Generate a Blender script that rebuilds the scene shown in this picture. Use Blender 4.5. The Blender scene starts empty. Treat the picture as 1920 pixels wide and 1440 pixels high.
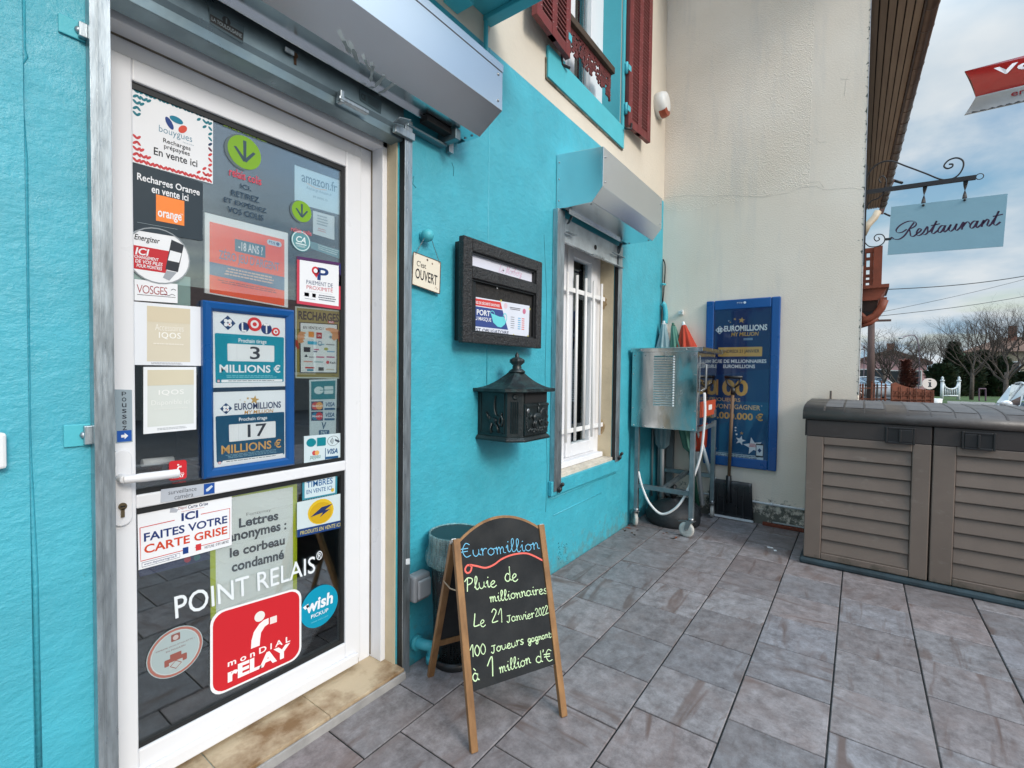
import bpy, bmesh, math, random
from mathutils import Vector, Matrix
R = math.radians
random.seed(7)
scene = bpy.context.scene
COL = scene.collection
# ------------------------------------------------------------------ camera
YAW, PITCH, ROLL, FPX, CAMH = R(53.93), R(1.592), R(0.6715), 895.8, 1.25
fwd = Vector((math.sin(YAW)*math.cos(PITCH), math.cos(YAW)*math.cos(PITCH), -math.sin(PITCH)))
rt0 = Vector((math.cos(YAW), -math.sin(YAW), 0)); up0 = rt0.cross(fwd)
crt = rt0*math.cos(ROLL)+up0*math.sin(ROLL); cup = crt.cross(fwd)
CAM = Vector((0, 0, CAMH))
cd = bpy.data.cameras.new('camera'); cam = bpy.data.objects.new('camera', cd); COL.objects.link(cam)
cam.matrix_world = Matrix(((crt.x, cup.x, -fwd.x, CAM.x), (crt.y, cup.y, -fwd.y, CAM.y), (crt.z, cup.z, -fwd.z, CAM.z), (0, 0, 0, 1)))
cd.sensor_fit = 'HORIZONTAL'; cd.sensor_width = 36; cd.lens = 36*FPX/1920; cd.clip_start = .02; cd.clip_end = 2000
scene.camera = cam

def ray(x, y): return fwd+crt*((x-960)/FPX)-cup*((y-720)/FPX)
def on(ax, v, x, y):
    "the point of an axis-aligned plane that the photograph shows at (x, y)"
    d = ray(x, y); t = (v-CAM[ax])/d[ax]; return CAM+d*t
def dep(x, y, d): return CAM+ray(x, y)*d
# ------------------------------------------------------------------ world and sun
SUN_DIR = Vector((-0.20, -0.80, 0.48)).normalized()      # towards the sun
w = bpy.data.worlds.new('World'); scene.world = w; w.use_nodes = True
nt = w.node_tree; nt.nodes.clear()
def N(t, k, **kw):
    n = t.nodes.new(k)
    for a, b in kw.items(): setattr(n, a, b)
    return n
def math_(t, op, a, b=None, c=None, clamp=False):
    n = N(t, 'ShaderNodeMath', operation=op, use_clamp=clamp)
    for i, q in enumerate((a, b, c)):
        if q is None: continue
        if isinstance(q, (int, float)): n.inputs[i].default_value = q
        else: t.links.new(q, n.inputs[i])
    return n.outputs[0]
sky = N(nt, 'ShaderNodeTexSky', sky_type='NISHITA', sun_disc=False)
sky.sun_elevation = math.asin(SUN_DIR.z); sky.sun_rotation = math.atan2(SUN_DIR.x, SUN_DIR.y); sky.dust_density = 2.0; sky.air_density = 1.4
bg1 = N(nt, 'ShaderNodeBackground'); bg1.inputs[1].default_value = .10
hs = N(nt, 'ShaderNodeHueSaturation'); hs.inputs['Saturation'].default_value = 1.45
nt.links.new(sky.outputs[0], hs.inputs['Color']); nt.links.new(hs.outputs[0], bg1.inputs[0])
tc = N(nt, 'ShaderNodeTexCoord'); sep = N(nt, 'ShaderNodeSeparateXYZ'); nt.links.new(tc.outputs['Generated'], sep.inputs[0])
el = math_(nt, 'MAXIMUM', sep.outputs[2], 0.0)
den = math_(nt, 'ADD', el, .18)
cx_ = math_(nt, 'DIVIDE', sep.outputs[0], den); cy_ = math_(nt, 'DIVIDE', sep.outputs[1], den)
cmb = N(nt, 'ShaderNodeCombineXYZ'); nt.links.new(cx_, cmb.inputs[0]); nt.links.new(cy_, cmb.inputs[1])
no = N(nt, 'ShaderNodeTexNoise'); no.inputs['Scale'].default_value = 1.1; no.inputs['Detail'].default_value = 7; no.inputs['Roughness'].default_value = .55; no.inputs['Distortion'].default_value = .3
nt.links.new(cmb.outputs[0], no.inputs['Vector'])
no2 = N(nt, 'ShaderNodeTexNoise'); no2.inputs['Scale'].default_value = 2.2; no2.inputs['Detail'].default_value = 6
mp = N(nt, 'ShaderNodeMapping'); mp.inputs['Location'].default_value = (3.1, 1.7, 0); nt.links.new(cmb.outputs[0], mp.inputs[0]); nt.links.new(mp.outputs[0], no2.inputs['Vector'])
cr = N(nt, 'ShaderNodeValToRGB'); cr.color_ramp.elements[0].position = .40; cr.color_ramp.elements[0].color = (.08, .08, .08, 1); cr.color_ramp.elements[1].position = .57; cr.color_ramp.elements[1].color = (1, 1, 1, 1)
nt.links.new(no.outputs['Fac'], cr.inputs[0])
cc = N(nt, 'ShaderNodeValToRGB'); cc.color_ramp.elements[0].position = .33; cc.color_ramp.elements[0].color = (.44, .64, .82, 1); cc.color_ramp.elements[1].position = .62; cc.color_ramp.elements[1].color = (.88, .95, 1.0, 1)
nt.links.new(no2.outputs['Fac'], cc.inputs[0])
# an overcast sky is about three times as bright overhead as near the horizon
grad = N(nt, 'ShaderNodeMapRange'); grad.interpolation_type = 'SMOOTHSTEP'; grad.inputs['From Min'].default_value = .42; grad.inputs['From Max'].default_value = .95; grad.inputs['To Min'].default_value = .50; grad.inputs['To Max'].default_value = 2.6
nt.links.new(el, grad.inputs['Value'])
bg2 = N(nt, 'ShaderNodeBackground'); nt.links.new(cc.outputs[0], bg2.inputs[0]); nt.links.new(grad.outputs[0], bg2.inputs[1])
mx = N(nt, 'ShaderNodeMixShader'); hz_ = N(nt, 'ShaderNodeMapRange'); hz_.inputs['From Min'].default_value = .03; hz_.inputs['From Max'].default_value = .20; hz_.inputs['To Min'].default_value = .75; hz_.inputs['To Max'].default_value = 0; nt.links.new(el, hz_.inputs['Value'])
nt.links.new(math_(nt, 'ADD', cr.outputs[0], hz_.outputs[0], clamp=True), mx.inputs[0]); nt.links.new(bg1.outputs[0], mx.inputs[1]); nt.links.new(bg2.outputs[0], mx.inputs[2])
wo = N(nt, 'ShaderNodeOutputWorld'); nt.links.new(mx.outputs[0], wo.inputs[0])
sl = bpy.data.lights.new('sun', 'SUN'); sl.energy = 1.2; sl.angle = R(18); sl.color = (1, .99, .97)
so = bpy.data.objects.new('sun', sl); COL.objects.link(so); so.rotation_euler = (-SUN_DIR).to_track_quat('-Z', 'Y').to_euler(); so.location = (0, -6, 8)
scene.view_settings.view_transform = 'Standard'; scene.view_settings.look = 'None'; scene.view_settings.exposure = 0.70; scene.view_settings.gamma = 1; scene.view_settings.use_curve_mapping = False

# ------------------------------------------------------------------ materials
def S(r, g, b, k=1.0):
    f = lambda c: (c/255/12.92 if c/255 <= .04045 else ((c/255+.055)/1.055)**2.4)*k
    return (f(r), f(g), f(b))
_mc = {}
def mat(name, col, rough=.6, metal=0, var=.08, scale=3., bump=0, bscale=40., col2=None, streak=None, spec=.5, coat=0, rvar=.0, thr=None):
    """base colour broken up by noise, optional second colour in patches, bump, roughness variation"""
    if name in _mc: return _mc[name]
    m = bpy.data.materials.new(name); m.use_nodes = True; t = m.node_tree; b = t.nodes['Principled BSDF']; _mc[name] = m
    b.inputs['Roughness'].default_value = rough; b.inputs['Metallic'].default_value = metal; b.inputs['Specular IOR Level'].default_value = spec
    if coat: b.inputs['Coat Weight'].default_value = coat; b.inputs['Coat Roughness'].default_value = .08
    tc = N(t, 'ShaderNodeTexCoord'); vec = tc.outputs['Object']
    if streak:
        mp = N(t, 'ShaderNodeMapping'); mp.inputs['Scale'].default_value = streak; t.links.new(vec, mp.inputs[0]); svec = mp.outputs[0]
    else: svec = vec
    n1 = N(t, 'ShaderNodeTexNoise'); n1.inputs['Scale'].default_value = scale; n1.inputs['Detail'].default_value = 6; n1.inputs['Roughness'].default_value = .6
    t.links.new(svec, n1.inputs['Vector'])
    r = N(t, 'ShaderNodeValToRGB'); lo, hi = thr or (.3, .7); r.color_ramp.elements[0].position = lo; r.color_ramp.elements[1].position = hi
    c2 = col2 or tuple(min(1, c*(1+var)) for c in col); c1 = col if col2 else tuple(c*(1-var) for c in col)
    r.color_ramp.elements[0].color = (*c1, 1); r.color_ramp.elements[1].color = (*c2, 1)
    t.links.new(n1.outputs['Fac'], r.inputs[0]); t.links.new(r.outputs[0], b.inputs['Base Color'])
    if rvar:
        n3 = N(t, 'ShaderNodeTexNoise'); n3.inputs['Scale'].default_value = scale*2.3; n3.inputs['Detail'].default_value = 5; t.links.new(svec, n3.inputs['Vector'])
        q = N(t, 'ShaderNodeMapRange'); q.inputs['From Min'].default_value = .3; q.inputs['From Max'].default_value = .7; q.inputs['To Min'].default_value = max(.02, rough-rvar); q.inputs['To Max'].default_value = min(1, rough+rvar)
        t.links.new(n3.outputs['Fac'], q.inputs['Value']); t.links.new(q.outputs[0], b.inputs['Roughness'])
    if bump:
        n2 = N(t, 'ShaderNodeTexNoise'); n2.inputs['Scale'].default_value = bscale; n2.inputs['Detail'].default_value = 5; n2.inputs['Roughness'].default_value = .65; t.links.new(svec if streak else vec, n2.inputs['Vector'])
        bp = N(t, 'ShaderNodeBump'); bp.inputs['Strength'].default_value = bump; bp.inputs['Distance'].default_value = .01; t.links.new(n2.outputs['Fac'], bp.inputs['Height']); t.links.new(bp.outputs[0], b.inputs['Normal'])
    return m
def wear(m, sc, lo, hi, amt, col, ms=(1, 1, 1), det=7, foot=None):
    "patches of wear, dust or dirt over a material; foot = (z0, z1) keeps it near the ground"
    t = m.node_tree; b = t.nodes['Principled BSDF']; src = b.inputs['Base Color'].links[0].from_socket; tc = N(t, 'ShaderNodeTexCoord')
    mp = N(t, 'ShaderNodeMapping'); mp.inputs['Scale'].default_value = ms; n = N(t, 'ShaderNodeTexNoise'); n.inputs['Scale'].default_value = sc; n.inputs['Detail'].default_value = det; n.inputs['Roughness'].default_value = .7; t.links.new(tc.outputs['Object'], mp.inputs[0]); t.links.new(mp.outputs[0], n.inputs['Vector']); v = n.outputs['Fac']
    if foot:
        sp = N(t, 'ShaderNodeSeparateXYZ'); t.links.new(tc.outputs['Object'], sp.inputs[0]); q = N(t, 'ShaderNodeMapRange'); q.inputs['From Min'].default_value = foot[0]; q.inputs['From Max'].default_value = foot[1]; q.inputs['To Min'].default_value = .15; q.inputs['To Max'].default_value = -.3; t.links.new(sp.outputs[2], q.inputs['Value']); v = math_(t, 'ADD', v, q.outputs[0])
    q = N(t, 'ShaderNodeMapRange'); q.inputs['From Min'].default_value = lo; q.inputs['From Max'].default_value = hi; q.inputs['To Max'].default_value = amt; t.links.new(v, q.inputs['Value'])
    x = N(t, 'ShaderNodeMix', data_type='RGBA'); x.inputs['B'].default_value = (*col, 1); t.links.new(q.outputs[0], x.inputs['Factor']); t.links.new(src, x.inputs['A']); t.links.new(x.outputs['Result'], b.inputs['Base Color']); return m
def ink(r, g, b, rough=.45):
    n = 'print_%d_%d_%d' % (r, g, b)
    if n in _mc: return _mc[n]
    m = bpy.data.materials.new(n); m.use_nodes = True; t = m.node_tree; p = t.nodes['Principled BSDF']; _mc[n] = m
    tc = N(t, 'ShaderNodeTexCoord'); no = N(t, 'ShaderNodeTexNoise'); no.inputs['Scale'].default_value = 9; no.inputs['Detail'].default_value = 4; t.links.new(tc.outputs['Object'], no.inputs['Vector'])
    c = S(r, g, b, .93); rp = N(t, 'ShaderNodeValToRGB'); rp.color_ramp.elements[0].color = (*[x*.93 for x in c], 1); rp.color_ramp.elements[1].color = (*c, 1)
    t.links.new(no.outputs['Fac'], rp.inputs[0]); t.links.new(rp.outputs[0], p.inputs['Base Color']); p.inputs['Roughness'].default_value = rough; p.inputs['Specular IOR Level'].default_value = .4
    n2 = N(t, 'ShaderNodeTexNoise'); n2.inputs['Scale'].default_value = 7; n2.inputs['Detail'].default_value = 3; t.links.new(tc.outputs['Object'], n2.inputs['Vector']); bp = N(t, 'ShaderNodeBump'); bp.inputs['Strength'].default_value = .12; bp.inputs['Distance'].default_value = .02; t.links.new(n2.outputs['Fac'], bp.inputs['Height']); t.links.new(bp.outputs[0], p.inputs['Normal'])
    return m
def glass(name, refl=1.6, base=.04, tint=(.82, .88, .88), rough=0.0):
    m = bpy.data.materials.new(name); m.use_nodes = True; t = m.node_tree; t.nodes.clear()
    fr = N(t, 'ShaderNodeFresnel'); fr.inputs[0].default_value = 1.5
    f = math_(t, 'MULTIPLY_ADD', fr.outputs[0], refl, base, clamp=True)
    tr = N(t, 'ShaderNodeBsdfTransparent'); tr.inputs[0].default_value = (*tint, 1)
    gl = N(t, 'ShaderNodeBsdfGlossy'); gl.inputs['Roughness'].default_value = rough; gl.inputs['Color'].default_value = (.9, .97, 1, 1)
    mx = N(t, 'ShaderNodeMixShader'); t.links.new(f, mx.inputs[0]); t.links.new(tr.outputs[0], mx.inputs[1]); t.links.new(gl.outputs[0], mx.inputs[2])
    # a few smears that spread the reflection
    o = N(t, 'ShaderNodeOutputMaterial'); t.links.new(mx.outputs[0], o.inputs[0]); return m

# ------------------------------------------------------------------ mesh builder
def wm(o):
    m = o.matrix_basis.copy()
    return m if o.parent is None else wm(o.parent) @ o.matrix_parent_inverse @ m
SPLIT = set('opening_reveal fixing_tab rim frame_bar slat_latch wall_crack rust_stain conduit screw end_stop cable trunking duct hinge dark_slot slat_slot rail joists latch_handle twisted_strap roof_bracket gutter_hook gasket curved_bracket cross_rail end_slat vent_end render_ridge sill_edge joist lace_curtain shop_interior window_sill'.split())
class MB:
    def __init__(s): s.v = []; s.f = []; s.m = []; s.mats = []; s.k = 0; s.sm = []
    def use(s, m):
        if m not in s.mats: s.mats.append(m)
        s.k = s.mats.index(m); return s
    def add(s, vs, fs, smooth=False):
        o = len(s.v); s.v += [Vector(p) for p in vs]
        for f in fs: s.f.append([i+o for i in f]); s.m.append(s.k); s.sm.append(smooth)
        return s
    def box(s, x0, x1, y0, y1, z0, z1):
        return s.add([(x, y, z) for z in (z0, z1) for y in (y0, y1) for x in (x0, x1)], [(0, 2, 3, 1), (4, 5, 7, 6), (0, 1, 5, 4), (2, 6, 7, 3), (0, 4, 6, 2), (1, 3, 7, 5)])
    def obox(s, c, a, b, d):
        c, a, b, d = map(Vector, (c, a, b, d))
        return s.add([c+a*i+b*j+d*k for k in (-1, 1) for j in (-1, 1) for i in (-1, 1)], [(0, 2, 3, 1), (4, 5, 7, 6), (0, 1, 5, 4), (2, 6, 7, 3), (0, 4, 6, 2), (1, 3, 7, 5)])
    def bar(s, p, q, w, h, up=(0, 0, 1)):
        p, q = Vector(p), Vector(q); d = (q-p).normalized(); u = Vector(up); a = d.cross(u)
        if a.length < 1e-4: a = d.cross(Vector((1, 0, 0)))
        a.normalize(); b = a.cross(d); return s.obox((p+q)/2, (q-p)/2, a*(w/2), b*(h/2))
    def prism(s, poly, ax, a, b, smooth=False):
        "poly in the two other axes (in xyz order), extruded along axis ax from a to b"
        def P(q, t): q = list(q); q.insert(ax, t); return q
        n = len(poly)
        s.add([P(q, a) for q in poly]+[P(q, b) for q in poly], [(i, (i+1) % n, (i+1) % n+n, i+n) for i in range(n)], smooth)
        o = len(s.v)-2*n; s.f.append([o+i for i in range(n)][::-1]); s.f.append([o+n+i for i in range(n)]); s.m += [s.k]*2; s.sm += [False]*2
        return s
    def loft(s, rings, closed=True, caps=True, smooth=True):
        n = len(rings[0]); o = len(s.v); vs = [p for r in rings for p in r]; fs = []
        for i in range(len(rings)-1):
            for j in range(n if closed else n-1): fs.append((i*n+j, i*n+(j+1) % n, (i+1)*n+(j+1) % n, (i+1)*n+j))
        s.add(vs, fs, smooth)
        if caps and closed:
            s.add([], []); s.f.append([o+j for j in range(n)][::-1]); s.f.append([o+(len(rings)-1)*n+j for j in range(n)]); s.m += [s.k]*2; s.sm += [False]*2
        return s
    def tube(s, pts, r, n=8, smooth=True, caps=True):
        pts = [Vector(p) for p in pts]; rr = r if isinstance(r, (list, tuple)) else [r]*len(pts)
        t0 = (pts[1]-pts[0]).normalized(); a = t0.cross(Vector((0, 0, 1)))
        if a.length < .01: a = t0.cross(Vector((1, 0, 0)))
        a.normalize(); rings = []
        for i, p in enumerate(pts):
            t = (pts[min(i+1, len(pts)-1)]-pts[max(i-1, 0)]).normalized(); a = (a-t*a.dot(t)).normalized(); b = t.cross(a)
            rings.append([p+(a*math.cos(2*math.pi*j/n)+b*math.sin(2*math.pi*j/n))*rr[i] for j in range(n)])
        return s.loft(rings, True, caps, smooth)
    def cyl(s, p, q, r, r2=None, n=16, smooth=True): return s.tube([p, q], [r, r if r2 is None else r2], n, smooth)
    def lathe(s, prof, c, n=24, axis=(0, 0, 1), smooth=True, f=None):
        c = Vector(c); ax = Vector(axis).normalized(); a = ax.orthogonal().normalized(); b = ax.cross(a); rings = []
        for r, z in prof:
            rings.append([c+ax*z+(a*math.cos(2*math.pi*j/n)+b*math.sin(2*math.pi*j/n))*max(r, 1e-4)*(f(j, z) if f else 1) for j in range(n)])
        return s.loft(rings, True, True, smooth)
    def ball(s, c, r, n=12, sc=(1, 1, 1)):
        c = Vector(c); rings = []
        for i in range(n//2+1):
            th = math.pi*i/(n//2); rings.append([c+Vector((math.sin(th)*math.cos(2*math.pi*j/n)*sc[0], math.sin(th)*math.sin(2*math.pi*j/n)*sc[1], math.cos(th)*sc[2]))*r if 0 < i < n//2 else c+Vector((1e-4*math.cos(2*math.pi*j/n), 1e-4*math.sin(2*math.pi*j/n), math.cos(th)*r*sc[2])) for j in range(n)])
        return s.loft(rings)
    def quad(s, a, b, c, d): return s.add([a, b, c, d], [(0, 1, 2, 3)])
    def merge(s, q):
        o = len(s.v); s.v += q.v
        for f, k, sm in zip(q.f, q.m, q.sm): s.use(q.mats[k]); s.f.append([i+o for i in f]); s.m.append(s.k); s.sm.append(sm)
        return s
    def islands(s):
        "the separate pieces of this mesh; pieces that touch stay together"
        n = len(s.v); p = list(range(n))
        def fd(i):
            while p[i] != i: p[i] = p[p[i]]; i = p[i]
            return i
        for f in s.f:
            for j in f[1:]: p[fd(j)] = fd(f[0])
        bb = {}
        for i, v in enumerate(s.v):
            r = fd(i); b = bb.setdefault(r, [list(v), list(v)])
            for k in range(3): b[0][k] = min(b[0][k], v[k]); b[1][k] = max(b[1][k], v[k])
        ks = list(bb)
        for a in range(len(ks)):
            for c in range(a):
                A, B = bb[ks[a]], bb[ks[c]]
                if all(A[0][k]-.003 < B[1][k] and B[0][k]-.003 < A[1][k] for k in range(3)): p[fd(ks[a])] = fd(ks[c])
        out = {}
        for q, f in enumerate(s.f): out.setdefault(fd(f[0]), []).append(q)
        res = []
        for fs in out.values():
            m = MB(); m.mats = s.mats; ix = {}
            for q in fs:
                for i in s.f[q]:
                    if i not in ix: ix[i] = len(m.v); m.v.append(s.v[i])
                m.f.append([ix[i] for i in s.f[q]]); m.m.append(s.m[q]); m.sm.append(s.sm[q])
            res.append(m)
        return res
    def build(s, name, m=None, parent=None, bevel=0, recalc=True, seg=2, one=False):
        if not one and name in SPLIT:
            r = s.islands()
            if 1 < len(r) <= 40:
                for q in r: o = q.build(name, m, parent, bevel, recalc, seg, True)
                return o
        me = bpy.data.meshes.new(name); me.from_pydata(s.v, [], s.f); me.update()
        ms = s.mats or [m]
        for q in ms: me.materials.append(q)
        me.polygons.foreach_set('material_index', s.m if s.mats else [0]*len(s.f)); me.polygons.foreach_set('use_smooth', s.sm)
        if recalc:
            bm = bmesh.new(); bm.from_mesh(me); bmesh.ops.recalc_face_normals(bm, faces=bm.faces); bm.to_mesh(me); bm.free()
        o = bpy.data.objects.new(name, me); COL.objects.link(o)
        if parent:
            o.parent = parent; o.matrix_parent_inverse = wm(parent).inverted()
        if bevel:
            md = o.modifiers.new('bevel', 'BEVEL'); md.width = bevel; md.segments = seg; md.limit_method = 'ANGLE'; md.angle_limit = R(40); md.harden_normals = False
        return o
def tag(o, label=None, cat=None, group=None, kind=None):
    for k, v in (('label', label), ('category', cat), ('group', group), ('kind', kind)):
        if v: o[k] = v
    return o
def thing(name, loc, label, cat, group=None, rz=0):
    o = bpy.data.objects.new(name, None); o.empty_display_size = .1; COL.objects.link(o); o.location = loc; o.rotation_euler = (0, 0, rz); return tag(o, label, cat, group)
def copy_tree(o, parent=None):
    c = o.copy(); COL.objects.link(c); c.parent = parent
    for ch in list(o.children): copy_tree(ch, c)
    return c

# ------------------------------------------------------------------ flat printed things
_tc = {}
def glyphs(txt, bold=0, shear=0, sp=1.0):
    k = (txt, bold, shear, sp)
    if k in _tc: return _tc[k]
    c = bpy.data.curves.new('t', 'FONT'); c.body = txt; c.offset = bold; c.shear = shear; c.resolution_u = 3; c.space_character = sp; c.fill_mode = 'FRONT'
    o = bpy.data.objects.new('t', c); me = o.to_mesh(); vs = [(v.co.x, v.co.y) for v in me.vertices]; fs = [list(p.vertices) for p in me.polygons]
    o.to_mesh_clear(); bpy.data.objects.remove(o); bpy.data.curves.remove(c)
    x0 = min(v[0] for v in vs); x1 = max(v[0] for v in vs); y0 = min(v[1] for v in vs); y1 = max(v[1] for v in vs)
    vs = [((x-x0)/(x1-x0), 1-(y-y0)/(y1-y0)) for x, y in vs]; _tc[k] = (vs, fs); return _tc[k]
def smooth_path(pts, k=6):
    if len(pts) < 3: return pts
    P = [pts[0]]+list(pts)+[pts[-1]]; out = []
    for i in range(1, len(P)-2):
        a, b, c, d = P[i-1], P[i], P[i+1], P[i+2]
        for j in range(k):
            t = j/k; out.append(tuple(.5*((2*b[q])+(-a[q]+c[q])*t+(2*a[q]-5*b[q]+4*c[q]-d[q])*t*t+(-a[q]+3*b[q]-3*c[q]+d[q])*t**3) for q in range(len(b))))
    out.append(tuple(pts[-1])); return out
class Flat(MB):
    "a printed sheet: corners in the world, drawing in 0..1 coordinates (u right, v down), each layer a hair above the last"
    def __init__(s, TL, TR, BR, BL, step=.0003):
        super().__init__(); s.c = [Vector(q) for q in (TL, TR, BR, BL)]; s.n = -((s.c[1]-s.c[0]).cross(s.c[3]-s.c[0])).normalized(); s.step = step
        s.W = ((s.c[1]-s.c[0]).length+(s.c[2]-s.c[3]).length)/2; s.H = ((s.c[3]-s.c[0]).length+(s.c[2]-s.c[1]).length)/2
    def P(s, u, v, l=0):
        a, b, c, d = s.c; return (a*(1-u)+b*u)*(1-v)+(d*(1-u)+c*u)*v+s.n*(l*s.step)
    def poly(s, pts, col, l=1): s.use(ink(*col)); return s.add([s.P(u, v, l) for u, v in pts], [tuple(range(len(pts)))[::-1]])
    def rect(s, u0, v0, u1, v1, col, l=1): return s.poly([(u0, v0), (u1, v0), (u1, v1), (u0, v1)], col, l)
    def rr(s, u0, v0, u1, v1, col, l=1, r=.03):
        ru, rv = r, r*s.W/s.H; pts = []
        for cx, cy, a0 in ((u1-ru, v0+rv, -90), (u1-ru, v1-rv, 0), (u0+ru, v1-rv, 90), (u0+ru, v0+rv, 180)):
            for i in range(5): a = R(a0+i*22.5); pts.append((cx+ru*math.cos(a), cy+rv*math.sin(a)))
        return s.poly(pts, col, l)
    def ell(s, cu, cv, ru, col, l=1, rv=None, rot=0, n=20, a0=0, a1=360):
        rv = ru*s.W/s.H if rv is None else rv; asp = s.W/s.H; pts = []
        for i in range(n):
            a = R(a0+(a1-a0)*i/(n if a1-a0 == 360 else n-1)); x = ru*math.cos(a); y = rv/asp*math.sin(a); c, q = math.cos(R(rot)), math.sin(R(rot))
            pts.append((cu+x*c-y*q, cv+(x*q+y*c)*asp))
        return s.poly(pts, col, l)
    def ring(s, cu, cv, ru, wd, col, l=1, a0=0, a1=360, n=28, rv=None):
        rv = ru*s.W/s.H if rv is None else rv; k = (ru-wd)/ru; s.use(ink(*col)); o = []; m = n+1
        for i in range(m):
            a = R(a0+(a1-a0)*i/n); o.append((cu+ru*math.cos(a), cv+rv*math.sin(a)))
        inn = [(cu+(x-cu)*k, cv+(y-cv)*k) for x, y in o]
        return s.add([s.P(u, v, l) for u, v in o+inn], [(i, i+m, i+m+1, i+1) for i in range(n)])
    def star(s, cu, cv, r, col, l=1, rot=0):
        pts = []
        for i in range(10):
            a = R(-90+36*i+rot); q = r if i % 2 == 0 else r*.42; pts.append((cu+q*math.cos(a), cv+q*math.sin(a)*s.W/s.H))
        return s.poly(pts, col, l)
    def text(s, t, u0, v0, u1, v1, col, bold=0, shear=0, l=2, sp=1.0):
        vs, fs = glyphs(t, bold, shear, sp); s.use(ink(*col))
        return s.add([s.P(u0+(u1-u0)*x, v0+(v1-v0)*y, l) for x, y in vs], fs)
    def lines(s, n, u0, v0, u1, v1, col, l=2, fill=.5, rnd=.25):
        "rows of print too small to read: broken dashes"
        for i in range(n):
            v = v0+(v1-v0)*i/n; h = (v1-v0)/n*fill; u = u0+random.random()*rnd*(u1-u0)*.3; e = u1-random.random()*rnd*(u1-u0)*.4
            while u < e-.005:
                q = min(e, u+random.uniform(.02, .06)*(u1-u0)*1.6); s.rect(u, v, q, v+h, col, l); u = q+.012*(u1-u0)
        return s
    def stroke(s, pts, wd, col, l=2, nib=None, sm=True):
        "a pen line; wd in metres; nib angle gives thick and thin"
        asp = s.W/s.H; P = smooth_path(pts) if sm else pts; n = len(P)
        if n < 2: return s
        L, Rr = [], []
        for i, (u, v) in enumerate(P):
            a = P[max(i-1, 0)]; b = P[min(i+1, n-1)]; dx = (b[0]-a[0])*s.W; dy = (b[1]-a[1])*s.H; q = math.hypot(dx, dy) or 1e-6; dx /= q; dy /= q
            k = wd if nib is None else wd*(.28+.9*abs(math.sin(math.atan2(dy, dx)-R(nib)))**1.5)
            if 0 < i < n-1 or nib is not None: pass
            L.append((u-dy*k/2/s.W, v+dx*k/2/s.H)); Rr.append((u+dy*k/2/s.W, v-dx*k/2/s.H))
        s.use(ink(*col)); s.add([s.P(u, v, l) for u, v in L+Rr], [(i, i+1, n+i+1, n+i) for i in range(n-1)])
        return s
    def back(s, col, t=.0012, l=0, u0=0, v0=0, u1=1, v1=1, pts=None):
        "the sheet itself, a thin solid"
        s.use(ink(*col)); q = pts or [(u0, v0), (u1, v0), (u1, v1), (u0, v1)]; n = len(q); f = [s.P(u, v, l) for u, v in q]; b = [p-s.n*t for p in f]
        s.add(f+b, [tuple(range(n))[::-1], tuple(range(n, 2*n))]+[(i, (i+1) % n, (i+1) % n+n, i+n) for i in range(n)]); return s
    def done(s, name, label=None, cat=None, group=None, parent=None):
        o = s.build(name, parent=parent, recalc=False)
        return tag(o, label, cat, group) if label else o
def circ(n=32, cu=.5, cv=.5, ru=.5, rv=.5): return [(cu+ru*math.cos(2*math.pi*i/n), cv+rv*math.sin(2*math.pi*i/n)) for i in range(n)]
def rrpts(r, asp, n=6):
    pts = []
    for cx, cy, a0 in ((1-r, r*asp, -90), (1-r, 1-r*asp, 0), (r, 1-r*asp, 90), (r, r*asp, 180)):
        for i in range(n): a = R(a0+i*90/(n-1)); pts.append((cx+r*math.cos(a), cy+r*asp*math.sin(a)))
    return pts
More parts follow.
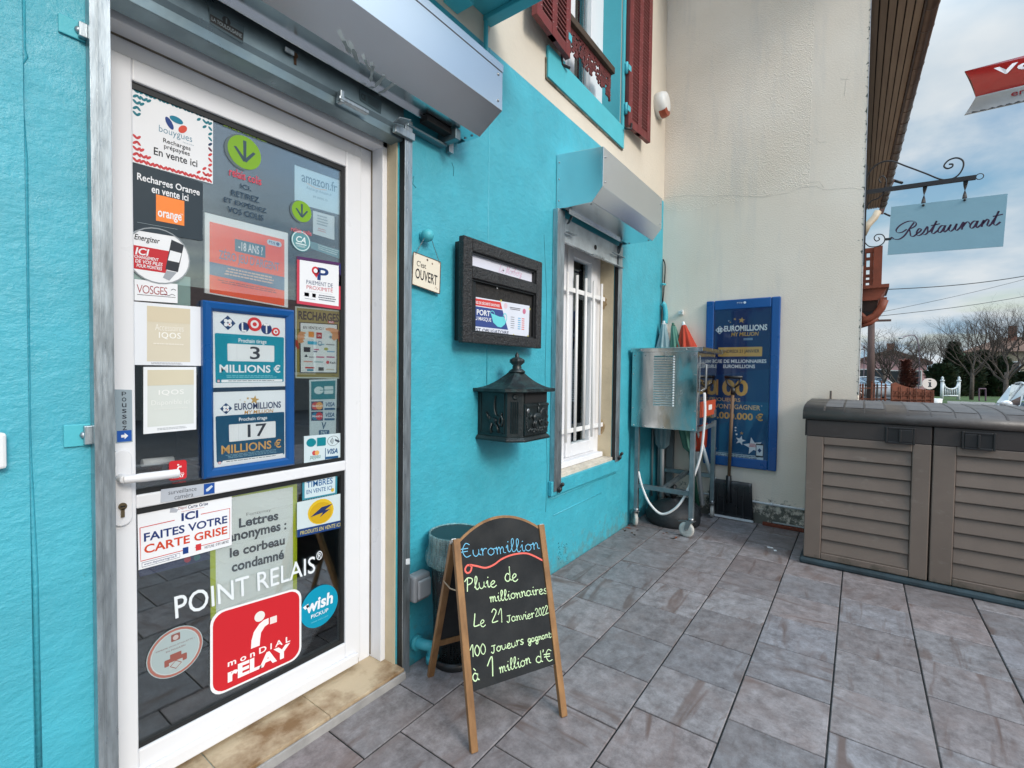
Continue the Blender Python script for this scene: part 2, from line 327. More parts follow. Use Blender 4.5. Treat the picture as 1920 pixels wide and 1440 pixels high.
# pen strokes of a round hand: x height 1, ascenders 2
HAND = {
 'a': (1.0, [[(.75, .8), (.4, 1), (.1, .7), (.1, .25), (.4, 0), (.7, .3), (.78, .95)], [(.78, .95), (.75, .3), (1.0, .1)]]),
 'c': (.85, [[(.75, .8), (.45, 1), (.12, .65), (.12, .25), (.45, 0), (.85, .2)]]),
 'd': (1.0, [[(.75, .8), (.4, 1), (.1, .6), (.12, .2), (.4, 0), (.72, .3), (.8, 1.9)], [(.8, 1.9), (.76, .3), (1.0, .1)]]),
 'e': (.85, [[(.08, .4), (.5, .6), (.65, .85), (.4, 1), (.12, .65), (.15, .2), (.45, 0), (.85, .25)]]),
 'g': (1.0, [[(.75, .8), (.4, 1), (.1, .6), (.15, .2), (.45, .1), (.75, .5), (.8, .95), (.72, -.5), (.4, -.85), (.15, -.5), (.5, -.1), (1.0, .2)]]),
 'i': (.55, [[(.05, .6), (.25, 1), (.25, .3), (.4, 0), (.58, .2)], [(.3, 1.42), (.34, 1.5), (.4, 1.45)]]),
 'l': (.6, [[(.05, .3), (.45, 1.4), (.38, 1.95), (.2, 1.6), (.2, .3), (.4, 0), (.62, .2)]]),
 'm': (1.2, [[(.02, .75), (.15, 1), (.18, 0)], [(.18, .5), (.4, 1), (.54, .7), (.54, 0)], [(.54, .5), (.78, 1), (.92, .7), (.92, .2), (1.2, .1)]]),
 'n': (.9, [[(.02, .75), (.15, 1), (.18, 0)], [(.18, .5), (.48, 1), (.65, .7), (.65, .2), (.9, .1)]]),
 'o': (.95, [[(.45, 1), (.12, .7), (.12, .25), (.42, 0), (.75, .3), (.72, .75), (.45, 1), (.62, .82), (.95, .9)]]),
 'r': (.7, [[(.02, .75), (.15, 1), (.18, 0)], [(.18, .5), (.4, .95), (.68, .9)]]),
 's': (.7, [[(.65, .85), (.4, 1), (.15, .75), (.35, .5), (.6, .3), (.4, 0), (.05, .12)]]),
 't': (.65, [[(.3, 1.6), (.28, .3), (.45, 0), (.68, .2)], [(.02, 1.05), (.62, 1.12)]]),
 'u': (.95, [[(.08, .95), (.1, .3), (.35, 0), (.65, .3), (.72, .95)], [(.72, .95), (.72, .3), (.95, .1)]]),
 'v': (.8, [[(.05, .95), (.35, 0), (.65, .95), (.85, .88)]]),
 'b': (.9, [[(.05, .3), (.4, 1.5), (.3, 1.9), (.18, 1.4), (.15, .2), (.45, 0), (.7, .4), (.5, .8), (.9, .8)]]),
 'y': (.9, [[(.08, .95), (.12, .4), (.35, .15), (.68, .9)], [(.72, .95), (.6, -.5), (.3, -.8), (.2, -.4), (.9, .2)]]),
 'P': (1.1, [[(.35, 1.9), (.2, 0)], [(-.05, 1.5), (.4, 1.98), (.95, 1.7), (.8, 1.15), (.3, .95)]]),
 'M': (1.5, [[(.0, .1), (.2, .0), (.4, 1.9)], [(.4, 1.9), (.6, .2), (1.1, 1.9)], [(1.1, 1.9), (1.15, .2), (1.45, .2)]]),
 'J': (.95, [[(.12, 1.25), (.85, 1.3)], [(.58, 1.25), (.52, .2), (.28, -.15), (.02, .2)]]),
 'L': (1.0, [[(.4, 1.9), (.18, .6), (.12, .1), (.45, .05), (.95, .2)]]),
 '€': (1.2, [[(.95, 1.7), (.55, 1.95), (.2, 1.3), (.2, .6), (.5, .05), (1.0, .25)], [(-.15, 1.2), (.75, 1.25)], [(-.15, .8), (.7, .85)]]),
 'à': (1.0, [[(.75, .8), (.4, 1), (.1, .7), (.1, .25), (.4, 0), (.7, .3), (.78, .95)], [(.78, .95), (.75, .3), (1.0, .1)], [(.25, 1.65), (.55, 1.3)]]),
 '0': (.8, [[(.4, 1.4), (.1, .9), (.12, .3), (.4, 0), (.68, .4), (.66, 1.0), (.4, 1.4)]]),
 '1': (.6, [[(.05, .9), (.45, 1.55), (.38, 0)]]),
 '2': (.8, [[(.08, 1.1), (.35, 1.45), (.62, 1.1), (.05, .05), (.75, .08)]]),
 "'": (.35, [[(.22, 1.95), (.12, 1.5)]]), ' ': (.7, [])}
def hand(F, txt, u0, v0, u1, v1, col, wd, l=2, slant=.0, nib=None, jit=.04, asc=2.0):
    "write txt with its baseline from (u0,v0) to (u1,v1); letter size follows from the length"
    tot = sum(HAND[c][0] for c in txt); x = 0; rs = random.Random(len(txt))
    sx = (u1-u0)/tot; sy = asc*.5
    for c in txt:
        wd_, st = HAND[c]; dy = rs.uniform(-jit, jit)
        for p in st:
            q = []
            for a, b in p:
                bx = x+a+slant*b; t = bx/tot; q.append((u0+(u1-u0)*t, v0+(v1-v0)*t-(b+dy)*sx*F.W/F.H*sy))
            F.stroke(q, wd*rs.uniform(.85, 1.15), col, l, nib)
        x += wd_
def pq(pts, y, off=0.0, ax=1):
    "four pixels of the photograph -> their points on the plane axis=y"
    return [on(ax, y-off, *p) for p in pts]
# ================================================================== the setting: terrace, street, buildings
W = 1.51; CX = 4.42
def turq_wall():
    m = mat('turquoise_render', (.042, .375, .48), .50, var=.09, scale=7, rvar=.1, spec=.8); t = m.node_tree; b = t.nodes['Principled BSDF']; src = b.inputs['Base Color'].links[0].from_socket
    tc = N(t, 'ShaderNodeTexCoord'); sp = N(t, 'ShaderNodeSeparateXYZ'); t.links.new(tc.outputs['Object'], sp.inputs[0])
    def noise(sc, det, mscale=(1, 1, 1), rough=.65):
        mp = N(t, 'ShaderNodeMapping'); mp.inputs['Scale'].default_value = mscale; n = N(t, 'ShaderNodeTexNoise'); n.inputs['Scale'].default_value = sc; n.inputs['Detail'].default_value = det; n.inputs['Roughness'].default_value = rough; t.links.new(tc.outputs['Object'], mp.inputs[0]); t.links.new(mp.outputs[0], n.inputs['Vector']); return n.outputs['Fac']
    def rng(v, a, c, lo, hi):
        q = N(t, 'ShaderNodeMapRange'); q.inputs['From Min'].default_value = a; q.inputs['From Max'].default_value = c; q.inputs['To Min'].default_value = lo; q.inputs['To Max'].default_value = hi; t.links.new(v, q.inputs['Value']); return q.outputs[0]
    def mix(f, a, col):
        x = N(t, 'ShaderNodeMix', data_type='RGBA'); x.inputs['B'].default_value = (*col, 1); t.links.new(f, x.inputs['Factor']); t.links.new(a, x.inputs['A']); return x.outputs['Result']
    c = mix(rng(noise(1.1, 4), .45, .75, 0, .35), src, (.09, .45, .53))               # sun-faded patches
    c = mix(rng(noise(1.3, 7, (5, 5, .25)), .56, .78, 0, .35), c, (.05, .36, .42))        # rain runs
    sd = math_(t, 'ADD', noise(16, 8), rng(sp.outputs[2], .0, .30, .16, -.2)); c = mix(rng(sd, .52, .66, 0, .55), c, (.10, .20, .20))   # splash dirt at the foot
    c = mix(rng(noise(70, 3), .68, .74, 0, .4), c, (.03, .22, .26))                       # specks
    t.links.new(c, b.inputs['Base Color'])
    h = math_(t, 'MULTIPLY_ADD', noise(24, 6, (1, 1, 1.6)), 1.0, math_(t, 'MULTIPLY', noise(95, 4), .35)); bp = N(t, 'ShaderNodeBump'); bp.inputs['Strength'].default_value = .5; bp.inputs['Distance'].default_value = .009; t.links.new(h, bp.inputs['Height']); t.links.new(bp.outputs[0], b.inputs['Normal']); return m
M_turq = turq_wall()
M_turq_s = mat('turquoise_gloss', (.07, .44, .52), .5, var=.08, scale=3, bump=.15, bscale=60)
M_cream = mat('cream_render', (.63, .57, .48), .85, var=.07, scale=1.6, bump=.3, bscale=45)
M_reveal = mat('cream_reveal', (.58, .49, .34), .8, var=.12, scale=5, bump=.25, bscale=40)
M_white = mat('white_upvc', (.74, .75, .78), .32, var=.02, scale=2, rvar=.06)
M_gasket = mat('black_gasket', (.01, .011, .012), .5)
M_galv = mat('galvanised_steel', (.40, .45, .48), .38, metal=.85, var=.3, scale=9, bump=.06, bscale=70, rvar=.12, streak=(6, 6, .8))
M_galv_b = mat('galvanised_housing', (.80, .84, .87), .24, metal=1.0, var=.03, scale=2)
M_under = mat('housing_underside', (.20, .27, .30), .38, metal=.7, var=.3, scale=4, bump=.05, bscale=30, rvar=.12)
M_screw = mat('screw_steel', (.35, .36, .37), .35, metal=.9)
wear(M_galv, 5, .55, .75, .5, (.16, .17, .17), (6, 6, .6))
M_dark = mat('dark_void', (.008, .008, .009), .8)
M_blackp = mat('black_plastic', (.012, .012, .013), .4)

def cream_gable():
    m = bpy.data.materials.new('roughcast_gable'); m.use_nodes = True; t = m.node_tree; b = t.nodes['Principled BSDF']; b.inputs['Roughness'].default_value = .9
    tc = N(t, 'ShaderNodeTexCoord'); sp = N(t, 'ShaderNodeSeparateXYZ'); t.links.new(tc.outputs['Object'], sp.inputs[0])
    n1 = N(t, 'ShaderNodeTexNoise'); n1.inputs['Scale'].default_value = 1.3; n1.inputs['Detail'].default_value = 7; t.links.new(tc.outputs['Object'], n1.inputs['Vector'])
    r = N(t, 'ShaderNodeValToRGB'); r.color_ramp.elements[0].position = .3; r.color_ramp.elements[1].position = .7
    r.color_ramp.elements[0].color = (.73, .635, .53, 1); r.color_ramp.elements[1].color = (.82, .74, .645, 1); t.links.new(n1.outputs['Fac'], r.inputs[0])
    # grey weather streaks running down from the top, only patches of dirt and damp
    mp = N(t, 'ShaderNodeMapping'); mp.inputs['Scale'].default_value = (1, 3.0, .35); t.links.new(tc.outputs['Object'], mp.inputs[0])
    n2 = N(t, 'ShaderNodeTexNoise'); n2.inputs['Scale'].default_value = 2.2; n2.inputs['Detail'].default_value = 8; n2.inputs['Roughness'].default_value = .7; t.links.new(mp.outputs[0], n2.inputs['Vector'])
    q = N(t, 'ShaderNodeMapRange'); q.inputs['From Min'].default_value = .52; q.inputs['From Max'].default_value = .80; q.inputs['To Max'].default_value = .45; t.links.new(n2.outputs['Fac'], q.inputs['Value'])
    m1 = N(t, 'ShaderNodeMix', data_type='RGBA'); m1.inputs['B'].default_value = (.50, .49, .48, 1); t.links.new(q.outputs[0], m1.inputs['Factor']); t.links.new(r.outputs[0], m1.inputs['A'])
    # black damp stains and bare mortar near the foot of the wall
    n3 = N(t, 'ShaderNodeTexNoise'); n3.inputs['Scale'].default_value = 13; n3.inputs['Detail'].default_value = 9; n3.inputs['Roughness'].default_value = .75; t.links.new(tc.outputs['Object'], n3.inputs['Vector'])
    low = N(t, 'ShaderNodeMapRange'); low.inputs['From Min'].default_value = .42; low.inputs['From Max'].default_value = .05; low.inputs['To Min'].default_value = -.25; low.inputs['To Max'].default_value = .16; t.links.new(sp.outputs[2], low.inputs['Value'])
    d = math_(t, 'ADD', n3.outputs['Fac'], low.outputs[0]); d2 = N(t, 'ShaderNodeMapRange'); d2.inputs['From Min'].default_value = .52; d2.inputs['From Max'].default_value = .62; t.links.new(d, d2.inputs['Value'])
    m2 = N(t, 'ShaderNodeMix', data_type='RGBA'); m2.inputs['B'].default_value = (.13, .125, .105, 1); t.links.new(d2.outputs[0], m2.inputs['Factor']); t.links.new(m1.outputs['Result'], m2.inputs['A'])
    # edge of the corner: flaking, mossy specks
    n4 = N(t, 'ShaderNodeTexNoise'); n4.inputs['Scale'].default_value = 38; n4.inputs['Detail'].default_value = 9; t.links.new(tc.outputs['Object'], n4.inputs['Vector'])
    ed = N(t, 'ShaderNodeMapRange'); ed.inputs['From Min'].default_value = .05; ed.inputs['From Max'].default_value = .008; ed.inputs['To Min'].default_value = -.2; ed.inputs['To Max'].default_value = .07; t.links.new(sp.outputs[1], ed.inputs['Value'])
    e2 = math_(t, 'ADD', n4.outputs['Fac'], ed.outputs[0]); e3 = N(t, 'ShaderNodeMapRange'); e3.inputs['From Min'].default_value = .58; e3.inputs['From Max'].default_value = .66; t.links.new(e2, e3.inputs['Value'])
    m3 = N(t, 'ShaderNodeMix', data_type='RGBA'); m3.inputs['B'].default_value = (.10, .11, .09, 1); t.links.new(e3.outputs[0], m3.inputs['Factor']); t.links.new(m2.outputs['Result'], m3.inputs['A'])
    t.links.new(m3.outputs['Result'], b.inputs['Base Color'])
    # coarse roughcast above, smooth band by the corner and below z 2.7
    v = N(t, 'ShaderNodeTexVoronoi'); v.inputs['Scale'].default_value = 115; t.links.new(tc.outputs['Object'], v.inputs['Vector'])
    n5 = N(t, 'ShaderNodeTexNoise'); n5.inputs['Scale'].default_value = 95; n5.inputs['Detail'].default_value = 4; t.links.new(tc.outputs['Object'], n5.inputs['Vector'])
    k1 = math_(t, 'GREATER_THAN', sp.outputs[1], .36); n6 = N(t, 'ShaderNodeTexNoise'); n6.inputs['Scale'].default_value = 3; t.links.new(tc.outputs['Object'], n6.inputs['Vector'])
    zz = math_(t, 'MULTIPLY_ADD', n6.outputs['Fac'], .18, sp.outputs[2]); k2 = math_(t, 'GREATER_THAN', zz, 2.8); k = math_(t, 'MULTIPLY', k1, k2)
    rough_h = math_(t, 'MULTIPLY_ADD', n5.outputs['Fac'], .8, v.outputs['Distance']); sm = math_(t, 'MULTIPLY', n5.outputs['Fac'], .55)
    hm = N(t, 'ShaderNodeMix', data_type='FLOAT'); t.links.new(k, hm.inputs['Factor']); t.links.new(sm, hm.inputs['A']); t.links.new(rough_h, hm.inputs['B'])
    bp = N(t, 'ShaderNodeBump'); bp.inputs['Strength'].default_value = .6; bp.inputs['Distance'].default_value = .006; t.links.new(hm.outputs[0], bp.inputs['Height']); t.links.new(bp.outputs[0], b.inputs['Normal'])
    return m
M_gable = cream_gable()

# ---- terrace: stone-look tiles, each a slab with real joints, on a raised base
def tile_mat():
    m = bpy.data.materials.new('terrace_tile'); m.use_nodes = True; t = m.node_tree; b = t.nodes['Principled BSDF']
    uv = N(t, 'ShaderNodeUVMap'); uv.uv_map = 'streak'; at = N(t, 'ShaderNodeAttribute'); at.attribute_name = 'tone'
    mp = N(t, 'ShaderNodeMapping'); mp.inputs['Scale'].default_value = (2.6, 15, 1); t.links.new(uv.outputs[0], mp.inputs[0])
    n1 = N(t, 'ShaderNodeTexNoise'); n1.inputs['Scale'].default_value = 1.0; n1.inputs['Detail'].default_value = 6; n1.inputs['Distortion'].default_value = .9; t.links.new(mp.outputs[0], n1.inputs['Vector'])
    n2 = N(t, 'ShaderNodeTexNoise'); n2.inputs['Scale'].default_value = 14; n2.inputs['Detail'].default_value = 10; n2.inputs['Roughness'].default_value = .82; t.links.new(uv.outputs[0], n2.inputs['Vector'])
    r = N(t, 'ShaderNodeValToRGB'); r.color_ramp.elements[0].position = .38; r.color_ramp.elements[1].position = .63
    r.color_ramp.elements[0].color = (.125, .112, .114, 1); r.color_ramp.elements[1].color = (.305, .290, .300, 1); t.links.new(n2.outputs['Fac'], r.inputs[0])
    k = N(t, 'ShaderNodeMapRange'); k.inputs['From Min'].default_value = .565; k.inputs['From Max'].default_value = .70; k.inputs['To Max'].default_value = .85; t.links.new(n1.outputs['Fac'], k.inputs['Value'])
    m1 = N(t, 'ShaderNodeMix', data_type='RGBA'); m1.inputs['B'].default_value = (.105, .068, .056, 1); t.links.new(k.outputs[0], m1.inputs['Factor']); t.links.new(r.outputs[0], m1.inputs['A'])
    nm = N(t, 'ShaderNodeTexNoise'); nm.inputs['Scale'].default_value = 5; nm.inputs['Detail'].default_value = 7; nm.inputs['Roughness'].default_value = .7; nm.inputs['Distortion'].default_value = .6; t.links.new(uv.outputs[0], nm.inputs['Vector'])
    km = N(t, 'ShaderNodeMapRange'); km.inputs['From Min'].default_value = .48; km.inputs['From Max'].default_value = .72; km.inputs['To Max'].default_value = .6; t.links.new(nm.outputs['Fac'], km.inputs['Value'])
    mm = N(t, 'ShaderNodeMix', data_type='RGBA'); mm.inputs['B'].default_value = (.19, .145, .135, 1); t.links.new(km.outputs[0], mm.inputs['Factor']); t.links.new(m1.outputs['Result'], mm.inputs['A'])
    m2 = N(t, 'ShaderNodeMix', data_type='RGBA', blend_type='MULTIPLY'); m2.inputs['Factor'].default_value = 1; t.links.new(mm.outputs['Result'], m2.inputs['A']); t.links.new(at.outputs['Color'], m2.inputs['B'])
    # grime over the joints of many tiles
    tc = N(t, 'ShaderNodeTexCoord'); n3 = N(t, 'ShaderNodeTexNoise'); n3.inputs['Scale'].default_value = 1.7; n3.inputs['Detail'].default_value = 7; t.links.new(tc.outputs['Object'], n3.inputs['Vector'])
    g = N(t, 'ShaderNodeMapRange'); g.inputs['From Min'].default_value = .45; g.inputs['From Max'].default_value = .8; g.inputs['To Max'].default_value = .45; t.links.new(n3.outputs['Fac'], g.inputs['Value'])
    m3 = N(t, 'ShaderNodeMix', data_type='RGBA'); m3.inputs['B'].default_value = (.125, .105, .105, 1); t.links.new(g.outputs[0], m3.inputs['Factor']); t.links.new(m2.outputs['Result'], m3.inputs['A'])
    t.links.new(m3.outputs['Result'], b.inputs['Base Color'])
    rr = N(t, 'ShaderNodeMapRange'); rr.inputs['To Min'].default_value = .34; rr.inputs['To Max'].default_value = .62; t.links.new(n2.outputs['Fac'], rr.inputs['Value']); t.links.new(rr.outputs[0], b.inputs['Roughness'])
    bp = N(t, 'ShaderNodeBump'); bp.inputs['Strength'].default_value = .25; bp.inputs['Distance'].default_value = .004; n4 = N(t, 'ShaderNodeTexNoise'); n4.inputs['Scale'].default_value = 60; n4.inputs['Detail'].default_value = 5; t.links.new(tc.outputs['Object'], n4.inputs['Vector'])
    ad = math_(t, 'ADD', n4.outputs['Fac'], n2.outputs['Fac']); t.links.new(ad, bp.inputs['Height']); t.links.new(bp.outputs[0], b.inputs['Normal'])
    return m
M_grout = mat('grout', (.016, .017, .017), .9, var=.5, scale=3, bump=.3, bscale=80, col2=(.16, .15, .14), thr=(.56, .78))
base = MB().box(-3, 4.60, -4.0, 1.72, -.36, -.006).build('terrace_base', M_grout); tag(base, kind='structure')
tm = MB(); tone = []; uvs = []
TX, TY, J = .3125, .2995, .0058
k = -14
while True:
    y0 = .058+k*TY
    if y0 > 1.5: break
    xo = 2.156-.147*k
    x = xo-TX*math.ceil((xo+1.2)/TX)
    while x < 4.6:
        x0, x1, ya, yb = max(x, -1.2)+J/2, min(x+TX, 4.6)-J/2, y0+J/2, min(y0+TY, 1.508)-J/2
        if x1-x0 > .01 and yb-ya > .01:
            h = random.uniform(-.0008, .0008); e = .0025
            vs = [(x0, ya, h-e), (x1, ya, h-e), (x1, yb, h-e), (x0, yb, h-e), (x0+e, ya+e, h), (x1-e, ya+e, h), (x1-e, yb-e, h), (x0+e, yb-e, h), (x0, ya, -.02), (x1, ya, -.02), (x1, yb, -.02), (x0, yb, -.02)]
            fs = [(4, 5, 6, 7)]+[(i, (i+1) % 4, (i+1) % 4+4, i+4) for i in range(4)]+[(i+8, (i+1) % 4+8, (i+1) % 4, i) for i in range(4)]
            tm.add(vs, fs); g = random.uniform(.80, 1.10); q = random.uniform(-.05, .07); c = (g*(1+q), g*(1-abs(q)*.3), g*(1-q*.7), 1)
            a = random.choice((random.gauss(0, .12), random.gauss(0, .14), math.pi/2+random.gauss(0, .1))); ou, ov = random.uniform(0, 60), random.uniform(0, 60)
            for f in fs:
                for i in f:
                    p = vs[i]; dx, dy = p[0]-x0, p[1]-ya
                    uvs.append((ou+dx*math.cos(a)+dy*math.sin(a), ov-dx*math.sin(a)+dy*math.cos(a))); tone.append(c)
        x += TX
    k += 1
to = tm.build('terrace_tiles', tile_mat(), recalc=False); tag(to, kind='structure')
ul = to.data.uv_layers.new(name='streak'); ul.data.foreach_set('uv', [q for p in uvs for q in p])
ca = to.data.color_attributes.new('tone', 'FLOAT_COLOR', 'CORNER'); ca.data.foreach_set('color', [q for p in tone for q in p])

# ---- ground beyond
GZ = -.36
M_road = mat('asphalt', (.055, .056, .06), .85, var=.25, scale=1.5, bump=.3, bscale=90)
tag(MB().quad((-60, -60, GZ), (160, -60, GZ), (160, 120, GZ), (-60, 120, GZ)).build('ground', M_road), kind='structure')
M_grass = mat('verge_turf', (.045, .085, .022), .95, var=.5, scale=1.2, bump=.6, bscale=30)
tag(MB().box(20, 60, -9.5, -2.55, GZ-.02, GZ+.12).build('grass_verge', M_grass), kind='structure')
tag(MB().box(22, 60, 1.0, 4.0, GZ-.02, GZ+.1).build('grass_strip', M_grass), kind='structure')
M_kerb = mat('kerb_concrete', (.30, .29, .27), .85, var=.2, scale=4, bump=.2)
tag(MB().box(19.85, 20, -9.5, -2.4, GZ-.02, GZ+.13).box(20, 60, -2.55, -2.4, GZ-.02, GZ+.13).build('kerb', M_kerb), kind='structure')

# ================================================================== shop building
shop = thing('shop_building', (2, 1.6, 0), 'turquoise painted shop front with a cream upper storey and a recessed white glass door', 'building')
ox0, ox1 = .345, 1.285; DT = 2.235; wx0, wx1, wz0, wz1 = 2.55, 3.365, .595, 2.2; ux0, ux1, uz0, uz1 = 2.555, 3.42, 3.10, 4.45; PB = 2.83
fw_ = MB(); xs = [-3, ox0, ox1, wx0, ux0, wx1, ux1, CX+.3]; zs = [-.3, .035, wz0, wz1, DT, PB, uz0, uz1, 5.6]
for i in range(len(xs)-1):
    for j in range(len(zs)-1):
        a, b, c, d = xs[i], xs[i+1], zs[j], zs[j+1]; mx_, mz_ = (a+b)/2, (c+d)/2
        if ox0 < mx_ < ox1 and .035 < mz_ < DT or wx0 < mx_ < wx1 and wz0 < mz_ < wz1 or ux0 < mx_ < ux1 and uz0 < mz_ < uz1: continue
        fw_.use(M_turq if mz_ < PB else M_cream).box(a, b, W, W+.30, c, d)
fw_.build('facade_wall', parent=shop)
# the joint lines, ridges and hairline cracks of the render
rid = MB().use(M_turq)
def wallpath(pxs, y=W): return [on(1, y, *p) for p in pxs]
for pxs, r in (([(45, 0), (43, 90), (44, 105), (38, 118), (41, 200), (45, 300), (50, 560), (55, 800), (57, 860), (64, 1080), (75, 1440)], .006),):
    rid.tube([p+Vector((random.uniform(-.002, .002), .002, 0)) for p in wallpath(pxs)], [r*random.uniform(.7, 1.2) for _ in pxs], 6)
rid.tube([(1.857, W+.001, 1.0), (1.857, W+.001, PB)], .004, 6)
rid.box(-.5, .225, W-.012, W+.01, 0, 3); rid.tube([(2.49, W, .47), (3.45, W, .47)], .004, 5).tube([(2.52, W, .36), (3.2, W, .365)], .004, 5)
rid.build('render_ridge', parent=shop)
ck = MB().use(mat('crack_shadow', (.012, .09, .11), .9))
for pxs in ([(847, 305), (851, 316), (850, 330)], [(1020, 440), (1025, 560), (1022, 700), (1026, 880), (1023, 960)], [(770, 340), (776, 330), (774, 345), (780, 352)]):
    P = wallpath(pxs, W-.0005); ck.tube(P, .0013, 4)
ck.build('wall_crack', parent=shop); ck = MB().use(mat('crack_shadow', (.012, .09, .11), .9))
for i in range(60):
    p = on(1, W, random.uniform(1046, 1066), random.uniform(1018, 1056)); ck.ball(p, random.uniform(.0015, .0035), 6)
tag(ck.build('damp_specks', parent=shop), kind='stuff')
# reveals of the door and windows
M_stone = mat('stone_sill', (.20, .115, .05), .75, var=.3, scale=6, bump=.4, bscale=55, col2=(.50, .40, .27), thr=(.36, .56))
rv = MB().use(M_reveal); t_ = .004
rv.box(ox1-t_, ox1, W+.004, 1.6, .04, DT).box(ox0, ox0+t_, W+.004, 1.6, .04, DT).box(ox0+t_, ox1-t_, W+.004, 1.6, DT-t_, DT)
rv.box(wx1-t_, wx1, W+.004, W+.28, wz0, wz1).box(wx0, wx0+t_, W+.004, W+.28, wz0, wz1).box(wx0+t_, wx1-t_, W+.004, W+.28, wz1-t_, wz1)
rv.build('opening_reveal', parent=shop)
rt_ = MB().use(M_turq_s); rt_.box(ux1-t_, ux1, W+.004, W+.28, uz0, uz1).box(ux0, ux0+t_, W+.004, W+.28, uz0, uz1)
rt_.box(ux1, ux1+.03, W-.02, W-.003, uz0-.16, uz1); rt_.box(ux0-.19, ux0, W-.02, W-.003, uz0-.16, uz0+.02).box(ux0, ux1, W-.02, W+.28, uz0-.16, uz0); rt_.build('upper_window_surround', parent=shop, bevel=.003)
MB().use(mat('mossy_edge', (.06, .05, .03), .9, col2=(.3, .27, .2), scale=20)).tube([(ux0-.195, W-.004, uz0-.05), (ux0-.195, W-.006, uz0-.165), (ux1+.035, W-.006, uz0-.165)], .006, 6).build('sill_edge', parent=shop)
sl_ = MB().use(M_stone); xsl = [.30, .62, .955, 1.29]
for a, b in zip(xsl[:-1], xsl[1:]): sl_.box(a+.001, b-.001, 1.462, 1.70, .0, .040)
sl_.use(mat('sill_mortar', (.30, .29, .28), .85, var=.2, scale=12, bump=.2)).box(.30, 1.29, 1.452, 1.461, -.004, .030)
sl_.build('door_sill', parent=shop, bevel=.003)
MB().use(mat('window_sill_paint', (.55, .50, .42), .8, var=.2, scale=9, bump=.3)).box(wx0+.01, wx1-.005, W-.012, W+.2, wz0-.03, wz0+.012).use(M_turq).box(wx0-.1, wx1+.08, W-.03, W-.002, wz0-.10, wz0-.012).build('window_sill', parent=shop, bevel=.004)
# canopy above the door
ca_ = MB().use(M_turq_s).box(-3, 1.86, .90, W, 2.955, 3.05).box(1.80, 1.86, .90, W, 2.93, 2.954).box(-3, 1.799, .90, .96, 2.93, 2.954)
ca_.box(1.53, 1.62, W-.10, W, 2.85, 2.954).tube([(1.80, W-.02, 2.92), (1.80, W-.02, 2.6)], .012, 8); ca_.build('canopy', parent=shop, bevel=.004)
# interior seen through the glass
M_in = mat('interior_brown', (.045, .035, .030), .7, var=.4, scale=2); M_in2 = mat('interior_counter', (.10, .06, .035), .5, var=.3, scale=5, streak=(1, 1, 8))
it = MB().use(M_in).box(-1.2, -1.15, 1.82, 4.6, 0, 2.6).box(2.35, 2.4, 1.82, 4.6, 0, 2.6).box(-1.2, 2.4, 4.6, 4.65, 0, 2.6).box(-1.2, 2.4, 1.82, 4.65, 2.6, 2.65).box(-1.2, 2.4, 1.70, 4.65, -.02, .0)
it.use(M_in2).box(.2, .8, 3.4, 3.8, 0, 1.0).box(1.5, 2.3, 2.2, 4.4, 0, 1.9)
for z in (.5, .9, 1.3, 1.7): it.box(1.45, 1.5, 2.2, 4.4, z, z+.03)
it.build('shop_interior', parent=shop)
# ---- the glazed door
door = MB().use(M_white)
gx0, gx1 = .457, 1.131; gz0, gz1, gz2, gz3 = .157, .850, .888, 2.033; DY = 1.630; lx0, lx1, lz0, lz1 = .365, 1.200, .066, 2.092
for b in ((lx0, gx0, lz0, lz1), (gx1, lx1, lz0, lz1), (gx0, gx1, lz0, gz0), (gx0, gx1, gz1, gz2), (gx0, gx1, gz3, lz1)): door.box(b[0], b[1], DY, DY+.07, b[2], b[3])
door.box(lx0+.02, lx1-.02, DY-.018, DY-.001, lz0-.006, lz0+.035)
door = door.build('entrance_door', parent=shop, bevel=.004)
ga = MB().use(M_gasket)
for a, b in ((gz0, gz1), (gz2, gz3)):
    ga.box(gx1-.016, gx1+.001, DY+.009, DY+.05, a, b).box(gx0-.001, gx1-.016, DY+.009, DY+.05, a, a+.014).box(gx0-.001, gx1-.016, DY+.009, DY+.05, b-.018, b).box(gx0-.002, gx0+.0005, DY+.009, DY+.05, a+.014, b-.018)
ga.build('gasket', parent=door)
GY = 1.644
M_glass = glass('door_glass', 2.4, .04, (.97, .985, .985))
for a, b in ((gz0, gz1), (gz2, gz3)): MB().box(gx0, gx1, GY, GY+.004, a, b).build('glass_pane', M_glass, parent=door)
hd = MB().use(M_white); hx = .422
hd.loft([[(hx+.0225*math.cos(a)*1, DY-.012*q, z+.022*math.sin(a)) for a, z in [(R(t), 1.00) for t in range(0, 181, 20)]+[(R(t), .835) for t in range(180, 361, 20)]] for q in (0, .8, 1)], smooth=False)
hd.tube([(hx-.004, DY-.01, .947), (hx-.004, DY-.05, .947)], .011, 10).tube(smooth_path([(hx-.006, DY-.048, .947), (hx+.03, DY-.055, .947), (hx+.12, DY-.052, .944)]), [.0115]*6+[.0125]*7, 10)
hd.build('handle', parent=door, bevel=.002)
hi = MB().use(M_white).tube([(hx+.07, 1.705, .965), (hx+.15, 1.71, .962)], .012, 8).build('inner_handle', parent=door)
lk = MB().use(mat('brass_lock', (.22, .17, .10), .35, metal=.9)).cyl((hx+.0, DY-.012, .868), (hx, DY-.017, .868), .0095).box(hx-.004, hx+.004, DY-.017, DY-.012, .838, .862).use(M_dark).box(hx-.0055, hx+.0055, DY-.018, DY-.0171, .866, .870).build('lock', parent=door)
fr = MB().use(M_white)
fr.box(lx1+.003, 1.256, DY+.012, DY+.09, .04, 2.14).box(.30, lx0-.003, DY+.012, DY+.09, .04, 2.14).box(lx0-.003, lx1+.003, DY+.012, DY+.09, lz1+.004, 2.14)
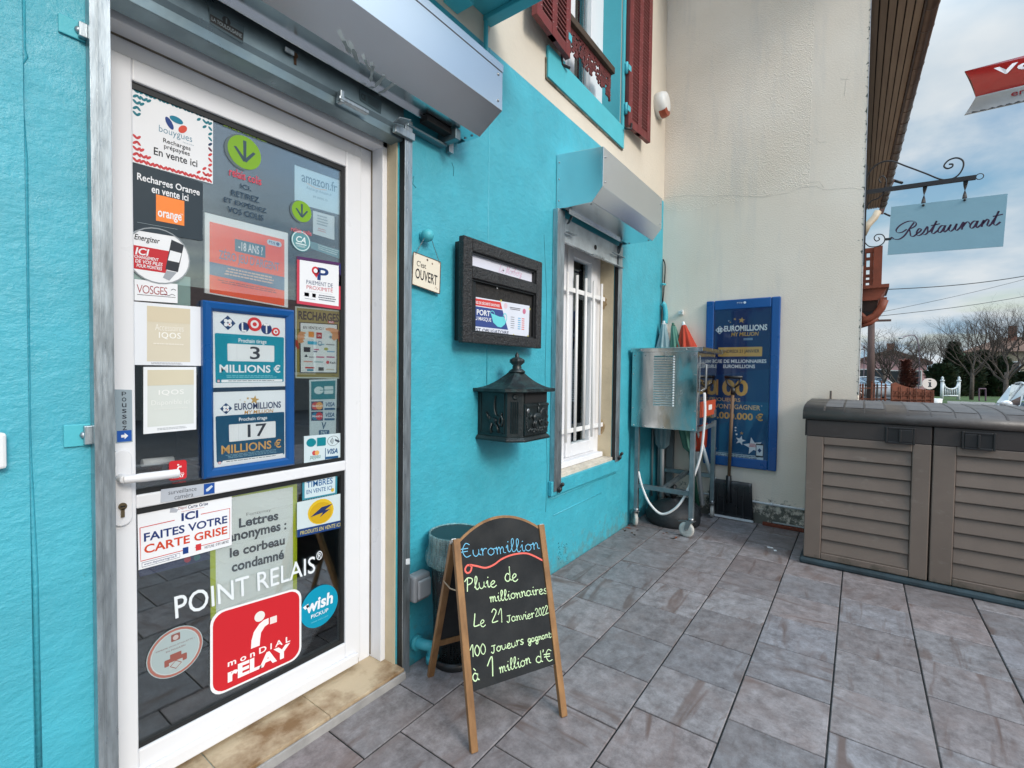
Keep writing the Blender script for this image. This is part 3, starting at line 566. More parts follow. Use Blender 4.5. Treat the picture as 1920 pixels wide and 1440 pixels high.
fr.box(1.2575, 1.281, 1.571, DY+.09, .041, 2.18).box(.30, 1.281, 1.571, DY+.09, 2.141, DT-.006)
fr.box(lx0, 1.256, DY+.02, DY+.09, .041, .058)
fr.build('door_frame', parent=shop, bevel=.0025)
MB().use(mat('old_sealant', (.20, .17, .13), .8, var=.5, scale=14)).box(1.2562, 1.2572, DY+.005, DY+.03, .05, 2.16).box(.36, 1.256, DY+.004, DY+.03, 2.1403, 2.1408).build('sealant_joint', parent=shop)

# ---- ground floor window with its bars
WY = 1.622
def window(name, x0, x1, z0, z1, y, gx0, gx1, gz0, gz1, lab=None):
    m = MB().use(M_white)
    m.box(x0, gx0-.075, y, y+.07, z0, z1).box(gx1+.095, x1, y, y+.07, z0, z1).box(gx0-.075, gx1+.095, y, y+.07, z0, gz0-.09).box(gx0-.075, gx1+.095, y, y+.07, gz1+.085, z1)
    m.box(gx0-.073, gx0, y-.014, y+.05, gz0-.086, gz1+.082).box(gx1, gx1+.092, y-.014, y+.05, gz0-.086, gz1+.082).box(gx0, gx1, y-.014, y+.05, gz0-.086, gz0).box(gx0, gx1, y-.014, y+.05, gz1, gz1+.082)
    o = m.build(name, parent=shop, bevel=.005)
    MB().box(gx0, gx1, y+.02, y+.024, gz0, gz1).build('window_pane', glass(name+'_glass', 1.5, .04, (.95, .97, .97)), parent=o); return o
gw = window('ground_window', wx0+.004, wx1-.005, wz0+.03, wz1-.005, WY, 2.915, 3.185, .745, 2.035)
MB().use(M_white).box(wx0+.005, wx1-.03, WY-.055, WY+.0, wz0+.013, wz0+.05).build('drip_rail', parent=gw, bevel=.006)
MB().use(mat('room_shade', (.50, .47, .41), .8, var=.3, scale=2, streak=(9, 1, .2))).box(2.80, 3.30, 1.655, 1.660, .65, 1.90).build('inside_curtain', parent=gw)
M_barw = mat('white_bar_paint', (.80, .80, .80), .4, var=.04)
bars = thing('window_bars', (2.95, 1.575, .8), 'white painted upright burglar bars across the small shop window', 'window bars')
BY = 1.575
for px in (1062.5, 1080, 1096.5, 1111.5, 1126):
    xb = on(1, BY, px, 680).x; MB().use(M_barw).tube([(xb, BY, .775), (xb, BY, 1.905)], .0095, 10).build('bar', parent=bars)
for z in (1.80, .848): MB().use(M_barw).bar((wx0+.005, BY+.011, z), (wx1-.005, BY+.011, z), .007, .03).build('cross_rail', parent=bars)
rs = MB().use(mat('rust_stain', (.20, .09, .02), .9, col2=(.5, .38, .22), scale=14, thr=(.3, .6)))
for z in (1.80, .848):
    pts = [(wx1-.0046, BY+.02+.035*math.cos(2*math.pi*i/14)*random.uniform(.6, 1.1), z-.02+.055*math.sin(2*math.pi*i/14)*random.uniform(.6, 1.1)) for i in range(14)]
    rs.add(pts, [tuple(range(14))])
rs.build('rust_stain', parent=bars, recalc=False)

# ---- upper window with louvred shutters and cast valance
uw = window('upper_window', ux0+.004, ux1-.004, uz0+.01, uz1, 1.66, 2.95, 3.19, 3.24, 4.35)
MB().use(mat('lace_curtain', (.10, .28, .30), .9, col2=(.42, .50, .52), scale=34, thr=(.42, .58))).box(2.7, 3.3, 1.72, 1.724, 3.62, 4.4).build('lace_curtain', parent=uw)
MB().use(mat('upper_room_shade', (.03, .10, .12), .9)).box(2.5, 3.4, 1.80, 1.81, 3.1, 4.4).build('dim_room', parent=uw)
M_red = mat('red_shutter_paint', (.155, .022, .022), .5, var=.25, scale=6, bump=.15, bscale=30, rvar=.1)
def shutter(hx, hy, ang, wd, z0, z1, lab, flip):
    d = Vector((math.cos(ang), math.sin(ang), 0)); n = Vector((-d.y, d.x, 0)); o = Vector((hx, hy, 0))
    t = thing('louvred_shutter', (hx, hy, z0), lab, 'shutter', 'red shutters of the upper window')
    f = MB().use(M_red); P = lambda u, z, k=0: o+d*u+n*k+Vector((0, 0, z)); T = .016
    for u in (.03, wd/2, wd-.03): f.obox(P(u, (z0+z1)/2), d*.03, n*T, Vector((0, 0, (z1-z0)/2)))
    for z in (z0+.03, z1-.03): f.obox(P(wd/2, z), d*(wd/2-.061), n*T*.9, Vector((0, 0, .03)))
    s = MB().use(M_red)
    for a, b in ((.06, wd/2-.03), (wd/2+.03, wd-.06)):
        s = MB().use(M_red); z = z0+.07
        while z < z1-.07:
            for k in (-1, 1): s.use(mat('lit_edge_paint', (.24, .09, .085), .7)).obox(P((a+b)/2, z)+(n*.0135*flip+Vector((0, 0, -.0145)))*k, d*((b-a)/2), n*.0016, Vector((0, 0, .0016)))  # paler strips paint light onto the slat edges so the slats stand apart
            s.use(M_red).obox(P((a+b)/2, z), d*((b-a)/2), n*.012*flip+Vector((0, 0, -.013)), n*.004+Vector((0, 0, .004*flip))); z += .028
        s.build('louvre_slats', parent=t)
    st = f.use(mat('chalky_studs', (.34, .18, .18), .7))
    z = z0+.07
    while z < z1-.05:
        for u in (.045, wd/2-.022, wd/2+.022, wd-.045):
            for k in (-1, 1): st.ball(P(u, z, k*T), .0045, 6)
        z += .064
    f.build('shutter_frame', parent=t)
    h = MB().use(M_turq_s)
    for z in (z0+.12, z0+.42, z1-.25): h.cyl(P(-.012, z-.04), P(-.012, z+.04), .011, n=10).obox(P(.005, z), d*.022, n*.018, Vector((0, 0, .02)))
    h.use(M_blackp).tube([P(.04, z0+.02, -.02), P(.02, z0-.03, -.03), P(-.03, z0-.035, 0)], .009, 6); h.build('hinge', parent=t); return t
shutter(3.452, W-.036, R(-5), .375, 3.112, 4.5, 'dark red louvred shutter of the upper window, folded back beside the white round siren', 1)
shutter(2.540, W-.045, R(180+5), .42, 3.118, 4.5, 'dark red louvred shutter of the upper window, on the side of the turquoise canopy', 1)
gr = thing('window_guard', (2.9, W, 3.3), 'rusty brown rail with a dark red cast lace valance across the upper window', 'window guard')
MB().use(mat('old_wood_rail', (.05, .028, .014), .7, var=.3, scale=8)).bar((ux0, W-.005, 3.405), (3.235, W-.005, 3.405), .06, .045).build('hand_rail', parent=gr, bevel=.004)
M_lace = mat('red_cast_iron', (.12, .022, .022), .7, var=.6, scale=30, bump=.4, bscale=60)
lc = MB().use(M_lace); x = ux0+.01
while x < 3.22:
    dpt = .11+.05*abs(math.sin((x-ux0)*math.pi/.21))+(.06 if x > 3.15 else 0)
    z = 3.38
    while z > 3.38-dpt:
        if random.random() < .80: lc.lathe([(.0, -.004), (.0108, -.004), (.0108, .004), (0, .004)], (x+random.uniform(-.003, .003), W-.005, z), 7, (0, 1, 0), False)
        z -= .018
    x += .018
lc.bar((ux0, W-.005, 3.372), (3.225, W-.005, 3.372), .01, .012).tube([(3.205, W-.005, 3.37), (3.205, W-.005, 3.19)], .007, 6); lc.build('lace_valance', parent=gr)

# ================================================================== roller shutters
def roller(x0, x1, yf, z_ft, z_fb, ych, zb, zlip, right, label):
    t = thing('roller_shutter', ((x0+x1)/2, W, 0), label, 'roller shutter', 'rolled-up shutters over the shop openings'); yb = W-.003; d = .0025
    h = MB().use(M_galv_b); h.prism([(yb, z_ft+.03), (yf, z_ft), (yf, z_fb), (ych, zb), (yb-.05, zb), (yb-.05, zb+.02), (ych+.01, zb+.02), (yf+.012, z_fb+.012), (yf+.012, z_ft-.014), (yb, z_ft+.014)], 0, x0, x1)
    h.use(M_galv_b).prism([(yb, z_ft+.028), (yf+.002, z_ft-.001), (yf+.002, z_fb), (ych, zb+.002), (yb, zb+.002)], 0, x0+.0005, x0+.004); h.prism([(yb, z_ft+.028), (yf+.002, z_ft-.001), (yf+.002, z_fb), (ych, zb+.002), (yb, zb+.002)], 0, x1-.004, x1-.0005)
    h.box(x0+.06, x1-.16, yb-.056, yb-.051, zb-.016, zb+.015)
    o = h.build('housing', parent=t, bevel=.0015)
    s = MB().use(M_screw)
    for x in (x0+.03, x1-.03):
        for y, z, n in ((yf, z_ft-.05, (0, -1, 0)), (yf, z_fb+.03, (0, -1, 0)), (ych+.02, zb, (0, 0, -1)), (yb-.07, zb, (0, 0, -1))): s.lathe([(.006, 0), (.006, .002), (.003, .004)], (x, y, z), 10, n)
    for z in (z_ft-.02, z_ft-.12, zb+.05): s.ball((x0, W-.02, z), .005, 6)
    s.build('screw', parent=o); return t, o
rs1, hous = roller(-.10, 1.63, 1.255, 2.538, 2.350, 1.378, 2.275, 2.26, 1.63, 'long galvanised roller shutter with its housing above the glass door')
MB().use(M_galv_b).box(-.1, 1.63, 1.2515, 1.254, 2.508, 2.539).build('cover_strip', parent=hous)
sm_ = MB().use(mat('chalky_smear', (.42, .47, .48), .8, var=.25, scale=18, bump=.2))
for (x, y), (dx_, dy_), n in (((644, 76), (14, 26), 5), ((662, 92), (12, 30), 5), ((684, 112), (10, 22), 4), ((700, 124), (-6, 30), 5), ((720, 142), (-16, 22), 5), ((738, 156), (-30, 26), 4)):
    a = on(2, 2.2745, x, y); b = on(2, 2.2745, x+dx_, y+dy_); d = (b-a); e = Vector((-d.y, d.x, 0)).normalized(); L = [a.lerp(b, k/n)+e*random.uniform(.003, .009) for k in range(n)]+[b]+[a.lerp(b, k/n)-e*random.uniform(.003, .009) for k in range(n-1, -1, -1)]; sm_.add(L, [tuple(range(len(L)))])
for q in sm_.islands(): q.build('chalk_smear', parent=hous, recalc=False)
# curtain end slat and locks hanging below the door housing
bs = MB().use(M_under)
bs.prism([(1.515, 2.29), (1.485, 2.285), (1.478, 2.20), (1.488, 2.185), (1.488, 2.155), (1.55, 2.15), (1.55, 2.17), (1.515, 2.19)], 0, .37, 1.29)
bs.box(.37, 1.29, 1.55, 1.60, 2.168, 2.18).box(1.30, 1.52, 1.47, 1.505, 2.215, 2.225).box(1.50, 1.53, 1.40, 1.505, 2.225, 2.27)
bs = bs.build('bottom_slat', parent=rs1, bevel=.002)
MB().use(M_galv).box(1.553, 1.580, 1.488, W-.001, 2.212, 2.262).build('end_flange', parent=rs1)
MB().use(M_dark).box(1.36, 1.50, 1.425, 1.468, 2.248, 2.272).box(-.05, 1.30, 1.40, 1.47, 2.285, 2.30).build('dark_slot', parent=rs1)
gb = MB().use(M_galv).bar((.98, 1.46, 2.172), (1.10, 1.46, 2.172), .02, .012).bar((1.215, 1.44, 2.192), (1.265, 1.43, 2.200), .05, .004).bar((1.23, 1.47, 2.176), (1.33, 1.47, 2.176), .018, .03).box(.80, .83, 1.468, 1.475, 2.235, 2.25)
gb.box(.985, 1.0, 1.452, 1.478, 2.16, 2.20).build('slat_latch', parent=bs, bevel=.002)
MB().use(mat('rusty_keyhole', (.06, .028, .012), .9, var=.5, scale=40)).lathe([(.009, 0), (.009, .002)], (.838, 1.4795, 2.245), 12, (0, -1, 0)).box(.834, .842, 1.4775, 1.4815, 2.215, 2.245).build('keyhole', parent=bs)
def rail(t, x0, x1, z0, z1, side, flange=True):
    m = MB().use(M_galv); y0 = 1.475
    m.box(x0, x1, y0, y0+.003, z0, z1).box(x0 if side < 0 else x1-.003, x0+.003 if side < 0 else x1, y0+.003, W-.003, z0, z1)
    m.use(mat('rail_slot', (.02, .022, .024), .5, metal=.5)).box(x1-.003 if side < 0 else x0, x1 if side < 0 else x0+.003, y0+.003, W-.003, z0, z1)
    m.use(M_galv).box(x0+.012, x0+.016, y0-.0012, y0-.0002, z0, z1)
    return m.build('guide_rail', parent=t, bevel=.001)
rail(rs1, .333, .372, 0, 2.28, -1); rr_ = rail(rs1, 1.290, 1.328, 0, 2.24, 1)
tb = MB().use(M_turq_s)
for a, b in (((108, 25), (160, 82)), ((118, 797), (165, 835))):
    p, q = on(1, W, *a), on(1, W, *b); tb.box(p.x, .333, W-.006, W-.001, q.z, p.z).use(M_galv).lathe([(.010, 0), (.009, .005), (.004, .009)], ((p.x+.333)/2+.012, W-.006, (p.z+q.z)/2), 8, (0, -1, 0)).box(.318, .334, W-.02, W-.0065, q.z+.004, p.z-.004).use(M_turq_s)
tb.build('fixing_tab', parent=rs1, bevel=.002)
F = Flat(*[on(1, 1.4775, *p) for p in ((392, 12), (458, 50), (456, 82), (393, 44))]); F.back((66, 84, 92), .0006); F.rect(.02, .40, .98, .86, (18, 20, 22), 1); F.text('LA TOULOUSAINE', .06, .52, .94, .74, (120, 132, 138), .02); F.ell(.48, .26, .12, (24, 26, 28), 1); F.rect(.46, .1, .5, .42, (90, 104, 110), 2); F.done('maker_label', parent=bs)
F = Flat(*[on(1, 1.4775, *p) for p in ((674, 167), (716, 192), (714, 214), (675, 188))]); F.back((60, 80, 88), .0006); F.text('CE', .06, .25, .28, .75, (16, 18, 20), .01); F.lines(4, .35, .15, .9, .85, (34, 44, 50)); F.done('rating_label', parent=bs)
F = Flat(*[on(1, 1.4735, *p) for p in ((761, 1048), (768.5, 1047), (768.5, 1058), (761, 1059))]); F.back((232, 236, 238), .0008); F.done('paper_tag', parent=rr_)
rs2, hous2 = roller(2.50, 3.487, 1.203, 2.520, 2.300, 1.268, 2.223, 2.20, 3.487, 'short galvanised roller shutter with its box above the barred window')
rail(rs2, 2.468, 2.552, .52, 2.22, -1); rail(rs2, 3.360, 3.428, .57, 2.19, 1)
sl2 = MB().use(mat('curtain_slat', (.50, .55, .58), .4, metal=.6, var=.25, scale=7, rvar=.1, bump=.05)).box(2.555, 3.36, 1.487, 1.492, 2.045, 2.19).box(2.555, 3.36, 1.478, 1.498, 2.04, 2.05).use(M_galv).bar((2.56, 1.462, 2.10), (2.66, 1.462, 2.10), .03, .006).bar((3.22, 1.462, 2.11), (3.42, 1.462, 2.11), .02, .006).bar((2.90, 1.465, 2.03), (3.06, 1.465, 2.035), .03, .01).bar((3.28, 1.465, 2.03), (3.40, 1.465, 2.03), .03, .008)
sl2.bar((2.575, 1.465, 2.15), (2.62, 1.465, 2.21), .02, .004).bar((3.33, 1.465, 2.13), (3.37, 1.465, 2.21), .025, .004)
sl2 = sl2.build('end_slat', parent=rs2, bevel=.0015)
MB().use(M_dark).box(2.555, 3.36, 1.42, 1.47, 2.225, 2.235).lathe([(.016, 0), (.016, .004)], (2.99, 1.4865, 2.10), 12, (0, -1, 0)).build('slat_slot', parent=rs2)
st_ = MB().use(M_blackp)
for x, z in ((2.515, .53), (3.41, .60)): st_.ball((x, 1.462, z), .016, 8).ball((x+.012, 1.45, z+.03), .013, 8).bar((x, 1.47, z-.02), (x+.015, 1.455, z+.03), .014, .014)
st_.build('end_stop', parent=rs2)
# ================================================================== stickers, posters and frames on the door
WHT = (238, 240, 244); BLK = (30, 34, 42); NAVY = (22, 48, 104); TEAL = (0, 128, 150)
def G(px, y=GY-.0012): return Flat(*[on(1, y, *p) for p in px])
def inside(px): return G(px, GY+.0075)
# 1 square white sticker with leaf border
F = G([(246.7, 161), (399.5, 219), (399, 345), (246.7, 303)]); F.back(WHT, .0006)
n = 13
for i in range(n):
    for j in range(n):
        u, v = (i+.5)/n, (j+.5)/n; ed = min(u, v, 1-u, 1-v); cr_ = min(math.hypot(a-u, b-v) for a in (0, 1) for b in (0, 1))
        if not (ed < .05 or cr_ < .24) or (ed < .05 and .38 < v < .62 and u < .5): continue
        k = v; c = (8, 118, 134) if k < .35 else ((24, 56, 96) if k < .45 else ((92, 30, 60) if k < .56 else (204, 62, 66)))
        F.ell(u, v, .017, c, 1, .036, 45 if (i+j) % 2 else -45, 10); F.ell(u+.5/n, v, .016, c, 1, .036, -40 if (i+j) % 2 else 40, 10) if u+.5/n < .98 and (ed < .04 or cr_ < .2) else None
F.ell(.52, .24, .085, (10, 124, 152), 2, .045, 8); F.ell(.435, .32, .038, (26, 60, 130), 2, .085, -28); F.ell(.60, .34, .043, (216, 78, 58), 2, .07, 38)
F.text('bouygues', .31, .39, .72, .51, (10, 118, 148), -.012); F.text('T E L E C O M', .60, .515, .74, .53, (60, 120, 140))
F.text('Recharges', .36, .55, .70, .63, BLK, .008); F.text('prépayées', .37, .63, .69, .71, BLK, .008); F.text('En vente ici', .25, .715, .79, .82, BLK, .012)
F.done('door_sticker', 'white square sticker bordered with teal and red leaf shapes on the door glass', 'sticker')
# 2
F = G([(246.7, 304), (380.5, 342.5), (380, 452), (246.7, 430)], GY-.002); F.back((44, 58, 68), .0006)
F.text('Recharges Orange', .07, .13, .95, .27, WHT, .018); F.text('en vente ici', .26, .27, .78, .38, WHT, .018)
F.rect(.32, .39, .72, .80, (250, 140, 62)); F.text('orange', .345, .63, .68, .775, WHT, .022); F.text('TM', .66, .61, .70, .635, WHT); F.rect(.07, .875, .62, .88, (150, 165, 172))
F.done('door_sticker', 'dark slate sticker with an orange square on the door glass, below the leaf bordered sticker', 'sticker')
# 3 green arrow decal
def arrow_decal(cxp, cyp, rp, name, lab, big):
    c = on(1, GY-.0012, cxp, cyp); r = (on(1, GY-.0012, cxp, cyp+rp)-c).length; k = r
    F = Flat(c+Vector((-k, 0, k)), c+Vector((k, 0, k)), c+Vector((k, 0, -k)), c+Vector((-k, 0, -k))); F.back((128, 176, 42), .0006, pts=circ(36))
    F.poly([(.45, .14), (.55, .14), (.54, .78), (.46, .78)], (62, 84, 96)); F.poly([(.17, .42), (.25, .40), (.52, .70), (.46, .80)], (62, 84, 96)); F.poly([(.83, .42), (.75, .40), (.48, .72), (.54, .80)], (62, 84, 96))
    # offset grey ring paints in the disc's shadow, ghosted by the glass
    F.ring(.44, .53, .53, .09, (96, 112, 116), -1, 80, 290)
    return F
F = arrow_decal(459, 286, 30.5, '', '', True)
def decal_txt(F, t, x0, y0, x1, y1, dx, dy, col, bold=0, l=2):
    "text in pixel box of the photograph, following the pane"
    a, b, c = on(1, GY-.0012, x0, y0), on(1, GY-.0012, x1, y0+dy), on(1, GY-.0012, x0, y1)
    o = F.c[0]; X = F.c[1]-o; Z = F.c[3]-o
    f = lambda p: ((p-o).dot(X)/X.length_squared, (p-o).dot(Z)/Z.length_squared)
    (u0, v0), (u1, _), (_, v1) = f(a), f(b), f(c); F.text(t, u0, v0, u1, v1, col, bold, l=l)
decal_txt(F, 'SIMPLE ET MOINS CHER', 419, 229, 499.5, 236, 0, 27, (150, 190, 60), .01)
decal_txt(F, 'relais colis', 430, 313, 490, 329, 0, 17, (226, 70, 92), .006)
SG = (44, 70, 92)
decal_txt(F, 'ICI,', 451, 344, 471, 354, 0, 5, SG, .01); decal_txt(F, 'RETIREZ', 434, 355, 486, 366, 0, 14, SG, .01); decal_txt(F, 'ET EXPÉDIEZ', 420, 367, 500, 378, 0, 19, SG, .01); decal_txt(F, 'VOS COLIS', 427, 386, 494, 397, 0, 14, SG, .01)
F.done('door_decal', 'large green disc decal with a downward arrow above grey lettering on the door glass', 'decal')
F = arrow_decal(566, 396.5, 19.5, '', '', False); decal_txt(F, 'relais colis', 546, 424, 584, 433, 0, 8, (226, 110, 122), .004)
F.done('door_decal', 'small green disc decal with a downward arrow, below the pale blue card on the door', 'decal')
# 5 cards behind the pane
F = inside([(552.5, 309), (638, 339), (638, 403), (552.5, 380)]); F.back((196, 224, 236), .0008); F.text('amazon.fr', .14, .10, .92, .38, (60, 108, 132), .01); F.text('Recharge Amazon.fr', .25, .46, .80, .56, (110, 140, 160)); F.text('en vente ici', .38, .64, .70, .72, (110, 140, 160))
F.stroke([(.25, .38), (.45, .44), (.68, .40)], .002, (236, 170, 110)); F.done('door_card', 'pale blue card hanging behind the door glass above the small green arrow disc', 'card')
F = inside([(587, 395), (627, 406), (627, 450), (587, 438)]); F.back((214, 226, 232), .0008); F.lines(4, .15, .12, .7, .6, (150, 165, 175)); F.lines(2, .2, .68, .6, .85, (200, 150, 150)); F.done('door_card', 'small white card behind the glass, under the pale blue card', 'card')
# 6 white framed orange poster behind the pane
F = inside([(384, 398), (540, 437), (540, 577), (384, 549)]); F.back((244, 248, 250), .006); F.rect(.05, .10, .95, .985, (255, 88, 12), 1)
F.poly([(.05, .60), (.95, .60), (.95, .78), (.05, .76)], (96, 128, 164), 2)
F.rr(.33, .24, .70, .40, (70, 128, 150), 2, .01); F.text('-18 ANS ?', .37, .265, .665, .375, WHT, .02, l=3)
F.text('ZÉRO JEU D\'ARGENT', .15, .40, .88, .57, (110, 146, 178), .012, l=3)
F.rr(.72, .145, .91, .215, (206, 224, 238), 3, .03); F.text('FDJ', .745, .16, .82, .20, (64, 100, 150), .02, l=4); F.ell(.86, .18, .022, (64, 100, 150), 4)
F.lines(3, .20, .63, .85, .74, (226, 190, 176), 4); F.lines(2, .12, .80, .90, .85, (180, 64, 24), 3)
F.done('framed_poster', 'white framed orange age-limit poster behind the upper middle of the door glass', 'poster')
# 7 teal round bank decal
c0 = on(1, GY-.0012, 564.5, 452); r0 = .037
F = Flat(c0+Vector((-r0, 0, r0)), c0+Vector((r0, 0, r0)), c0+Vector((r0, 0, -r0)), c0+Vector((-r0, 0, -r0))); F.back((94, 150, 158), .0005, pts=circ(32)); F.ring(.5, .5, .47, .045, (208, 228, 230)); F.text('CA', .24, .28, .74, .58, (224, 238, 240), .02, .3); F.rect(.22, .62, .78, .68, (210, 228, 230)); F.lines(2, .25, .72, .75, .82, (200, 220, 224))
F.done('door_decal', 'round teal bank decal with pale lettering under the small green arrow disc', 'decal')
F = inside([(581, 452), (640, 470), (640, 486), (583, 466)]); F.back((86, 140, 150), .0005); F.lines(3, .2, .1, .9, .85, (190, 214, 216)); F.done('door_card', 'narrow teal strip of card behind the glass beside the round teal bank decal', 'card')
# 8
F = G([(557, 480), (639.6, 493), (639, 580.6), (556.5, 569)]); F.back((200, 64, 84), .0008); F.poly([(0, 0), (1, 0), (1, .5), (.93, .5), (.93, .07), (0, .07)], (84, 44, 96), 1); F.rect(.94, .02, 1, .5, (26, 66, 144), 1); F.rect(.055, .055, .945, .935, WHT, 1)
F.text('P', .44, .17, .70, .44, (22, 56, 118), .02); F.ell(.40, .25, .085, (208, 44, 56), 2); F.poly([(.33, .29), (.47, .29), (.42, .40)], (208, 44, 56), 2); F.ell(.40, .25, .045, WHT, 3)
F.text('PAIEMENT DE', .20, .47, .80, .555, (40, 66, 108), 0); F.text('PROXIMITÉ', .205, .56, .80, .66, (196, 56, 76), 0)
F.rect(.16, .74, .26, .82, (36, 72, 150)); F.rect(.33, .74, .41, .82, (206, 48, 58)); F.lines(3, .46, .745, .88, .88, (92, 100, 116)); F.lines(1, .16, .86, .42, .885, (150, 156, 166)); F.lines(1, .2, .70, .85, .715, (196, 200, 208))
F.done('door_sticker', 'white payment sticker with a red and blue border on the door glass', 'sticker')
# 9 round battery sticker and the small card below it
c0 = on(1, GY-.0014, 297.5, 480); r0 = .0795
F = Flat(c0+Vector((-r0, 0, r0)), c0+Vector((r0, 0, r0)), c0+Vector((r0, 0, -r0)), c0+Vector((-r0, 0, -r0))); F.back(WHT, .0006, pts=circ(44)); F.text('Energizer', .14, .18, .52, .31, BLK, .012, .25)
F.poly([(.02, .38), (.74, .38), (.60, .79), (.12, .79), (.04, .66)], (196, 40, 50)); F.text('ICI', .15, .41, .36, .535, WHT, .025, .2); F.text('CHANGEMENT', .14, .545, .50, .60, WHT, .015, .2); F.text('DE VOS PILES', .15, .615, .56, .68, WHT, .015, .2); F.text('POUR MONTRES', .17, .695, .55, .755, WHT, .015, .2)
F.poly([(.70, .16), (.90, .22), (.80, .74), (.60, .72)], (46, 50, 58), 2); F.poly([(.68, .36), (.86, .38), (.82, .56), (.64, .55)], (236, 238, 242), 3); F.poly([(.62, .74), (.78, .75), (.66, .92), (.56, .88)], (160, 166, 174), 2); F.ring(.5, .5, .5, .02, (150, 158, 164), 4)
F.done('door_sticker', 'round white battery sticker with a red band under the dark orange-square sticker', 'sticker')
F = inside([(249, 500), (357, 520), (357, 577), (249, 560)]); F.back((150, 184, 180), .0005); F.done('door_card', 'pale green blank card behind the glass under the round white sticker', 'card')
F = G([(252, 523), (333, 533), (333, 568.5), (252, 563)]); F.back(WHT, .0006); F.text('VOSGES', .05, .24, .75, .64, (158, 30, 44), -.01, 0, 2, .85); F.rect(.06, .70, .95, .725, (70, 60, 66)); F.stroke([(.62, .64), (.7, .58), (.78, .64), (.86, .56), (.94, .62)], .0015, (90, 80, 86)); F.stroke([(.84, .35), (.90, .28), (.96, .34)], .0018, (96, 100, 104)); F.done('door_sticker', 'small white sticker with dark red lettering under the round white sticker', 'sticker')
# 11, 12 pale gold panels
F = G([(248, 565), (381, 576), (381, 686), (248, 684)], GY-.0025); F.back((232, 236, 242), .0012); F.rect(.19, .05, .80, .94, (216, 208, 188), 1); F.rect(.19, .05, .80, .30, (214, 202, 176), 2); F.text('Accessoires', .30, .33, .70, .435, (244, 242, 236), -.01, l=3); F.text('IQOS', .35, .46, .66, .575, (246, 245, 240), .012, l=3, sp=1.1); F.lines(1, .27, .64, .74, .68, (236, 230, 218), 3); F.lines(2, .22, .955, .70, .99, (170, 174, 182), 2); F.done('door_notice', 'white notice with a beige panel beside the blue jackpot frame, upper of two', 'notice')
F = G([(269, 688), (368, 688), (368, 805), (269, 814)], GY-.003); F.back((236, 240, 244), .0012); F.rect(.07, .045, .95, .90, (214, 220, 216), 1); F.rect(.07, .045, .95, .28, (214, 206, 182), 2); F.text('IQOS', .27, .35, .75, .44, (240, 242, 240), .012, l=3, sp=1.1); F.text('Disponible ici', .14, .505, .86, .60, (240, 242, 240), -.01, l=3); F.lines(1, .17, .63, .85, .66, (222, 226, 222), 3); F.lines(2, .2, .93, .82, .97, (176, 182, 188), 2); F.done('door_notice', 'white notice with a pale grey green panel, lower of two beside the blue jackpot frame', 'notice')
# 13 blue lottery frame
OUT = [on(1, GY-.024, *p) for p in ((381, 562.5), (551.5, 581), (556, 871), (384, 900))]
X0 = (OUT[0].x+OUT[3].x)/2; X1 = (OUT[1].x+OUT[2].x)/2; Z1 = (OUT[0].z+OUT[1].z)/2; Z0 = (OUT[2].z+OUT[3].z)/2
lf = thing('jackpot_display', ((X0+X1)/2, GY, Z0), 'glossy blue snap frame with two lottery jackpot posters on the door glass', 'poster frame')
M_blue = mat('blue_frame', (.003, .075, .27), .3, var=.08, coat=.3, rvar=.06)
fm = MB().use(M_blue); fw2 = .030; yf, yb = GY-.024, GY-.003
prof = [(0, yb), (0, yf+.006), (.006, yf), (fw2-.008, yf+.002), (fw2, yf+.010), (fw2, yb)]
def frame_side(a, b, inn):
    a, b, inn = map(Vector, (a, b, inn)); d = (b-a).normalized(); L = (b-a).length
    r0_ = [a+inn*p[0]+d*p[0]+Vector((0, p[1], 0)) for p in prof]; r1_ = [b+inn*p[0]-d*p[0]+Vector((0, p[1], 0)) for p in prof]; fm.loft([r0_, r1_], True, True, False)
frame_side((X0, 0, Z0), (X0, 0, Z1), (1, 0, 0)); frame_side((X1, 0, Z0), (X1, 0, Z1), (-1, 0, 0)); frame_side((X0, 0, Z1), (X1, 0, Z1), (0, 0, -1)); frame_side((X0, 0, Z0), (X1, 0, Z0), (0, 0, 1))
fm.build('frame', parent=lf)
MB().use(mat('frame_backing', (.004, .03, .07), .5)).box(X0+.02, X1-.02, GY-.010, GY-.004, Z0+.02, Z1-.02).build('backing', parent=lf)
def clover(F, cu, cv, r, l=2):
    k = F.W/F.H; F.poly([(cu-r, cv), (cu, cv-r*k), (cu+r, cv), (cu, cv+r*k)], (24, 66, 112), l)
    for a in range(4): F.ell(cu+r*.36*math.cos(R(a*90+45)), cv+r*.36*k*math.sin(R(a*90+45)), r*.26, WHT, l+1)
    F.ell(cu+r*.2, cv+r*.2*k, r*.1, (206, 60, 60), l+2)
yP = GY-.0105
F = Flat(*[on(1, yP, *p) for p in ((395, 577), (539, 592), (538, 724), (398, 727))]); F.back((228, 234, 240), .0005)
clover(F, .20, .17, .095)
F.ell(.40, .21, .068, (28, 60, 116), 2); F.text('L', .37, .15, .43, .27, WHT, .03, l=3); F.ell(.54, .16, .095, (214, 52, 60), 2); F.ell(.54, .16, .055, WHT, 3); F.ell(.54, .16, .028, (214, 52, 60), 4); F.ell(.70, .21, .075, (28, 60, 116), 2); F.text('T', .66, .14, .74, .27, WHT, .03, l=3); F.ell(.83, .24, .060, (214, 52, 60), 3); F.ell(.83, .24, .034, WHT, 4); F.ell(.83, .24, .016, (214, 52, 60), 5)
F.rr(.04, .31, .95, .94, (0, 140, 164), 1, .02); F.text('Prochain tirage', .33, .36, .70, .43, WHT, .01)
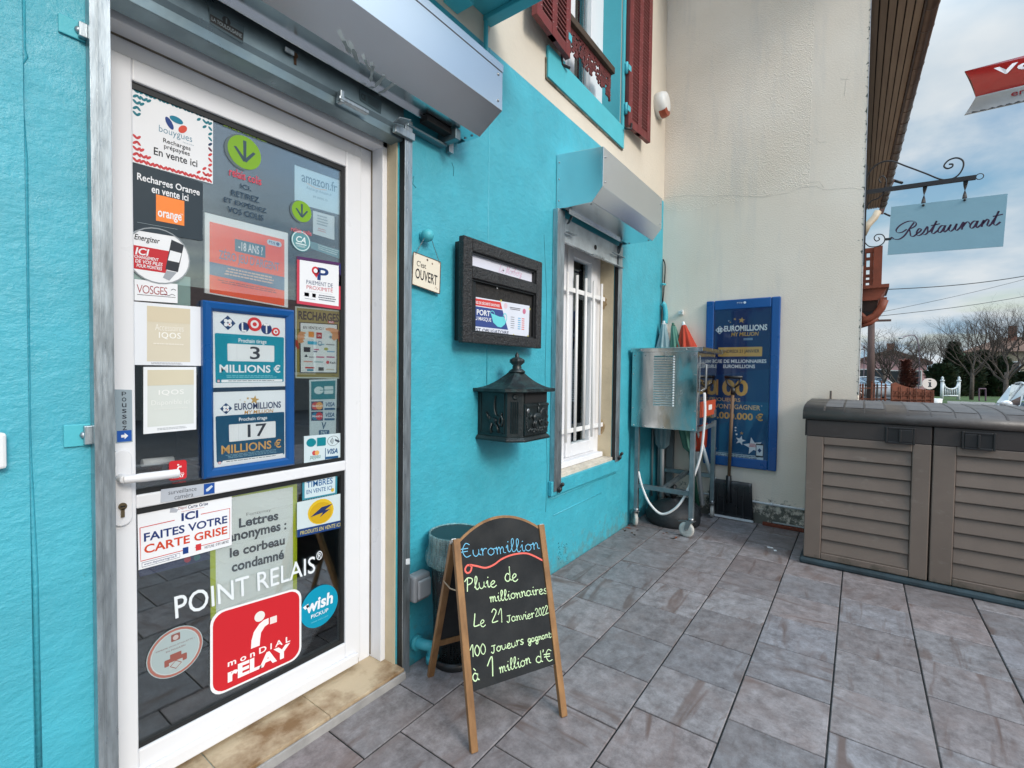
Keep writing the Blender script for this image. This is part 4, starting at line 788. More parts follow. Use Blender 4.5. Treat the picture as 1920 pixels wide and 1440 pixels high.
F.rr(.19, .435, .81, .66, (226, 230, 234), 2, .012); F.text('3', .475, .46, .61, .63, (52, 58, 70), .012, l=3); F.rect(.305, .44, .309, .64, (200, 206, 212), 3)
F.text('MILLIONS €', .09, .70, .90, .81, WHT, .02); F.lines(2, .14, .845, .85, .885, (120, 196, 208)); F.rr(.11, .90, .93, .935, WHT, 2, .01); F.lines(1, .14, .912, .88, .928, (90, 110, 120), 3); F.ell(.075, .917, .018, (236, 220, 226), 3); F.ring(.075, .917, .018, .005, (200, 60, 80), 4)
F.done('jackpot_poster', parent=lf)
F = Flat(*[on(1, yP, *p) for p in ((398, 735.5), (539, 731), (539.5, 864), (402, 883))]); F.back((228, 234, 240), .0005)
F.star(.53, .12, .065, (190, 156, 92), 2, 10); F.star(.44, .095, .022, (190, 156, 92), 2); F.star(.40, .14, .013, (190, 156, 92), 2); F.star(.34, .11, .01, (190, 156, 92), 2)
clover(F, .16, .215, .075); F.text('EUROMILLIONS', .265, .155, .90, .245, (28, 52, 96), .02); F.text('MY MILLION', .39, .255, .79, .305, (190, 146, 84), .012, .15)
F.rr(.03, .305, .95, .90, (12, 78, 112), 1, .02); F.text('Prochain tirage', .32, .345, .70, .405, WHT, .012)
F.rr(.19, .425, .82, .65, (226, 230, 234), 2, .012); F.text('17', .43, .445, .69, .615, (52, 58, 70), .012, l=3); F.rect(.31, .43, .314, .64, (200, 206, 212), 3)
F.text('MILLIONS €', .09, .68, .90, .80, (206, 160, 96), .02); F.lines(3, .12, .815, .88, .87, (110, 150, 172)); F.rr(.10, .885, .93, .925, WHT, 2, .01); F.lines(1, .14, .897, .88, .915, (90, 110, 120), 3); F.ell(.065, .905, .018, (236, 220, 226), 3); F.ring(.065, .905, .018, .005, (200, 60, 80), 4)
F.done('jackpot_poster', parent=lf)
MB().box(X0+.028, X1-.028, GY-.0165, GY-.0150, Z0+.028, Z1-.028).build('cover_sheet', glass('frame_cover', .7, .0, (.97, .98, .98), .05), parent=lf)
# 14 recharge poster behind the pane
F = inside([(553.5, 574), (639.6, 582), (637.5, 710), (554, 709)]); F.back((196, 208, 200), .001); F.rect(.03, .02, .97, .98, (150, 138, 66), 1)
F.text('RECHARGES', .06, .055, .95, .18, (44, 40, 36), .03); F.rect(.70, .165, .84, .20, (210, 70, 74), 2); F.text('MAG', .72, .17, .82, .195, WHT, .02, l=3)
F.poly([(.08, .215), (.925, .205), (.93, .925), (.085, .93)], (40, 38, 36), 2); F.poly([(.105, .225), (.90, .218), (.905, .91), (.11, .915)], (226, 234, 236), 3)
F.text('EN VENTE ICI !', .16, .265, .60, .305, BLK, .012, l=4)
F.poly([(.64, .28), (.72, .265), (.84, .27), (.95, .29), (.98, .34), (.94, .41), (.84, .45), (.78, .42), (.80, .36), (.74, .315), (.65, .305)], (218, 160, 116), 4); F.poly([(.93, .30), (1.0, .30), (1.0, .48), (.95, .46)], (176, 64, 48), 4)
F.poly([(.04, .40), (.10, .345), (.20, .35), (.22, .37), (.17, .385), (.21, .41), (.17, .42), (.20, .45), (.15, .46), (.18, .49), (.12, .51), (.05, .50)], (218, 160, 116), 4); F.poly([(.0, .46), (.05, .48), (.08, .58), (.05, .60), (.0, .55)], (176, 64, 48), 4)
for (u0, v0, u1, v1, c) in ((.27, .34, .39, .42, (228, 150, 60)), (.44, .345, .56, .43, (190, 44, 54)), (.25, .475, .45, .52, (70, 180, 214)), (.17, .56, .31, .63, (60, 56, 66)), (.20, .84, .40, .86, (196, 60, 60)), (.24, .87, .38, .895, (60, 150, 180)), (.49, .84, .61, .89, (50, 46, 46))): F.rect(u0, v0, u1, v1, c, 4)
F.text('SFR', .465, .375, .54, .405, WHT, .02, l=5); F.ring(.52, .50, .05, .012, (90, 130, 170), 4); F.ell(.66, .575, .05, (170, 176, 70), 4, .02); F.ell(.76, .40, .03, (120, 160, 180), 4)
F.ell(.70, .765, .035, (206, 40, 54), 4); F.text('Kash', .75, .75, .88, .785, (40, 40, 50), .02, l=4); F.poly([(.18, .70), (.22, .66), (.26, .70)], (30, 40, 60), 4)
for (u, v, u2, c) in ((.48, .505, .62, (140, 190, 210)), (.66, .50, .85, (150, 156, 160)), (.38, .58, .50, (196, 90, 130)), (.68, .60, .86, (120, 176, 210)), (.28, .69, .40, (160, 160, 170)), (.44, .685, .62, (190, 40, 110)), (.67, .68, .86, (176, 60, 120)), (.17, .755, .36, (214, 160, 150)), (.40, .755, .60, (150, 186, 190)), (.67, .86, .85, (190, 186, 170)), (.38, .61, .46, (50, 50, 110))): F.rect(u, v, u2, v+.018, c, 4)
F.text('visit', .80, .945, .88, .96, (50, 48, 30), .01)
F.done('door_poster', 'olive gold poster with a white board held by two drawn hands', 'poster')
# 15, 16 bank card signs
def cb(F, u0, v0, u1, v1, col, l):
    m = (u0+u1)/2-.01; h = v1-v0; a = (v0+v1)/2
    F.ell(u0+(m-u0)*.5, a, (m-u0)*.5, col, l, h*.5); F.rr(m, v0, u1, v1, col, l, .03); return a, m
F = inside([(580, 712), (632, 710), (629.5, 822), (580.5, 822)]); F.back((202, 220, 226), .0008); F.rect(.06, .03, .94, .34, (0, 128, 142), 1); a, m = cb(F, .16, .12, .86, .25, (204, 224, 228), 2); F.rect(.36, a-.006, .88, a+.004, (0, 128, 142), 3); F.rect(.50, .115, .525, .255, (0, 128, 142), 4)
for v, c2, c3, w1 in ((.37, (206, 66, 66), (230, 170, 90), 'MasterCard'), (.545, (0, 128, 170), (206, 50, 60), 'Maestro')):
    F.rect(.06, v, .49, v+.155, (26, 56, 96), 1); F.ell(.21, v+.077, .13, c2, 2); F.ell(.35, v+.077, .13, c3, 3); F.text(w1, .10, v+.057, .46, v+.095, WHT, .02, l=4)
    F.rect(.52, v, .95, v+.155, (206, 224, 232), 1); F.rect(.54, v+.115, .94, v+.15, (20, 92, 138), 2); F.text('VISA', .58, v+.02, .93, v+.095, (20, 88, 134), .03, .25)
F.text('V', .44, .725, .62, .845, (20, 82, 120), .03, .1); F.rect(.34, .86, .74, .945, (20, 92, 138)); F.text('PAY', .42, .875, .66, .93, (200, 224, 232), .02); F.done('door_sign', 'tall narrow pale strip of bank card symbols under the olive gold poster', 'sign')
F = G([(570, 818), (639, 812), (638, 861), (570, 868.5)]); F.back((206, 222, 228), .0006); cb(F, .06, .10, .58, .42, (0, 128, 142), 1); F.rect(.315, .08, .335, .44, (206, 222, 228), 3); F.ring(.78, .27, .16, .012, (60, 70, 84), 1, rv=.19)
for k in range(3): F.ring(.68, .27, .04+.035*k, .014, (50, 60, 74), 2, -50, 50, 8, rv=.07+.05*k)
F.poly([(.84, .2), (.98, .30), (.94, .36), (.83, .27)], (60, 70, 84), 2); F.ell(.27, .66, .06, (196, 74, 74), 1); F.ell(.34, .66, .06, (226, 170, 100), 2); F.text('paypass', .15, .76, .44, .92, (60, 130, 120), 0, .25); F.rect(.56, .52, .58, .96, (20, 82, 130), 1); F.text('VISA', .62, .56, .92, .76, (20, 82, 130), .03, .25); F.rect(.58, .85, .94, .94, (20, 82, 130)); F.done('door_sticker', 'pale contactless payment sticker under the tall strip of bank card symbols', 'sticker')
# 17 small red relay sticker
def relay(F, big):
    F.ell(.505, .225, .058, (236, 232, 228), 2); F.rect(.62, .285, .70, .375, (240, 226, 222), 2)
    F.poly([(.605, .285), (.605, .36), (.56, .38), (.52, .44), (.51, .52), (.505, .60), (.41, .60), (.415, .50), (.44, .40), (.50, .32), (.55, .29)], (250, 240, 240), 2)
    F.text('m o n D I A L', .17, .63, .86, .71, (250, 240, 240), .02); F.text('rELAY', .17, .725, .86, .90, (250, 244, 244), .045)
F = G([(317, 865), (350, 862), (350, 897), (317, 902)]); pts = rrpts(.16, F.W/F.H); F.back((206, 40, 50), .0006, pts=pts); relay(F, False); decal_txt(F, 'Point Relais', 322, 905, 347, 909, 0, -4, (190, 60, 60), .01); F.done('door_sticker', 'small red rounded relay sticker beside the door handle', 'sticker')
# 18 and 27 on the leaf itself
F = Flat(*[on(1, DY-.0012, *p) for p in ((302, 918), (403, 904), (403, 925), (301, 943))]); F.back((186, 192, 202), .0008); F.text('surveillance', .13, .14, .64, .48, (40, 44, 52), -.008); F.text('caméra', .24, .58, .58, .93, (40, 44, 52), -.008); F.rect(.78, .04, .99, .96, (24, 78, 158)); F.poly([(.82, .52), (.93, .22), (.96, .36), (.87, .70), (.83, .72)], (204, 214, 226), 2); F.done('door_plate', 'silver camera surveillance plate with a blue square on the middle rail of the door', 'plate')
F = Flat(*[on(1, DY-.0012, *p) for p in ((214.6, 730), (247.5, 731), (248.7, 828.5), (217, 831.5))]); F.back((150, 166, 176), .0008)
for i, c in enumerate('poussez'): F.text(c, .40, .04+.108*i-(.0 if c not in 'p' else 0), .66, .04+.108*i+.075, (36, 42, 52), 0)
F.rect(.08, .77, .94, .98, (26, 86, 172)); F.poly([(.32, .85), (.52, .85), (.52, .815), (.74, .875), (.52, .935), (.52, .90), (.32, .90)], WHT, 2); F.done('door_plate', 'upright grey push plate with a blue arrow square above the door handle', 'plate')
# 19..26 lower pane
F = G([(394, 902), (557, 902.5), (557, 1109), (396, 1160)], GY+.0075); F = inside([(393, 931), (557, 903), (557, 1112), (395, 1162)]); F.back((196, 210, 40), .0008); F.rect(.055, .04, .945, .99, (246, 250, 248), 1); F.text('Fontenay', .385, .19, .67, .225, (40, 46, 50), -.012)
for t, v0, v1, u0, u1 in (('Lettres', .225, .305, .30, .76), ('anonymes :', .345, .43, .18, .86), ('le corbeau', .455, .535, .20, .84), ('condamné', .575, .66, .22, .83)): F.text(t, u0, v0, u1, v1, (26, 32, 38), .032)
F.rect(.68, .195, .94, .198, (120, 128, 132)); F.done('news_bill', 'newspaper bill in a lime green frame behind the lower door glass', 'news bill')
F = G([(557, 942), (641.4, 925), (641.4, 989), (557, 1008)], GY-.0022); F.back((206, 220, 224), .0006); F.rect(0, .78, 1, 1, (24, 62, 122), 1); F.text('PRODUITS EN VENTE ICI', .06, .84, .96, .95, (208, 196, 120), .005, .15); F.ell(.51, .40, .29, (222, 186, 44), 1, .36); F.ell(.51, .43, .25, (206, 166, 30), 2, .30); F.poly([(.28, .50), (.52, .28), (.78, .24), (.60, .38), (.72, .38), (.48, .56), (.55, .44)], (34, 52, 100), 3); F.done('door_sticker', 'white sticker with a yellow oval and a dark blue foot on the door glass', 'sticker')
F = G([(567, 897.5), (632.5, 886), (631.7, 926.7), (567, 939)]); F.back((60, 140, 160), .0006)
for k in range(14):
    for v in (0.0, 1.0): F.ell((k+.5)/14, v, .02, (52, 52, 48), 1, n=8)
F.rect(.06, .09, .94, .91, (206, 224, 230), 1); F.text('TIMBRES', .11, .18, .86, .46, (24, 92, 150), .01); F.text('EN VENTE ICI', .11, .55, .84, .74, (24, 92, 150), .008); F.ell(.86, .76, .05, (210, 180, 60), 2); F.done('door_sticker', 'small teal stamp-shaped sticker above the white sticker with a yellow oval', 'sticker')
F = G([(257.5, 957), (434.5, 925), (434.5, 1022), (260, 1069)], GY-.0024); F.back(WHT, .0008)
F.stroke([(.02, .30), (.36, .29)], .0022, (206, 60, 60), sm=False); F.stroke([(.64, .28), (.975, .28), (.975, .86), (.02, .86), (.02, .30)], .0022, (206, 60, 60), sm=False)
F.text('Dépot', .40, .075, .49, .135, (150, 60, 70)); F.text('Carte Grise', .50, .075, .72, .135, (30, 44, 92), .012); F.lines(1, .42, .16, .70, .175, (206, 130, 130)); F.poly([(.32, .05), (.40, .11), (.38, .16), (.31, .14)], (176, 180, 190), 2)
F.text('ICI', .43, .19, .61, .335, (24, 50, 112), .03); F.text('FAITES VOTRE', .055, .405, .945, .55, (24, 50, 112), .022); F.text('CARTE GRISE', .055, .605, .945, .755, (206, 70, 40), .022)
F.rect(.44, .815, .50, .93, (24, 60, 130), 3); F.rect(.50, .815, .57, .93, WHT, 3); F.rect(.58, .815, .64, .93, (206, 54, 60), 3); F.text('HOTLINE : 0 891 648 902', .68, .885, .96, .935, (60, 66, 90), .005, l=3); F.rect(.03, .89, .41, .97, (90, 96, 130), 2); F.rect(.033, .897, .407, .963, WHT, 3); F.text('www.depotcartegrise.fr', .05, .905, .38, .955, (50, 66, 120), .005, l=4)
F.done('door_poster', 'white poster with red and dark blue lettering under the camera plate', 'poster')
F = inside([(259, 1068), (394, 1030), (394, 1048), (262, 1082)]); F.back((34, 38, 86), .0008); F.ell(.66, .4, .05, (190, 44, 60), 1); F.ell(.80, .45, .05, (30, 110, 110), 1); F.done('door_card', 'dark blue strip of card behind the glass below the white poster with red letters', 'card')
F = G([(326, 1116), (591, 1040), (591, 1074), (329, 1162)]); F.text('POINT RELAIS', 0, .06, 1, .97, (232, 238, 242), .006); d = Flat(*[on(1, GY-.0012, *p) for p in ((592, 1041), (608.5, 1037), (608.5, 1054), (592, 1059))])
F.text('®', 1.01, -.14, 1.065, .36, (232, 238, 242), .006); F.done('door_decal', 'white lettering decal stretched across the lower door glass', 'decal')
F = G([(394, 1150), (565, 1100), (565, 1232), (394, 1311)], GY-.003); pts = rrpts(.13, F.W/F.H); F.back((240, 240, 242), .0006, pts=pts); F.poly([(.5+(u-.5)*.95, .5+(v-.5)*.95) for u, v in pts], (206, 36, 46), 1); relay(F, True); F.done('door_sticker', 'large red rounded relay sticker with a white rim low on the door glass', 'sticker')
c0 = on(1, GY-.0016, 599.5, 1136.5); r0 = .078
F = Flat(c0+Vector((-r0, 0, r0)), c0+Vector((r0, 0, r0)), c0+Vector((r0, 0, -r0)), c0+Vector((-r0, 0, -r0))); F.back((0, 150, 184), .0006, pts=circ(44)); F.text('wish', .14, .25, .86, .56, WHT, .03, .1); F.poly([(.06, .36), (.20, .32), (.22, .40), (.12, .44)], WHT, 2); F.text('PICKUP', .27, .63, .73, .72, WHT, .012); F.text('www.wish.com', .27, .80, .72, .84, (120, 206, 224)); F.done('door_sticker', 'round bright turquoise sticker beside the large red relay sticker', 'sticker')
c0 = on(1, GY-.0012, 329.5, 1222); r0 = .0735
F = Flat(c0+Vector((-r0, 0, r0)), c0+Vector((r0, 0, r0)), c0+Vector((r0, 0, -r0)), c0+Vector((-r0, 0, -r0))); F.back((168, 184, 186), .0005, pts=circ(44)); F.ring(.5, .5, .485, .045, (170, 110, 100)); F.ring(.5, .5, .43, .01, (200, 208, 208), 2)
F.text('IMPRIME MON ÉTIQUETTE !', .16, .335, .84, .375, (140, 110, 110)); F.text('EN MAGASIN', .33, .415, .67, .45, (140, 110, 110)); F.rr(.42, .12, .58, .27, (140, 90, 84), 1, .02); F.ell(.5, .2, .05, (190, 180, 178), 2)
F.rect(.40, .52, .60, .60, (150, 90, 82)); F.rr(.30, .60, .70, .74, (150, 90, 82), 1, .02); F.rect(.38, .68, .62, .84, (176, 188, 188), 2); F.ring(.5, .76, .11, .02, (150, 90, 82), 3, n=4, rv=.09); F.done('door_sticker', 'faded round printer sticker low on the door glass', 'sticker')

# ================================================================== things on the turquoise wall
DB = MB().use(mat('white_plastic', (.75, .76, .77), .35, var=.03)); p, q = on(1, 1.498, -28, 812), on(1, 1.498, 10, 876); DB.box(p.x-.04, q.x, 1.472, 1.497, q.z, p.z); o = DB.build('call_button', bevel=.006); tag(o, 'white plastic push-button box on the turquoise wall beside the door shutter rail', 'call button')
# hanging open sign
kn = thing('open_sign', (1.45, W, 1.6), 'small rusty-edged cream metal sign hanging by chains on the turquoise wall', 'sign')
cs = [on(1, 1.492, *p) for p in ((774.5, 471), (827, 491), (825, 552), (771.5, 533))]
F = Flat(*cs); F.back((236, 227, 208), .0016, pts=[(.03, 0), (.97, 0), (1, .05), (1, .95), (.97, 1), (.03, 1), (0, .95), (0, .05)])
for b in ((0, .02, .03, .98), (.97, .02, 1, .98), (.02, 0, .98, .025), (.02, .975, .98, 1)): F.rect(*b, (84, 62, 50), 1)
F.text("C'est", .14, .22, .46, .39, (46, 46, 48), .004); F.text('OUVERT', .11, .46, .88, .77, (40, 40, 42), .012); F.stroke([(.80, .88), (.84, .82), (.88, .88), (.92, .84)], .0015, (150, 120, 100)); F.ell(.5, .10, .03, (90, 70, 56), 1, n=9); F.ell(.68, .16, .025, (120, 96, 76), 1, n=9); F.done('sign_plate', parent=kn)
kb = on(1, 1.475, 803, 441)
MB().use(M_turq_s).ball(kb+Vector((0, .005, 0)), .027, 14).cyl(kb, (kb.x, W, kb.z), .012).lathe([(.012, 0), (.022, -.006), (.022, -.012)], (kb.x, W, kb.z), 12, (0, 1, 0)).build('hook_knob', parent=kn)
chn = MB().use(mat('chain_wire', (.25, .26, .27), .4, metal=.8))
for a, b in ((cs[0]+Vector((.012, -.003, -.01)), kb+Vector((-.012, 0, .0))), (cs[1]+Vector((-.012, -.003, -.008)), kb+Vector((.012, 0, .0)))):
    n = 11
    for i in range(n):
        p = a.lerp(b, i/n); q = a.lerp(b, (i+1.15)/n); k = Vector((.0022, 0, 0)) if i % 2 else Vector((0, .0022, 0)); chn.tube([p, (p+q)/2+k, q, (p+q)/2-k, p], .0008, 5)
chn.build('chain', parent=kn)
# menu case
nc = thing('menu_case', (1.91, W, 1.37), 'black hammered-metal menu display case on the turquoise wall', 'notice case')
M_ham = mat('black_hammered', (.016, .016, .018), .32, var=.3, scale=20, bump=1.0, bscale=85); M_blk = mat('black_enamel', (.012, .013, .014), .35, var=.3, scale=10, bump=.08)
NX0, NX1, NZ0, NZ1, NY = 1.588, 2.233, 1.374, 1.848, 1.428
def xf(px, py, y=NY): return on(1, y, px, py)
b = MB().use(M_blk).box(NX0+.03, NX1-.02, NY+.03, W, NZ0+.012, NZ1-.012); b.build('case_body', parent=nc, bevel=.003)
f = MB().use(M_ham); a0, a1, a2, a3 = NX0+.062, NX1-.052, NZ0+.052, NZ1-.058; zm0, zm1 = NZ1-.180, NZ1-.128
for q in ((NX0, a0, NZ0, NZ1), (a1, NX1, NZ0, NZ1), (a0, a1, NZ0, a2), (a0, a1, a3, NZ1), (a0, a1, zm0, zm1)): f.box(q[0], q[1], NY, NY+.032, q[2], q[3])
f.build('case_frame', parent=nc, bevel=.005)
wr = MB().use(M_blk)
for z0_, z1_ in ((a2, zm0), (zm1, a3)):
    wr.box(a0+.0005, a1-.0005, NY+.012, NY+.03, z0_, z0_+.008).box(a0, a1, NY+.012, NY+.03, z1_-.008, z1_).box(a0, a0+.010, NY+.012, NY+.03, z0_+.008, z1_-.008).box(a1-.010, a1, NY+.012, NY+.03, z0_+.008, z1_-.008)
wr.box(a0+.022, a0+.046, NY+.020, NY+.034, a2, zm0); wr.build('inner_frame', parent=nc, bevel=.0015)
MB().use(mat('dark_cork', (.022, .021, .021), .9, var=.5, scale=60, bump=.4, bscale=120)).box(a0, a1, NY+.0775, NY+.079, a2, zm0).build('back_panel', parent=nc) if False else MB().use(mat('dark_cork', (.022, .021, .021), .9, var=.5, scale=60, bump=.4, bscale=120)).box(a0, a1, NY+.028, NY+.0295, a2+.001, zm0-.001).build('back_panel', parent=nc)
F = Flat(*[Vector(p) for p in ((a0+.008, NY+.0285, a3-.007), (a1-.007, NY+.0285, a3-.007), (a1-.007, NY+.0285, zm1+.007), (a0+.008, NY+.0285, zm1+.007))]); F.back((226, 228, 242), .0005)
hand(F, 'Le Marbery', .42, .82, .80, .70, (226, 176, 204), .0022, slant=.35, nib=40, jit=0); F.done('name_strip', parent=nc)
F = Flat(*[on(1, NY+.0275, *p) for p in ((886, 556), (993, 573.5), (991, 633), (886, 622.5))]); F.c[0].x -= .03; F.c[3].x -= .03
F.back((224, 228, 240), .0006); F.poly([(-.0, .04), (.485, .035), (.515, .24), (0, .235)], (214, 66, 62)); F.text('RES DE SÉCURITÉ SANITAIRE', .10, .09, .47, .19, WHT, .012); F.poly([(0, .26), (.52, .265), (.62, .83), (0, .83)], (58, 78, 140)); F.text('PORT', .12, .34, .32, .50, WHT, .02); F.text('DU MASQUE', .06, .545, .34, .67, WHT, .008); F.text('EST OBLIGATOIRE', .08, .87, .63, .97, (50, 62, 96), .008)
F.poly([(.33, .40), (.40, .43), (.47, .47), (.54, .46), (.58, .58), (.56, .68), (.50, .78), (.44, .77), (.37, .66)], (112, 214, 222), 3); F.ring(.355, .42, .04, .008, (112, 214, 222), 3, 180, 360, 10, rv=.10); F.ring(.56, .48, .035, .008, (112, 214, 222), 3, rv=.14)
F.lines(2, .64, .13, .83, .22, (80, 80, 90)); F.ell(.90, .20, .03, (206, 120, 150), 2); F.ell(.57, .12, .03, (226, 200, 210), 2)
for k in range(6): F.lines(1, .66, .42+.065*k, .73, .45+.065*k, (70, 70, 80), rnd=.1); F.rect(.79, .42+.065*k, .84, .45+.065*k, (110, 180, 220)); F.rect(.86, .42+.065*k, .91, .45+.065*k, (226, 120, 120))
for u, v in ((.49, -.01), (1.0, .10), (.985, .96), (.72, .97)): F.ell(u, v, .013, (206, 196, 110), 3)
F.done('mask_notice', parent=nc)
MB().use(M_screw).ball(on(1, NY-.001, 944, 507), .0045, 8).build('screw', parent=nc); MB().use(mat('white_pin', (.8, .8, .8), .4)).ball(on(1, NY+.026, 932, 540), .005, 8).build('pin', parent=nc)
# cast mailbox
mbx = thing('mailbox', (1.945, W, .92), 'dark cast-iron mailbox with a crowned roof on the turquoise wall', 'mailbox')
M_iron = mat('cast_iron_dark', (.006, .009, .010), .38, var=.5, scale=14, bump=.25, bscale=60, col2=(.014, .024, .026), rvar=.1)
def foot(o, z): return [Vector(p) for p in ((1.790-o, W, z), (1.790-o, 1.330-o*.4, z), (1.838-o*.4, 1.272-o, z), (2.046+o*.4, 1.272-o, z), (2.094+o, 1.330-o*.4, z), (2.094+o, W, z))]
MB().use(M_iron).loft([foot(0, .935), foot(0, 1.155)], smooth=False).build('box_body', parent=mbx, bevel=.003)
bt = MB().use(M_iron).loft([foot(.016, .915), foot(.016, .925), foot(.004, .937)], smooth=False).build('base_plate', parent=mbx, bevel=.002)
ap = lambda k, z: [Vector((1.942+k*(p.x-1.942)*1.0, 1.385+(p.y-1.385)*k, z)) for p in foot(0, 0)]
def ringr(t):
    A = foot(.038, 1.165); B = ap(.22, 1.243); k = t; zz = 1.165+(1.243-1.165)*(k**1.9); return [Vector((a.x+(b.x-a.x)*k, a.y+(b.y-a.y)*k, zz)) for a, b in zip(A, B)]
MB().use(mat('mossy_roof_iron', (.006, .010, .012), .5, var=.5, scale=25, bump=.3, bscale=60, col2=(.02, .055, .055), thr=(.45, .75))).loft([foot(.032, 1.148), foot(.038, 1.152)]+[ringr(i/7) for i in range(8)], smooth=False).build('roof', parent=mbx)
MB().use(M_iron).lathe([(.0, 1.238), (.040, 1.240), (.042, 1.246), (.034, 1.254), (.022, 1.262), (.024, 1.270), (.020, 1.275), (.036, 1.292), (.036, 1.304), (.022, 1.314), (.010, 1.318), (.012, 1.326), (.007, 1.334), (.003, 1.342), (0, 1.343)], (1.942, 1.385, 0), 24, f=lambda j, z: 1+.12*math.cos(6*2*math.pi*j/24) if 1.276 < z < 1.316 else 1).build('finial', parent=mbx)
fy = 1.272
MB().use(M_dark).box(1.846, 2.040, fy-.004, fy-.001, 1.098, 1.147).build('letter_slot', parent=mbx)
dr = MB().use(M_iron).box(1.842, 2.042, fy-.010, fy-.0005, .945, 1.092).box(1.848, 2.036, fy-.014, fy-.0105, 1.078, 1.088)
dr = dr.build('mail_door', parent=mbx, bevel=.003)
rl = MB().use(M_iron)          # cast relief: horse and rider over scrolls
fx, fz = 1.945, 1.015
rl.ball((fx-.005, fy-.012, fz+.012), .030, 12, (1.25, .35, .75)).ball((fx+.035, fy-.012, fz+.030), .018, 10, (.9, .4, 1.1)).ball((fx+.052, fy-.012, fz+.046), .012, 10, (1.2, .4, .8)).tube([(fx-.035, fy-.012, fz+.012), (fx-.060, fy-.013, fz+.025), (fx-.068, fy-.011, fz+.008)], .006, 6)
for a, b, c in (((.02, 0), (.04, -.012), (.055, .002)), ((.01, 0), (.022, -.025), (.040, -.03)), ((-.025, .0), (-.04, -.022), (-.030, -.04)), ((-.015, -.005), (-.022, -.03), (-.008, -.042))): rl.tube([(fx+p[0], fy-.012, fz+p[1]) for p in (a, b, c)], [.008, .006, .005], 6)
rl.ball((fx+.005, fy-.013, fz+.048), .013, 8, (.8, .5, 1.4)).ball((fx+.008, fy-.013, fz+.070), .008, 8).ball((fx+.008, fy-.013, fz+.078), .011, 8, (1.3, .5, .4))
rs_ = random.Random(3)
for i in range(26): rl.ball((fx-.075+.006*i+rs_.uniform(-.004, .004), fy-.011, .962+rs_.uniform(-.006, .010)), rs_.uniform(.006, .010), 8, (1, .5, 1))
for i in range(12): rl.ball((1.856+rs_.uniform(-.006, .006), fy-.011, .98+.006*i), .006, 6, (1, .5, 1)); rl.ball((2.030+rs_.uniform(-.006, .006), fy-.011, .97+.007*i), .007, 6, (1, .5, 1))
rl.build('door_relief', parent=dr)
sr = MB().use(M_iron); sx = 1.789
sr.tube(smooth_path([(sx, 1.40, 1.13), (sx-.004, 1.405, 1.08), (sx-.004, 1.395, 1.04), (sx-.004, 1.37, 1.03), (sx-.004, 1.36, 1.05)]), .005, 6).tube(smooth_path([(sx-.004, 1.37, 1.045), (sx-.004, 1.355, 1.02), (sx-.004, 1.362, .99), (sx-.004, 1.375, 1.0), (sx-.004, 1.37, 1.03)]), .006, 6)
sr.ball((sx, 1.415, 1.01), .022, 10, (.3, 1.2, .8)).ball((sx, 1.44, 1.02), .012, 8, (.4, 1, 1.3)).tube([(sx-.003, 1.44, 1.02), (sx-.003, 1.455, 1.05)], .004, 6).tube([(sx-.003, 1.42, 1.0), (sx-.003, 1.43, .97), (sx-.003, 1.42, .95)], .006, 6).tube([(sx-.003, 1.40, 1.0), (sx-.003, 1.385, .98), (sx-.003, 1.38, .955)], .006, 6)
for y0_, y1_, z0_, z1_ in ((1.355, 1.49, 1.14, 1.145), (1.355, 1.49, .950, .955), (1.345, 1.350, .950, 1.145), (1.487, 1.492, .950, 1.145)): sr.box(sx-.003, sx+.002, y0_, y1_, z0_, z1_)
pd = Vector((.048, -.058, 0)).normalized(); pn = Vector((-.058, -.048, 0)).normalized()
for k in (-.018, -.008, .002, .012): sr.bar(Vector((1.814, 1.301, .955))+pd*k+pn*.002, Vector((1.814, 1.301, 1.105))+pd*k+pn*.002, .004, .005)
sr.lathe([(.014, 0), (.014, .004), (.008, .006), (.005, .004)], Vector((1.814, 1.301, 1.128)), 14, pn); sr.build('side_relief', parent=mbx)
MB().use(M_screw).lathe([(.0, 0), (.0115, 0), (.0115, .004), (.008, .006), (0, .006)], (1.862, fy-.010, 1.062), 16, (0, -1, 0)).build('lock', parent=mbx)
hg = MB().use(M_iron)
for z in (.975, 1.07): hg.ball((2.06, 1.285, z), .012, 8).ball((2.072, 1.285, z+.012), .009, 8)
hg.build('hinge', parent=mbx)
# socket, stub pipe
sk = thing('outdoor_socket', (1.38, W, .29), 'grey plastic weatherproof socket on the wall beside the door post', 'socket')
MB().use(mat('grey_plastic', (.33, .33, .34), .4, var=.06)).box(1.337, 1.428, 1.455, W-.001, .283, .395).build('socket_box', parent=sk, bevel=.012, seg=3)
MB().use(mat('grey_plastic_lid', (.38, .38, .39), .35)).box(1.348, 1.418, 1.440, 1.4545, .30, .378).build('socket_lid', parent=sk, bevel=.010, seg=3)
pp = MB().use(M_turq_s).tube(smooth_path([(1.39, W, .085), (1.40, 1.46, .085), (1.418, 1.44, .075), (1.425, 1.44, .03)]), .022, 10).lathe([(.03, 0), (.03, .02)], (1.39, W-.02, .085), 12, (0, 1, 0)).cyl((1.425, 1.44, .04), (1.425, 1.44, .008), .028).build('pipe_stub'); tag(pp, 'short turquoise painted drain pipe stub at the foot of the wall beside the door', 'pipe')
